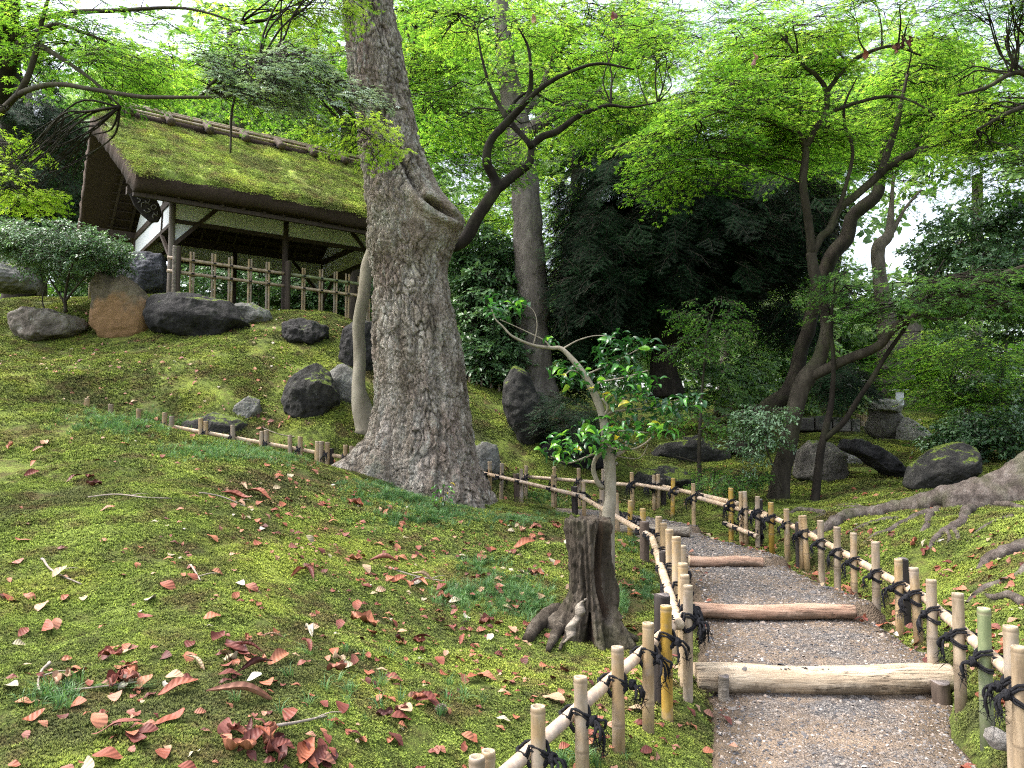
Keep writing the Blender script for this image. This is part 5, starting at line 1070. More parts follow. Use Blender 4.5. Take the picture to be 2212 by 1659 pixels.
def inline(specs):
    """set the distances of the posts between the two end posts so that all stand in one straight row"""
    k = [(q[0]-CX)/F for q in specs]; d0, d1 = specs[0][2], specs[-1][2]; x0, x1 = k[0]*d0, k[-1]*d1; dx, dy = x1-x0, d1-d0; out = [specs[0]]
    for q, kk in zip(specs[1:-1], k[1:-1]):
        den = dx-kk*dy; t_ = (kk*d0-x0)/den if abs(den) > 1e-6 else None
        d = q[2] if t_ is None else d0+dy*t_
        if not (min(d0,d1)-.15 < d < max(d0,d1)+.15) or abs(d-q[2]) > .8: d = q[2]
        out.append((q[0], q[1], d, *q[3:]))
    return out+[specs[-1]]
# near fence along the left of the path
nf = thing('bamboo_fence', 'low bamboo fence with black rope knots running along the left side of the path', 'fence', tuple(P(1487,1497,3.65)))
A_ = [(1162,1525,2.62,None),(1252,1462,2.72,'grey'),(1332,1397,2.86,'tan'),(1400,1345,3.08,'tan'),(1439,1308,3.34,'yellow'),(1486,1264,3.62,'grey'),(1479,1241,3.92,'grey'),(1475,1216,4.2,'tan'),(1474,1178,4.72,'tan'),(1461,1159,5.04,'tan'),(1446,1143,5.32,'tan'),(1433,1129,5.58,'tan'),(1422,1115,5.9,'tan')]
A_ = inline(A_[:6]) + inline(A_[5:])[1:]
PA = [put_post(nf, x, y, d, i, .0245, k) for i,(x,y,d,k) in enumerate(A_)]
for i,(x,y,d) in enumerate([(1030,1634,2.42),(1055,1621,2.50)]): put_post(nf, x, y, d, i+60, .0245, 'tan' if i else 'grey')
for i,(x,y,d,kd) in enumerate([(1437,1190,4.9,'stake'),(1431,1284,3.55,'stake'),(1393,1126,6.1,'stakeb')]): put_post(nf, x, y, d, i, kind=kd)
B_ = [(1388,1098,6.6,'yellow'),(1362,1081,7.1,'yellow'),(1331,1065,7.6,'tan'),(1300,1052,8.05,'grey'),(1260,1040,8.6,'tan'),(1194,1026,9.2,'tan'),(1126,1013,9.55,'grey'),(1084,1001,9.8,'grey'),(1058,997,9.8,'tan')]
B_ = inline(B_[:5]) + inline(B_[4:])[1:]
PB = [put_post(nf, x, y, d, i+20, .024, k) for i,(x,y,d,k) in enumerate(B_)]
for i,(x,y,d,kd) in enumerate([(1241,1051,8.75,'stake'),(1115,1023,9.65,'stakeb')]): put_post(nf, x, y, d, i, kind=kd)
def run(t, pts, drop, side, sgn, k0, r=.024, small=False, mat='bb_rail', ties=True):
    """straight rail along a row of post tops, with a lashing at each post"""
    a = np.array(pts[0]) - [0,0,drop]; b = np.array(pts[-1]) - [0,0,drop]; u = (b-a)/np.linalg.norm(b-a)
    n = np.array([-u[1],u[0],0])*sgn*(side); put_rail(t, a, b, r, n, mat=mat)
    for k,p in enumerate(pts):
        if not ties: break
        f = np.dot(np.array(p)-a, u); q = a+u*f; q[:2] = p[:2] + (q[:2]-np.array(p[:2]))*.5; put_tie(t, q, u, sgn, k+k0, small)
cor = P(1455,1335,3.5); 
aa = np.array(PA[0])+(np.array(PA[0])-np.array(PA[5]))*.35
run(nf, [aa]+PA[0:6], .165, .047, 1, 0)
run(nf, [PA[5]]+PA[6:13], .165, .047, 1, 5)
run(nf, [P(1412,1112,6.0),P(1393,1105,6.2),*PB[0:5]], .155, .045, 1, 2)
run(nf, PB[4:9], .155, .045, 1, 4)
# half buried fence behind the mossy mound
bf = thing('bamboo_fence', 'row of bamboo stakes half buried behind the mossy mound left of the big trunk', 'fence', tuple(PZ(560,9.2,-.4)))
C_ = [(760,968),(747,966),(707,960),(695,958),(686,958),(649,948),(626,945),(576,934),(566,936),(504,923),(445,915),(434,908),(371,904),(356,896),(300,888),(240,878),(190,866)]
PC = [put_post(bf, x, y-5, 9.2, i+40, .029, 'tan' if i%3 else 'grey') for i,(x,y) in enumerate(C_)]
put_post(bf, 715, 969, 9.25, 1, kind='stake')
run(bf, [PC[1],PC[2],PC[5],PC[7],PC[9],PC[10],PC[13]], .155, .045, -1, 0, ties=True)
# fence along the right side of the path and round behind it
rf = thing('bamboo_fence', 'low roped bamboo fence right of the path, curving away behind the sapling', 'fence', tuple(P(1939,1354,5.0)))
R__ = [(2202,1396,2.72,'grey'),(2183,1352,3.0,'grey'),(2121,1313,3.31,'green'),(2068,1281,3.62,'grey'),(2014,1252,3.96,'grey'),(1974,1226,4.32,'tan'),(1940,1207,4.63,'tan'),(1939-38,1187,5.0,'grey'),(1891,1170,5.37,'grey'),(1844,1151,5.86,'tan'),(1808,1138,6.24,'grey'),(1772,1124,6.53,'grey'),(1736,1113,6.66,'tan'),(1731,1114,6.72,'tan'),(1698,1099,6.93,'tan'),(1665,1085,7.14,'yellow'),(1636,1072,7.34,'grey'),
 (1609,1061,7.6,'tan'),(1601,1062,7.62,'tan'),(1579,1054,7.9,'yellow'),(1541,1049,8.2,'tan'),(1498,1044,8.45,'tan'),(1454,1033,9.15,'yellow'),(1422,1024,9.6,'tan'),(1413,1026,9.62,'tan'),(1365,1020,9.9,'tan'),(1303,1013,10.05,'grey'),(1250,1011,10.2,'tan'),(1197,1008,10.3,'tan'),(1137,1006,10.4,'grey')]
R__[7] = (1939+0-25,1190,4.95,'grey')
R__ = [q for i,q in enumerate(R__) if i not in (7,20)]
R__ = inline(R__[:6]) + inline(R__[5:12])[1:] + inline(R__[11:16])[1:] + inline(R__[15:20])[1:] + inline(R__[19:22])[1:] + inline(R__[21:])[1:]
print([round(q[2],2) for q in R__])
PR2 = [put_post(rf, x, y, d, i+80, .0245, k) for i,(x,y,d,k) in enumerate(R__)]
for i,(x,y,d,kd) in enumerate([(1948,1206,4.75,'stake'),(1726,1128,6.75,'stake'),(1432,1034,9.7,'stake'),(1640,1078,7.45,'stake')]): put_post(rf, x, y, d, i, kind=kd)
bb = np.array(PR2[0])+(np.array(PR2[0])-np.array(PR2[4]))*.4
run(rf, [bb]+PR2[0:6], .16, .047, -1, 0)
run(rf, PR2[5:12], .16, .047, -1, 1)
run(rf, [PR2[11],PR2[13],PR2[14],PR2[15]], .155, .046, -1, 2)
run(rf, [PR2[14],PR2[15],PR2[16],PR2[18],PR2[19]], .155, .046, -1, 3)
run(rf, [PR2[18],PR2[19],PR2[20],PR2[21]], .15, .046, -1, 3)
run(rf, PR2[20:24], .15, .046, -1, 3)
run(rf, PR2[22:29], .15, .046, -1, 3)
p1 = np.array(PR2[19]); p2 = np.array(PR2[15]); run(rf, [PR2[18]-np.array([0,0,.0]), PR2[17], PR2[15]], .36, .046, -1, 1)
# tiny stake fences glimpsed far off
ft = thing('bamboo_fence', 'small bamboo fence far up the slope between the big trunk and the grey trunk', 'fence', base(1040,850,13.6))
PF = [put_post(ft, x, y, 13.6, i, .022, 'grey', foot=groundz(*P(x,y,13.6)[:2])) for i,(x,y) in enumerate([(1014,795),(1031,800),(1041,803),(1060,808),(1078,814)])]; run(ft, PF, .1, .04, 1, 0, .015, True)
ft = thing('bamboo_fence', 'little stake fence just left of the balanced grey rock', 'fence', base(1868,920,15.9))
PF = [put_post(ft, x, 893+2*(i%3), 15.9, i, .022, 'tan', foot=groundz(*P(x,900,15.9)[:2])) for i,x in enumerate(range(1850,1888,5))]; run(ft, PF, .06, .03, 1, 0, .012, True, ties=False)
ft = thing('bamboo_fence', 'short fence of tied bamboo stakes between the grey-green shrub and the ochre stone', 'fence', base(215,640,13.6))
PF = [put_post(ft, x, y, d, i, .035, 'tan' if i%2 else 'grey') for i,(x,y,d) in enumerate([(196,556,13.6),(206,552,13.7),(217,548,13.8),(230,546,13.9)])]; put_post(ft, 246, 560, 13.9, 1, kind='stakeb')
run(ft, PF, .15, .05, 1, 0, .02); run(ft, PF, .40, .05, 1, 2, .02)
# ---------------------------------------------------------------- log steps
def logstep(label, xa, xb, d, z, r, mat, tilt=0, stakes=(), seed=0, d2=None, lab2=None):
    a = PZ(xa, d, z-r); b = PZ(xb, d2 or d, z-r-tilt); n = 22; tt = np.linspace(0,1,n)[:,None]; C = a*(1-tt)+b*tt; C[:,2] += .006*np.sin(tt[:,0]*7+seed)
    t = thing('log_step', label, 'step', tuple((a+b)/2-np.array([0,0,r])))
    V, Fa = tube(C-np.array(t.location), r*(1+.05*np.sin(tt[:,0]*9+seed)), 26, 4, .10, 5, seed, cap=True); ncap = len(Fa)-52
    mi = [0]*ncap+[1]*52; ob('log', mesh('log', V, Fa, [MAT[mat], MAT['log_end']], True, mi), t)
    for k,(f,kind,hh,rr_) in enumerate(stakes):
        p = a*(1-f)+b*f; me = stake_mesh('peg', .3, rr_, k+seed, 'stake_brown' if kind == 'dark' else 'log_grey')
        o = ob('peg', me, t, Vector((p[0], p[1]-r-rr_*.8, p[2]+hh-.3)) - t.location, (0, .03*(1-2*k), 0)); 
        if kind == 'dark': o['label'] = 'dark brown peg'
    return t
logstep('nearest and thickest pale peeled log step held by two short pegs', 1502, 2052, 3.9, -1.13, .070, 'log', -.0, ((.085,'grey',.045,.026),(.925,'dark',.02,.042)), 1)
logstep('second log step from the front, slim and pinkish', 1498, 1845, 4.835, -1.030, .046, 'log_pink', .01, (), 2)
logstep('third log step from the front, half pink and half weathered grey', 1488, 1647, 6.165, -.945, .042, 'log_pink', .01, (), 3)
logstep('farthest log step, grey and split, behind the corner of the left fence', 1335, 1490, 7.52, -.855, .05, 'log_grey', -.01, (), 4, 7.3)
# ---------------------------------------------------------------- thatched pavilion
A0 = PZ(367, 13.5, 2.40); TH = math.atan2(.59,.81)
pav = thing('pavilion', 'open thatched pavilion with moss-covered roof and white plaster bands on the upper slope', 'pavilion', tuple(A0), TH)
LEN, DEP, BZ = 4.15, 3.3, 1.76
def pb(name, a, b, wd, ht, mat='timber', parent=pav, bev=0): V, Fa = beam(a,b,wd,ht); return ob(name, mesh(name, V, Fa, [MAT[mat]], False), parent)
for (u,v) in [(0,0),(2.05,0),(LEN,0),(0,DEP),(2.05,DEP),(LEN,DEP)]:
    V, Fa = tube([(u,v,-.45),(u,v,.6),(u,v,BZ)], [.062,.058,.056], 12, 4, .05, 4, 1); ob('post', mesh('post', V, Fa, [MAT['timber_grey' if (u,v) == (0,0) else 'timber']]), pav)
for v in (0, DEP):
    pb('eave_beam', (-.75,v,BZ+.05), (LEN+.75,v,BZ+.05), .12, .13); pb('lower_beam', (-.03,v,BZ-.36), (LEN+.03,v,BZ-.36), .07, .07)
    V, Fa = box(.03,v-.02,BZ-.33,LEN-.03,v+.02,BZ-.01); ob('plaster_band', mesh('plaster_band', V, Fa, [MAT['plaster']], False), pav)
    for u0, s in ((0,1),(LEN,-1)):
        pb('brace', (u0+s*.75,v-.012,BZ-.03), (u0+s*.02,v-.012,BZ-.80), .065, .07)
        V = np.array([[u0+s*.03,v+e,BZ-.4] for e in (-.018,.018)]+[[u0+s*.03,v+e,BZ-.76] for e in (-.018,.018)]+[[u0+s*.40,v+e,BZ-.4] for e in (-.018,.018)]); ob('plaster_corner', mesh('plaster_corner', V, [[0,2,4],[1,5,3],[0,1,3,2],[2,3,5,4],[0,4,5,1]], [MAT['plaster']], False), pav)
for u in (0, LEN):
    pb('tie_beam', (u,-.35,BZ+.02), (u,DEP+.35,BZ+.02), .10, .12); pb('lower_beam', (u,0,BZ-.42), (u,DEP,BZ-.42), .07, .07)
    V, Fa = box(u-.02,.03,BZ-.39,u+.02,DEP-.03,BZ-.045); ob('plaster_band', mesh('plaster_band', V, Fa, [MAT['plaster']], False), pav)
    V = np.array([[u+e,y,z] for e in (-.02,.02) for y,z in ((.0,BZ+.08),(DEP,BZ+.08),(DEP/2,BZ+1.18))]); ob('gable_plaster', mesh('gable_plaster', V, [[0,1,2],[3,5,4],[0,3,4,1],[1,4,5,2],[2,5,3,0]], [MAT['plaster']], False), pav)
    pb('gable_strut', (u-.03,.72,BZ-.42), (u-.03,.55,BZ+.5), .03, .04); pb('gable_strut', (u-.03,DEP/2,BZ), (u-.03,DEP/2,BZ+1.2), .05, .06)
    pb('brace', (u-.02,.8,BZ-.42), (u-.02,.02,BZ-1.0), .05, .06); pb('brace', (u-.02,DEP-.8,BZ-.42), (u-.02,DEP-.02,BZ-1.0), .05, .06)
pb('sill', (0,0,-.12), (LEN,0,-.12), .12, .10, 'timber_grey'); pb('sill', (0,DEP,-.12), (LEN,DEP,-.12), .12, .10, 'timber_grey'); pb('bench', (.1,DEP-.35,.28), (LEN-.1,DEP-.35,.28), .4, .05, 'timber')
V, Fa = box(-.1,-.1,-.6,LEN+.1,DEP+.1,-.2); ob('floor', mesh('floor', V, Fa, [MAT['timber_grey']], False), pav)
# roof: closed section swept along the ridge
RZ = 3.62
sec = [(1.65,RZ+.02),(1.35,RZ-.10),(.9,RZ-.42),(.3,RZ-.86),(-.3,RZ-1.29),(-.75,RZ-1.60),(-.93,RZ-1.73),(-1.0,RZ-1.80),(-.99,RZ-1.93),(-.93,RZ-2.02),(-.80,RZ-2.03),(-.3,RZ-1.66),(.5,RZ-1.08),(1.2,RZ-.60),(1.65,RZ-.38)]
sec = sec + [(3.3-v,z) for v,z in sec[::-1][1:-1]]
S_ = np.array(sec); m0 = len(S_)
per = []; 
for i in range(m0):
    a, b = S_[i], S_[(i+1)%m0]; L = np.linalg.norm(b-a); k = max(2,int(L/.045))
    for j in range(k): per.append(a+(b-a)*j/k)
per = np.array(per); U = np.linspace(0,1,150); n1 = len(per)
hgt = np.clip((per[:,1]-(RZ-2.03))/2.05,0,1)
uL = np.interp(per[:,0],[-.95,1.65,4.3],[-.76,-1.12,-1.0]); uR = np.interp(per[:,0],[-.95,1.65,4.3],[LEN+.76,LEN+1.1,LEN+1.0])
UU = uL[None]+(uR-uL)[None]*U[:,None]; V = np.stack([UU, np.repeat(per[None,:,0],150,0), np.repeat(per[None,:,1],150,0)],-1)
nv_ = np.gradient(per, axis=0); nn = np.stack([nv_[:,1],-nv_[:,0]],1); nn /= np.linalg.norm(nn,axis=1)[:,None]; nn = -nn
q = V.reshape(-1,3); fz = (fbm(q*1.3,3,3)*.05 + fbm(q*6,3,6)*.03 + fbm(q*22,2,9)*.012).reshape(150,n1)
V[...,1] += nn[None,:,0]*fz*-1; V[...,2] += np.abs(nn[None,:,1])*fz; V[...,0] += (fbm(q*9,3,12).reshape(150,n1)*.05)*((U<.01)|(U>.99))[:,None]
Vr = V.reshape(-1,3); Fr = gridfaces(n1,150,True).tolist()
ce = []
for k,row in ((0,0),(1,149)):
    # end face: fan towards the hollow underside, kept open below by following the section ring
    pass
idx_o = list(range(n1))
# verge faces (thickness of the thatch) : join outer and inner halves of the ring
def ringface(row, flip):
    ids = [row*n1+j for j in range(n1)]; v = per; out = []
    for j in range(n1//2-1): pass
    return ids
me_r = mesh('thatch', Vr, Fr+[], [MAT['thatch']]); roof = ob('thatched_roof', me_r, pav)
bm_ = None
import bmesh
bm_ = bmesh.new(); bm_.from_mesh(me_r); bm_.verts.ensure_lookup_table()
for row in (0,149):
    es = [bm_.edges.get((bm_.verts[row*n1+j], bm_.verts[row*n1+(j+1)%n1])) for j in range(n1)]
    bmesh.ops.triangle_fill(bm_, edges=[e for e in es if e], use_beauty=True)
bmesh.ops.recalc_face_normals(bm_, faces=bm_.faces[:]); bm_.to_mesh(me_r); bm_.free()
me_r.polygons.foreach_set('use_smooth', np.ones(len(me_r.polygons), bool))
# moss skin on the two upper slopes
def skin(name, lo, flipv, parent):
    nu_, ns_ = 170, 90; s = np.linspace(0,1,ns_); top = np.array([1.52,RZ+.0]); prof = np.array([(1.52,RZ-.02),(1.35,RZ-.10),(.9,RZ-.42),(.3,RZ-.86),(-.3,RZ-1.29),(-.75,RZ-1.60),(-.93,RZ-1.73),(-.985,RZ-1.79)])
    ln = np.concatenate([[0],np.cumsum(np.linalg.norm(np.diff(prof,axis=0),axis=1))]); ln /= ln[-1]; pv = np.interp(s,ln,prof[:,0]); pz = np.interp(s,ln,prof[:,1])
    if flipv: pv = 3.3-pv
    hg = np.clip((pz-(RZ-2.03))/2.05,0,1); ul = np.interp(pv,[-.95,1.65,4.3],[-.75,-1.11,-.99]); ur = np.interp(pv,[-.95,1.65,4.3],[LEN+.75,LEN+1.09,LEN+.99]); uu = ul[None]+(ur-ul)[None]*np.linspace(0,1,nu_)[:,None]
    V = np.stack([uu, np.repeat(pv[None],nu_,0), np.repeat(pz[None],nu_,0)],-1).reshape(-1,3)
    f = .055+fbm(V*1.3,3,3)*.05+np.abs(fbm(V*4,4,6))*.10+fbm(V*16,3,9)*.04; e = np.minimum(np.tile(s,nu_)*12,1)*np.minimum((1-np.tile(s,nu_))*30,1); f = f*e - .02*(1-e)
    V[:,2] += f*.82; V[:,1] += f*.57*(1 if flipv else -1)
    F_ = gridfaces(ns_,nu_); return ob(name, mesh(name, V, F_ if not flipv else F_[:,::-1].copy(), [MAT['roofmoss']]), parent), V
def mk_roofmoss():
    m = M('roof_moss'); c = m.co('Object'); col, fine, sm = moss_col(m, 3.0)
    col = m.mix(m.math('MULTIPLY', m.step(m.noise(c, 4.5, 5, .75), .58, .66), .8), col, (.22,.17,.13))
    ed = m.n('SeparateXYZ', {0: c}).outputs[0]; pale = m.step(m.math('ADD', ed, m.math('MULTIPLY', m.noise(c, 5, 5, .7), .9)), .55, -.35)
    col = m.mix(m.math('MULTIPLY', pale, .7), col, (.25,.30,.20))
    col = m.mix(.22, col, (.30,.40,.05))
    m.bsdf(col, .95, m.bump(m.noise(c, 45, 6, .75), 1, .04), .1); return m.m
MAT['roofmoss'] = mk_roofmoss()
sk, SV = skin('moss_cover', 0, False, pav); sk2, SV2 = skin('moss_cover', 0, True, pav)
# rafters and battens under the roof
for k in range(15):
    u = -.45 + k*(LEN+.9)/14
    ob('rafter', mesh('rafter', *beam((u,-.86,RZ-2.05),(u,1.62,RZ-.42),.04,.05), [MAT['timber']], False), pav); ob('rafter', mesh('rafter', *beam((u,3.3+.86,RZ-2.05),(u,1.68,RZ-.42),.04,.05), [MAT['timber']], False), pav)
for k in range(13):
    f = k/12; v = -.8+f*2.35; z = RZ-2.045+f*1.55
    pb('batten', (-.40-.2*f,v,z+.035), (LEN+.40+.2*f,v,z+.035), .03, .02, 'timber'); pb('batten', (-.50-.1*f,3.3-v,z+.035), (LEN+.5+.1*f,3.3-v,z+.035), .03, .02, 'timber')
pb('fascia', (-.78,-.80,RZ-2.08), (LEN+.78,-.80,RZ-2.08), .07, .07)
# ridge dressing
V, Fa = tube([(-1.0,1.65,RZ+.02),(1,1.65,RZ+.05),(3,1.65,RZ+.04),(LEN+1.0,1.65,RZ+.02)], .17, 14, 10, .15, 6, 3); V[:,2] = (V[:,2]-RZ)*.75+RZ+.06; ob('ridge_bark', mesh('ridge_bark', V, Fa, [MAT['thatch']]), pav)
for k,(v,z) in enumerate([(1.38,.16),(1.48,.27),(1.60,.35),(1.70,.35),(1.82,.27),(1.92,.16)]):
    o = ob('ridge_pole', bamboo_mesh('ridge_pole', LEN+1.7-.1*(k%3), .028, [MAT['bb_grey'], MAT['bb_top']], list(np.arange(.2,5.6,.35)), k, 10), pav, (-.85+.05*(k%3),v,RZ+z), (0,math.pi/2,0))
for k in range(8):
    u = -.55 + k*.72; V, Fa = tube([(u,1.10,RZ-.02),(u,1.30,RZ+.13),(u,1.65,RZ+.28),(u,2.0,RZ+.13),(u,2.2,RZ-.02)], .075, 12, 3, .08, 8, k); 
    for dx in (-.0,): ob('ridge_roll', mesh('ridge_roll', V+np.array([dx,0,0]), Fa, [MAT['stake_brown']]), pav)
    for vv in (1.26,1.42): 
        c_ = [(u, vv+.0, RZ+(.02 if vv<1.3 else .13))]; th = np.linspace(0,2*np.pi,14); C = np.stack([u+.064*np.cos(th), vv+.045*np.sin(th), RZ+(.03 if vv<1.3 else .13)+.046*np.sin(th)],1); ob('rope_binding', mesh('rope_binding', *tube(C,.008,5,1,cap=False), [MAT['rope']]), pav)
# carved board hanging in the gable
bd = thing('hanging_board', 'dark carved board with pale markings hanging in the pavilion gable at the left end', 'board', tuple(np.array(Matrix.Translation(A0)@Matrix.Rotation(TH,4,'Z')@Vector((-.42,-.05,BZ-.16)))), TH)
oo = [(-.30,-.14),(-.32,.02),(-.24,.14),(-.08,.20),(.10,.17),(.26,.10),(.33,-.04),(.28,-.15),(.12,-.19),(-.10,-.20)]; n = len(oo)
V = [(x*.9,-.022,z*.95) for x,z in oo]+[(x,0,z) for x,z in oo]+[(x*.9,.022,z*.95) for x,z in oo]; Fa = [list(range(n)),list(range(2*n,3*n))[::-1]]+[[i,i+n,(i+1)%n+n,(i+1)%n] for i in range(n)]+[[i+n,i+2*n,(i+1)%n+2*n,(i+1)%n+n] for i in range(n)]
o = ob('plank', mesh('plank', V, Fa, [MAT['stake']], False), bd, (0,0,0), (0,math.radians(50),0))
gl = [[(-.22,.06),(-.14,.09),(-.13,.02),(-.20,-.02),(-.22,.06)],[(-.18,-.08),(-.12,-.05),(-.10,-.12)],[(-.06,.10),(-.02,.02),(-.07,-.06),(-.01,-.12)],[(-.08,.0),(.02,.03)],[(.05,.09),(.10,.10),(.12,.03),(.06,.02),(.05,.09)],[(.05,-.04),(.11,-.03),(.10,-.10),(.04,-.11)],[(.17,.06),(.22,.02),(.18,-.04),(.24,-.07)],[(.16,-.01),(.25,.01)]]
for g in gl: ob('carved_stroke', mesh('carved_stroke', *tube([(x,-.027,z) for x,z in g], .010, 5, 3), [MAT['carve']]), o)
ob('cord', mesh('cord', *tube([(0,0,.12),(0.02,0,.45),(.03,0,.62)], .006, 5, 3), [MAT['rope']]), bd)
# railing of paired bamboo in front of the pavilion
uf = thing('bamboo_railing', 'taller bamboo railing of paired canes and two rails in front of the pavilion', 'fence', tuple(PZ(372,12.95,2.36)))
S0 = np.array([(355-CX)/F*12.9, 12.9]); du = np.array([.81,.59])/math.hypot(.81,.59)
def along(x): # distance along the railing for a bearing
    k = (x-CX)/F; return (k*S0[1]-S0[0])/(du[0]-k*du[1])
ZT = EYE+3.17
RC = [bamboo_mesh('cane', 1.05, .019, [MAT['bb_'+k], MAT['bb_top']], [.12,.42,.70,1.03], i, 12) for i,k in enumerate(('tan','grey','tan'))]
zr = [ZT-.17, ZT-.40]; ends = (along(352), along(795))
for k,z in enumerate(zr):
    a = np.array([*(S0+du*ends[0]), z]); b = np.array([*(S0+du*ends[1]), z-.05]); mid = a+(b-a)*.56
    put_rail(uf, a, mid, .030, np.array([.02,-.03,0])*0, ext=0); put_rail(uf, mid+ (b-a)*.004, b, .030, np.array([0,0,0]), mat='bb_green' if k == 0 else 'bb_rail', ext=0)
un = np.array([-du[1],du[0]])
for i,x in enumerate([408,455,492,534,574,652,690,722,748,775,794]):
    s = along(x); p = S0+du*s; 
    for j,off in enumerate((-.022,.022)):
        q = p+du*off*1.0+un*.030; h = ZT-.02*i*.3+random.uniform(-.02,.02); o = ob('cane', RC[(i+j)%3], uf, Vector((q[0],q[1],h-1.05))-uf.location, (random.uniform(-.01,.01),random.uniform(-.01,.01),i))
    for k,z in enumerate(zr):
        zz = z-.05*(s-ends[0])/(ends[1]-ends[0]); put_tie(uf, np.array([p[0]+un[0]*.030,p[1]+un[1]*.030,zz]), np.array([du[0],du[1],0]), -1, i+k, True, 1.0)
for i,(x,r_) in enumerate([(366,.035),(374,.045),(614,.05)]):
    s = along(x); p = S0+du*s-un*.06; ob('railing_post', stake_mesh('railing_post', 1.15, r_, i, 'timber' if i else 'bb_grey', 'stake_top') if i else stake_mesh('railing_post',1.15,r_,i,'log_grey'), uf, Vector((p[0],p[1],ZT+.03-1.15))-uf.location)
# ---------------------------------------------------------------- fallen leaves, twigs
def dead_leaf(kind, seed):
    r = np.random.default_rng(seed); n, m = 9, 7; V = []; b = r.uniform(-.4,.4)
    for i in range(n):
        t = i/(n-1)
        for j in range(m):
            s = j/(m-1)*2-1
            if kind == 'small': L, W_, curl = .065, .017, .6
            elif kind == 'flat': L, W_, curl = .11, .030, .5
            elif kind == 'rolled': L, W_, curl = .19, .038, 3.8
            elif kind == 'big': L, W_, curl = .16, .034, 1.6
            else: L, W_, curl = .12, .040, 2.6
            w_ = W_*(math.sin(math.pi*min(1,t*.95+.02))**.7)*(1-.15*t); a = s*curl*.5*(1+.3*math.sin(t*4+seed)); R = w_/max(curl*.5,.2)
            y = R*math.sin(a); z = R*(1-math.cos(a))
            if kind == 'crumple': z += .02*math.sin(s*5+t*7+seed)*math.sin(t*6+seed); y += .010*math.sin(t*9+seed*2)
            z += .010*math.sin(t*math.pi*1.3+b*4)*(L/.1) + .0025*math.sin(t*40)*abs(s) + L*.12*t*t*(1+b)
            V.append([L*(t-.5), y+.15*L*b*math.sin(t*3), z])
    V = np.array(V); V[:,2] -= V[:,2].min()
    return mesh('fallen_leaf', V, gridfaces(m,n), [MAT['dead']])
DL = {k: [dead_leaf(k, 10*i+s) for s in range(3)] for i,k in enumerate(('small','flat','rolled','big','crumple'))}
def drop(px, py, kind, label, group, yaw=None, s=1.0, lift=0, r=random):
    q = G(px, py); n = Hn(np.array([q[0]]), np.array([q[1]]))[0]; yaw = r.uniform(0,6.28) if yaw is None else yaw
    e = (Vector((0,0,1)).rotation_difference(Vector(n)).to_matrix() @ Euler((r.gauss(0,.25), r.gauss(0,.2), yaw)).to_matrix()).to_euler()
    o = ob('fallen_leaf', DL[kind][r.randrange(3)], None, (q[0],q[1],q[2]+.012+lift), e, s); o['label'] = label; o['category'] = 'leaf'; o['group'] = group; return o
heaps = [ # centre, spread, number, kinds, where
 (515,1420,62,32,13,'big rolled crumple flat','dry red-brown leaf in the big curled heap on the moss at lower left'),
 (620,1400,45,10,3,'rolled','long curled brown leaf lying just right of the big curled heap'),
 (545,1625,75,34,12,'big crumple rolled','large red-brown leaf in the heap at the bottom edge left of centre'),
 (715,1645,70,18,9,'big flat small','brown leaf in the scatter at the bottom edge between the heap and the bamboo fence'),
 (900,1400,45,20,6,'crumple big','crumpled dark red leaf in the clump left of the stump roots'),
 (900,1268,50,16,6,'rolled big','long rolled leaf of the brown pile on the grass left of the stump'),
 (985,1300,35,12,4,'crumple big','brown leaf at the right end of the rolled pile left of the stump'),
 (1150,1235,60,22,9,'big crumple flat','red leaf in the loose patch just above the stump roots on the left'),
 (1160,1140,45,14,7,'crumple big','orange-brown leaf in the patch left of the stump top'),
 (770,1440,60,22,10,'flat small crumple','pinkish dry leaf scattered below the middle of the mound'),
 (900,1535,50,26,9,'crumple flat small','curled pink leaf near the small pine cone in the lower middle'),
 (260,1480,70,26,11,'flat small crumple','pinkish brown leaf in the loose heap at lower left beside the pine needles'),
 (80,800,45,16,12,'flat small','pale pinkish leaf in the pile on the upper slope at the left'),
 (230,790,60,30,9,'small flat','small pale leaf strewn on the upper slope below the ochre stone'),
 (590,910,38,16,12,'small flat','reddish leaf in the pile behind the buried bamboo stakes'),
 (1370,1248,35,14,7,'crumple small','red leaf between the stump and the left fence'),
 (2150,1412,38,16,8,'crumple flat','orange-brown leaf in the clump behind the right fence'),
 (2165,1500,35,34,8,'crumple flat','brown leaf piled at the foot of the right fence posts'),
 (2000,1190,40,14,6,'crumple flat','brown leaf caught among the roots on the right'),
 (1290,1072,120,10,12,'small flat','brown leaf on the ground between the two bamboo fences'),
 (60,975,70,30,6,'big crumple','dark red leaf on the moss at the left edge of the mound'),
 (210,1040,40,10,3,'crumple big','dark red leaf on the mound near its left side'),
 (1100,1290,60,30,6,'flat small','dry leaf in the grass just left of the stump'),
 (70,1300,70,100,8,'flat small','small pinkish leaf near the left edge of the mound'),
]
WORD = {'rolled': 'rolled', 'crumple': 'crumpled', 'big': 'broad', 'flat': 'flat oval', 'small': 'tiny'}
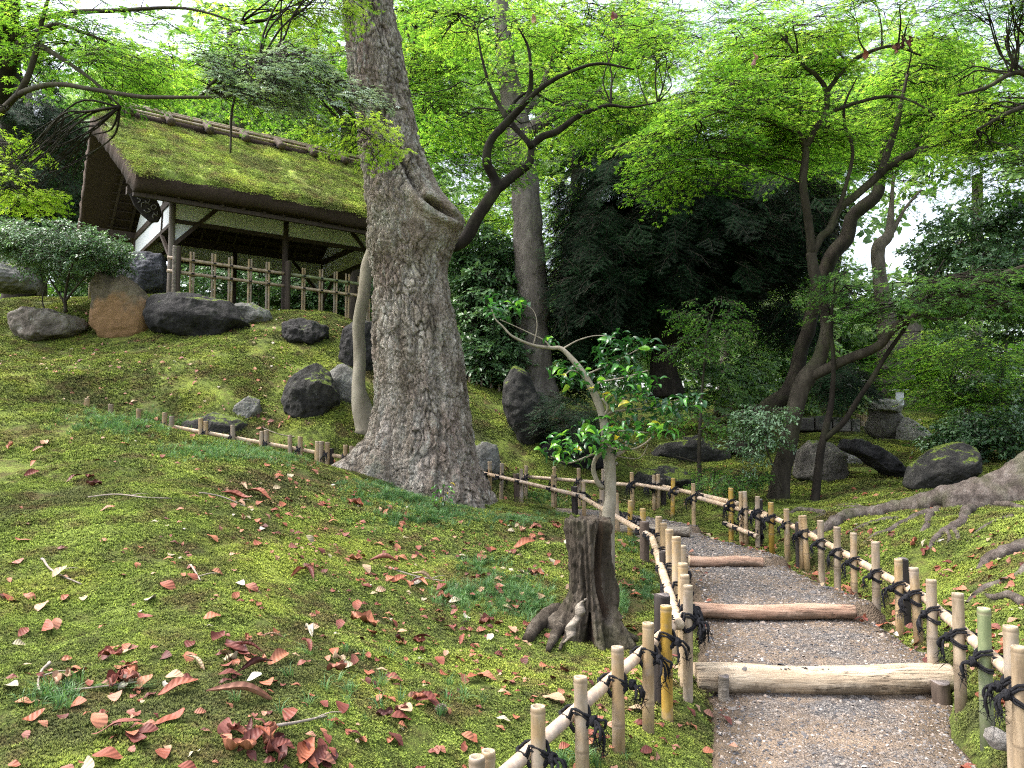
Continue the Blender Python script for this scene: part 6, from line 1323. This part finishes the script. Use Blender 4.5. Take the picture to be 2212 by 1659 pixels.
MARKS = [((515,1420),'curled heap'),((545,1625),'bottom heap'),((900,1268),'rolled brown pile'),((280,1080),'long pale twig'),((130,1245),'bent grey twig'),((85,1470),'curved bare twig'),((420,1245),'short straight twig'),((640,1578),'dark straight twig'),((190,1500),'pine sprig'),((950,1542),'pine cone'),
 ((515,1520),'lone rolled leaf'),((656,1246),'two upright leaves'),((535,1078),'splayed red leaf'),((768,1218),'purplish crumpled leaf'),((783,1352),'ribbed crumpled leaf'),((1050,1352),'dark folded leaf'),((1130,1186),'broad orange leaf'),((768,1094),'dark red ball of leaf'),((900,1400),'dark red clump'),((1180,1380),'stump roots'),((1278,1250),'stump'),((880,1070),'big trunk foot'),((1160,1560),'nearest fence post'),((1430,1400),'yellow fence post'),((900,1535),'curled pink leaves'),((0,1150),'left edge'),((1040,1640),'pair of cut posts'),((1600,1300),'second log step'),((1700,1420),'first log step')]
used = {}
def place_label(x, y, kind, s):
    m = sorted(MARKS, key=lambda q: math.hypot(q[0][0]-x, q[0][1]-y))[:2]; (ax,ay),na = m[0]; dx, dy = x-ax, y-ay; d = math.hypot(dx,dy)
    side = ('right of' if dx > 0 else 'left of') if abs(dx) > abs(dy) else ('in front of' if dy > 0 else 'behind')
    how = 'touching' if d < 18 else ('close' if d < 45 else ('a little way' if d < 85 else 'well')); size = 'large ' if s > .78 else ('' if s > .58 else 'small ')
    c = [f"{size}{WORD[kind]} dry leaf {how} {side} the {na}", f"{size}{WORD[kind]} dry leaf {how} {side} the {na}, towards the {m[1][1]}"]
    for l in c:
        l = l.replace('small tiny','very tiny').replace('touching in front of','touching the front of').replace('touching left of','touching the left of').replace('touching right of','touching the right of').replace('touching behind','just behind').replace('large tiny','tiny')
        l = ' '.join(l.split()[:16])
        if l not in used: used[l] = 1; return l
    return l
rr = random.Random(5)
for hi,(hx,hy,sx,sy,n,kk,lab) in enumerate(heaps):
    seen = set(); where = lab.split(' leaf ',1)[1] if ' leaf ' in lab else lab
    for i in range(n):
        ox, oy = rr.gauss(0,sx*.62), rr.gauss(0,sy*.75); kd = rr.choice(kk.split()); s_ = rr.uniform(.42,.85)
        v_ = 'upper' if oy < -sy*.25 else ('lower' if oy > sy*.25 else 'middle'); h_ = 'left' if ox < -sx*.25 else ('right' if ox > sx*.25 else 'centre')
        size = 'large ' if s_ > .7 else ('' if s_ > .55 else 'small ')
        l = f"{size}{WORD[kd]} leaf, {v_} {h_}: " + where; l = l.replace('small tiny','very tiny').replace('large tiny','tiny').replace('middle centre','centre')
        l = ' '.join(l.split()[:16])
        while l.split()[-1] in ('the','a','and','of','at','on','below','behind','between','in','left','lower','near','big'): l = ' '.join(l.split()[:-1])
        drop(hx+ox, hy+oy, kd, l, 'leaves: '+lab[:40].rsplit(' ',1)[0], s=s_, lift=rr.uniform(0,.012), r=rr)
single = [(515,1520,'rolled','long rolled brown leaf lying alone below the big curled heap',.42,1.15),(830,1222,'rolled','rust brown curled leaf lying alone on the open moss left of the stump',-.1,1.0),(768,1218,'crumple','crumpled purplish leaf left of the rust brown curled leaf',1,.9),
 (645,1246,'rolled','left one of two upright curled leaves on the open moss',1.2,.7),(668,1246,'rolled','right one of two upright curled leaves on the open moss',-1.0,.8),(1130,1186,'big','broad orange leaf with clear ribs on the grass above the stump roots',.5,1.2),
 (783,1352,'crumple','ribbed brown crumpled leaf in the middle of the mound',.2,1.1),(1050,1352,'crumple','dark folded leaf in the grass left of the stump roots',.9,.9),(768,1094,'crumple','dark red crumpled ball of leaf near the foot of the big trunk',0,.95),(510,1078,'big','left lobe of the splayed red leaf on the mound',.1,1.25),(560,1078,'big','right lobe of the splayed red leaf on the mound',3.0,1.15),(525,1062,'rolled','upper lobe of the splayed red leaf on the mound',2.2,.8),
 (250,1595,'flat','pale grey curled leaf at the bottom left',.3,1.2),(385,1500,'big','tan leaf pointing up-right at lower left',.5,.8),(366,1565,'flat','orange oval leaf near the bottom left',.8,.9),(1195,1520,'flat','dark pink leaf between the front fence posts',-.6,1.0),(1050,1472,'flat','whitish slender leaf right of centre on the bright moss',0,.8),(1005,1340,'flat','green-yellow upright leaf left of the stump roots',1.4,.7),
 (985,1095,'flat','fallen leaf beside the little plant at the foot of the big trunk',.4,.8)]
for x,y,k,lab,yaw,s in single: drop(x,y,k,lab,'single leaves on the mound',yaw,s,.0,rr)
zones = [((0,1060,520,1640),34,'small dry leaf sprinkled over the lower left half of the mossy mound'),((520,1110,1050,1640),34,'small dry leaf sprinkled over the middle of the mossy mound'),((1560,1240,2000,1400),4,'small leaf lying on the gravel between the first and third log steps'),((1150,1420,1500,1640),10,'small leaf on the moss around the nearest left fence posts')]
for (x0,y0,x1,y1),n,lab in zones:
    for i in range(n):
        x_, y_, kd, s_ = rr.uniform(x0,x1), rr.uniform(y0,y1), rr.choice(['small','small','flat']), rr.uniform(.5,1.0)
        drop(x_, y_, kd, place_label(x_, y_, kd, s_), 'leaves: '+lab[:40].rsplit(' ',1)[0], s=s_, r=rr)
# litter nobody could count
pts=[]; 
r = np.random.default_rng(8)
X = np.concatenate([r.uniform(-8,9,9000), r.uniform(-2.5,3.5,900)]); Y = np.concatenate([r.uniform(2.0,17,9000), r.uniform(1.9,5,900)]); X = np.concatenate([X, r.uniform(1.6,4.2,1500), r.uniform(.4,2.6,500), r.uniform(-2.0,.8,1100)]); Y = np.concatenate([Y, r.uniform(2.4,7.5,1500), r.uniform(2.4,7,500), r.uniform(2.1,6.5,1100)]); force = np.arange(len(X)) >= 9900
k = (fbm(v3(X*.8,Y*.8,0),3,44) > -.06-.1*(Y>8)) | (force & (fbm(v3(X*1.7,Y*1.7,0),3,48) > .0)); k &= (path_in(X,Y) < .12) & ((r.random(len(X)) < np.clip((Y-.5)/8,.22,1)) | force); X, Y = X[k], Y[k]
nn_ = Hn(X,Y); PRL = [proto('litter_a', DL['small'][0]), proto('litter_b', DL['small'][1]), proto('litter_c', DL['flat'][2])]
eul = align(nn_ + r.normal(0,.25,nn_.shape), r.uniform(0,6.28,len(X)))
zl = np.where(path_in(X,Y) > .0, path_z(Y)+.01, Hz(X,Y))
scatter('leaf_litter', np.stack([X,Y,zl+.012],1), eul, r.uniform(.3,.75,len(X)), PRL, None, kind='stuff'); print('litter', len(X))
for i,(pp,lab) in enumerate([([(318,963+0),(372,968),(440,972),(505,982)],'thin twig lying across the middle of the mound'),([(470,985),(540,1000),(600,1022)],'forked dry twig just above the splayed red leaf')]): pass
TW = [([(190,1079),(250,1075),(310,1080),(372,1082)],'long pale twig lying level on the moss at the left'),([(90,1215),(105,1235),(130,1250),(175,1272)],'bent grey twig with a side shoot at the left of the mound'),([(430,1070),(480,1080),(530,1100)],'dry twig just left of the splayed red leaf'),([(408,1228),(420,1245),(432,1262)],'short straight twig on the middle of the mound'),
      ([(106,1440),(85,1460),(78,1490),(88,1512)],'curved bare twig near the pine needles at lower left'),([(580,1590),(640,1578),(706,1556)],'dark straight twig at the bottom of the mound'),([(560,925),(600,940),(640,948)],'twig behind the buried stakes'),([(840,1232),(900,1250),(960,1262)],'thin stalk beside the rolled brown pile')]
for i,(pp,lab) in enumerate(TW):
    Q = np.array([G(a,b) for a,b in pp]); Q[:,2] += .014; o0 = Q[0].copy(); t = thing('twig', lab, 'twig', tuple(o0)); V, Fa = tube(Q-o0, np.linspace(.006,.003,len(Q)), 6, 6, .2, 30, i, wob=1.5); ob('stem', mesh('stem', V, Fa, [MAT['twig']]), t)
    m_ = (Q[1]+Q[2])/2-o0; V, Fa = tube([m_, m_+np.array([.05,.03,.012]), m_+np.array([.09,.04,.01])], [.003,.002,.001], 5, 4, .2, 30, i); ob('side_shoot', mesh('side_shoot', V, Fa, [MAT['twig']]), t)
# hanging dead leaves in the maples
for i,(x,y,d,lab) in enumerate([(1935,95,8.9,'withered brown leaf bunch snagged in the top of the right maple'),(1640,118,8.9,'single withered leaf dangling at the left of the right maple'),(1880,115,8.9,'narrow withered leaf hanging below the right maple twig'),(1150,40,9.6,'dry brown pod-like leaves hanging above the middle maple branch'),(1318,30,9.6,'pair of dry leaves hanging at the top centre')]):
    p = P(x,y,d); t = thing('withered_leaves', lab, 'leaf', tuple(p))
    for k in range(4 if i == 0 else 2): ob('leaf', DL['crumple' if i == 0 else 'flat'][k%3], t, (random.gauss(0,.07),random.gauss(0,.03),random.gauss(0,.04)), (random.uniform(0,3),1.4,random.uniform(0,6)), 1.1)
# pine needles tuft and cone
t = thing('pine_cone', 'small grey pine cone lying on the bright moss in the lower middle', 'cone', tuple(G(950,1542)+np.array([0,0,.01])))
ob('core', mesh('core', *tube([(-.018,0,.008),(0,0,.010),(.018,0,.008)], [.006,.012,.005], 10, 4), [MAT['twig']]), t); V = np.array([[0,-.004,0],[.011,-.006,.003],[.014,0,.005],[.011,.006,.003],[0,.004,0]]); sm_ = mesh('scale', V, [[0,1,2,3,4]], [MAT['log_grey']], False)
for k in range(40): a = k*2.4; x = -.018+.036*k/40; R_ = .010*math.sin(math.pi*(k+4)/48); ob('scale', sm_, t, (x, R_*math.cos(a), .010+R_*math.sin(a)), (a, -.5, 0), .9) if k%1 == 0 else None
t = thing('pine_sprig', 'fallen sprig of long green pine needles at the lower left of the mound', 'sprig', tuple(G(190,1500)+np.array([0,0,.02])))
mb = MB(); r = np.random.default_rng(4)
for k in range(90):
    a = r.normal(0,.35)+(0 if k%2 else .6); L = r.uniform(.08,.15); b = np.array([0.07*(k%3),0.03*(k%2),0]); e = b+np.array([L*math.cos(a),L*math.sin(a),r.uniform(0,.03)]); mb.add([b,b+np.array([0,.0016,0]),e],[[0,1,2]],0,r.random())
ob('needles', mb.mesh('needles',[MAT['grass']]), t); ob('stem', mesh('stem', *tube([(-.1,-.03,0),(0,0,0),(.14,.05,.005)], .003, 5, 4), [MAT['twig']]), t)
# little plant at the foot of the big trunk
q = G(958,1100); t = thing('seedling', 'tiny leafy seedling at the foot of the big trunk', 'plant', tuple(q))
for k in range(3): ob('stem', mesh('stem', *tube([(0,0,0),(.02*(k-1),-.02,.10),(.05*(k-1),-.05,.2)], .003, 5, 4), [MAT['bark_maple']]), t)
for k in range(22): ob('leaf', CL[k%5], t, (.06*math.cos(k*2.4),-.05+.06*math.sin(k*2.4),.05+.008*k), (.3,.4,k*2.4), .6)
# ---------------------------------------------------------------- moss tufts (stuff)
def moss_patch(seed, n=170, rad=.078, leaf='sprig'):
    r = np.random.default_rng(seed); mb = MB()
    for k in range(n):
        a = r.uniform(0,6.28); q = rad*math.sqrt(r.random()); c = np.array([q*math.cos(a), q*math.sin(a), .0]); h = r.uniform(.004,.015)*(1-.4*(q/rad)**2); lv = r.random()
        for j in range(4):
            b = j*1.57+r.uniform(0,1.5); o = np.array([math.cos(b),math.sin(b),0]); s = np.array([-o[1],o[0],0]); L = r.uniform(.004,.0085)
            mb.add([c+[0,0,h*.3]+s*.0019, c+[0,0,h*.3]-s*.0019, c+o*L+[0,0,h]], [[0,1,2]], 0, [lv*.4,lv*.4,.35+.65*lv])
    return mb.mesh('moss_patch', [MAT[leaf]], False)
MP = [proto(f'moss_patch_{i}', moss_patch(i)) for i in range(4)]; MPR = [proto(f'roof_patch_{i}', moss_patch(i+9,110,.09,'roofsprig')) for i in range(3)]
r = np.random.default_rng(12); PX=[];PY=[];SC=[]
for (x0,x1,y0,y1,dens,sc_) in [(-2.3,2.9,1.8,3.4,330,1.0),(-3.3,4.2,3.4,5.4,170,1.3),(-5.8,6.2,5.4,9.0,66,1.9),(-9,10,9.0,17,24,2.8)]:
    n = int((x1-x0)*(y1-y0)*dens); X = r.uniform(x0,x1,n); Y = r.uniform(y0,y1,n); k = (fbm(v3(X*2.1,Y*2.1,0),4,90) > -.75) & (path_in(X,Y) < -.01+.06*vn(v3(X*9,Y*9,0),2)) & (np.abs(X) < Y*.75+.6)
    PX.append(X[k]); PY.append(Y[k]); SC.append(sc_*r.uniform(.7,1.25,k.sum()))
PX=np.concatenate(PX); PY=np.concatenate(PY); SC=np.concatenate(SC)
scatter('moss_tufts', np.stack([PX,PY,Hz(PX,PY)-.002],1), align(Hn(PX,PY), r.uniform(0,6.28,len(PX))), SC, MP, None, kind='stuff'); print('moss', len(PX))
k = r.choice(len(SV), 7500, replace=False); k = k[(SV[k,1] > -.97)&(fbm(SV[k]*3,3,5) > -.2)]; nrm_ = np.tile(np.array([0,-.57,.82]),(len(k),1))+r.normal(0,.12,(len(k),3)); nrm_ /= np.linalg.norm(nrm_,axis=1)[:,None]
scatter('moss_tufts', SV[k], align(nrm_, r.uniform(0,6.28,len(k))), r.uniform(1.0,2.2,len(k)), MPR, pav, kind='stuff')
# grass
def grass_tuft(seed, n=16):
    r = np.random.default_rng(seed); mb = MB()
    for k in range(n):
        a = r.uniform(0,6.28); L = r.uniform(.04,.085); o = np.array([math.cos(a),math.sin(a),0]); s = np.array([-o[1],o[0],0])*.0017; b = o*r.uniform(0,.015); lean = r.uniform(.2,.9)
        p1 = b+o*L*.35*lean+[0,0,L*.55]; p2 = b+o*L*lean+[0,0,L*(.9-.35*lean)]; mb.add([b-s,b+s,p1+s*.8,p1-s*.8,p2],[[0,1,2,3],[3,2,4]],0,r.random())
    return mb.mesh('grass_tuft',[MAT['grass']],False)
GT = [proto(f'grass_tuft_{i}', grass_tuft(i)) for i in range(4)]
gz = [(300,915,120,22,420),(480,975,110,18,360),(600,985,90,16,260),(880,1075,100,18,520),(960,1115,110,22,520),(820,1050,60,10,160),(1180,1075,60,14,200),(1280,1110,80,12,200),(1120,1125,60,10,160),(1080,1285,60,45,210),(990,1290,45,22,110),(1150,1300,40,40,110),(1040,1220,40,14,60),(1380,1175,40,18,120),(1400,1270,24,24,70),(1345,1300,14,30,50),(120,1510,60,25,30),(830,1500,200,80,35),(1240,1650,60,15,20)]
PT=[]
for x,y,sx,sy,n in gz:
    for i in range(n):
        q = G(x+r.normal(0,sx*.6), y+r.normal(0,sy*.6), 2.0, 11)
        if path_in(q[0],q[1]) < .0: PT.append(q)
PT=np.array(PT); PT = PT[np.hypot(PT[:,0]-bigtree.location[0], PT[:,1]-BD) > .45]
scatter('grass', PT-[0,0,.005], np.stack([r.normal(0,.15,len(PT)),r.normal(0,.15,len(PT)),r.uniform(0,6.28,len(PT))],1), r.uniform(.55,1.1,len(PT)), GT, None, kind='stuff'); print('grass', len(PT))
# grit on the path
def peb(seed):
    r = np.random.default_rng(seed); th = np.linspace(0,6.283,7,endpoint=False); V = [[0,0,.5]]
    for z,q in ((.25,.75),(-.1,1.0)): V += [[q*math.cos(a)*r.uniform(.75,1.2), q*math.sin(a)*r.uniform(.6,1.0), z] for a in th]
    Fa = [[0,1+j,1+(j+1)%7] for j in range(7)]+[[1+j,8+j,8+(j+1)%7,1+(j+1)%7] for j in range(7)]; return mesh('grit', np.array(V), Fa, [MAT['grit']], False)
def mk_grit():
    m = M('grit_stone'); rnd = m.n('ObjectInfo').outputs['Random']; m.bsdf(m.ramp(rnd, [(0,(.04,.04,.045)),(.35,(.09,.088,.092)),(.65,(.17,.15,.135)),(.9,(.26,.21,.175)),(1,(.42,.39,.36))]), .8, None, .3); return m.m
MAT['grit'] = mk_grit(); PB_ = [proto(f'grit_{i}', peb(i)) for i in range(5)]
n = 36000; Y = 2.0+7.2*r.random(n)**1.7; X = PLf(Y)+(PRf(Y)-PLf(Y))*r.uniform(.0,1.0,n); k = fbm(v3(X*2,Y*2,0),3,7) > -.25+.35*r.random(n)-.2; X,Y = X[k],Y[k]
S = .0028+.007*r.random(len(X))**5; S = np.where(r.random(len(X))<.012, S*1.9, S)*(1+.08*(Y-2))
def Pz(x,y):
    q = v3(x,y); return path_z(y)+fbm(q*2.2,3,61)*.022+fbm(q*18,3,71)*.010
scatter('gravel', np.stack([X,Y,Pz(X,Y)],1), np.stack([r.normal(0,.3,len(X)),r.normal(0,.3,len(X)),r.uniform(0,6.28,len(X))],1), S, PB_, None, kind='stuff'); print('grit', len(X))
for i,(x,y,s,lab) in enumerate([(2030,1440+0,.0,'')]): pass
for i,(a,b,s) in enumerate([(1560,1530,.035),(1610,1512,.03),(1655,1520,.025),(1990,1530,.03),(1975,1545,.022),(1870,1530,.028),(1700,1530,.02),(1585,1560,.022),(1780,1225,.035),(1830,1535,.018)]):
    q = G(a,b); me = mesh('pebble', np.array(_protos[-1].data.vertices[0].co[:])[None]*0, [], []) if False else PB_[i%5].data
    o = ob('pebble', me, None, (q[0],q[1],float(Pz(np.array([q[0]]),np.array([q[1]]))[0])+.002), (0,0,i), (s,s*.75,s*.7)); o['label'] = ['left edge stone on the earth just below the nearest log step','roundish stone in the earth left of middle below the nearest log','small stone under the middle of the nearest log step','loose stone at the foot of the dark peg','little stone just in front of the dark peg','stone a step left of the dark peg under the nearest log','stone right of middle on the earth below the nearest log','tiny stone nearest the left fence below the nearest log','loose stone on the earth in front of the third log step','small stone near the middle right below the nearest log'][i]; o['category'] = 'pebble'; o['group'] = 'loose stones on the path'
print('objects', len(sc.objects), 'tris', sum(len(m.polygons) for m in bpy.data.meshes)*2)
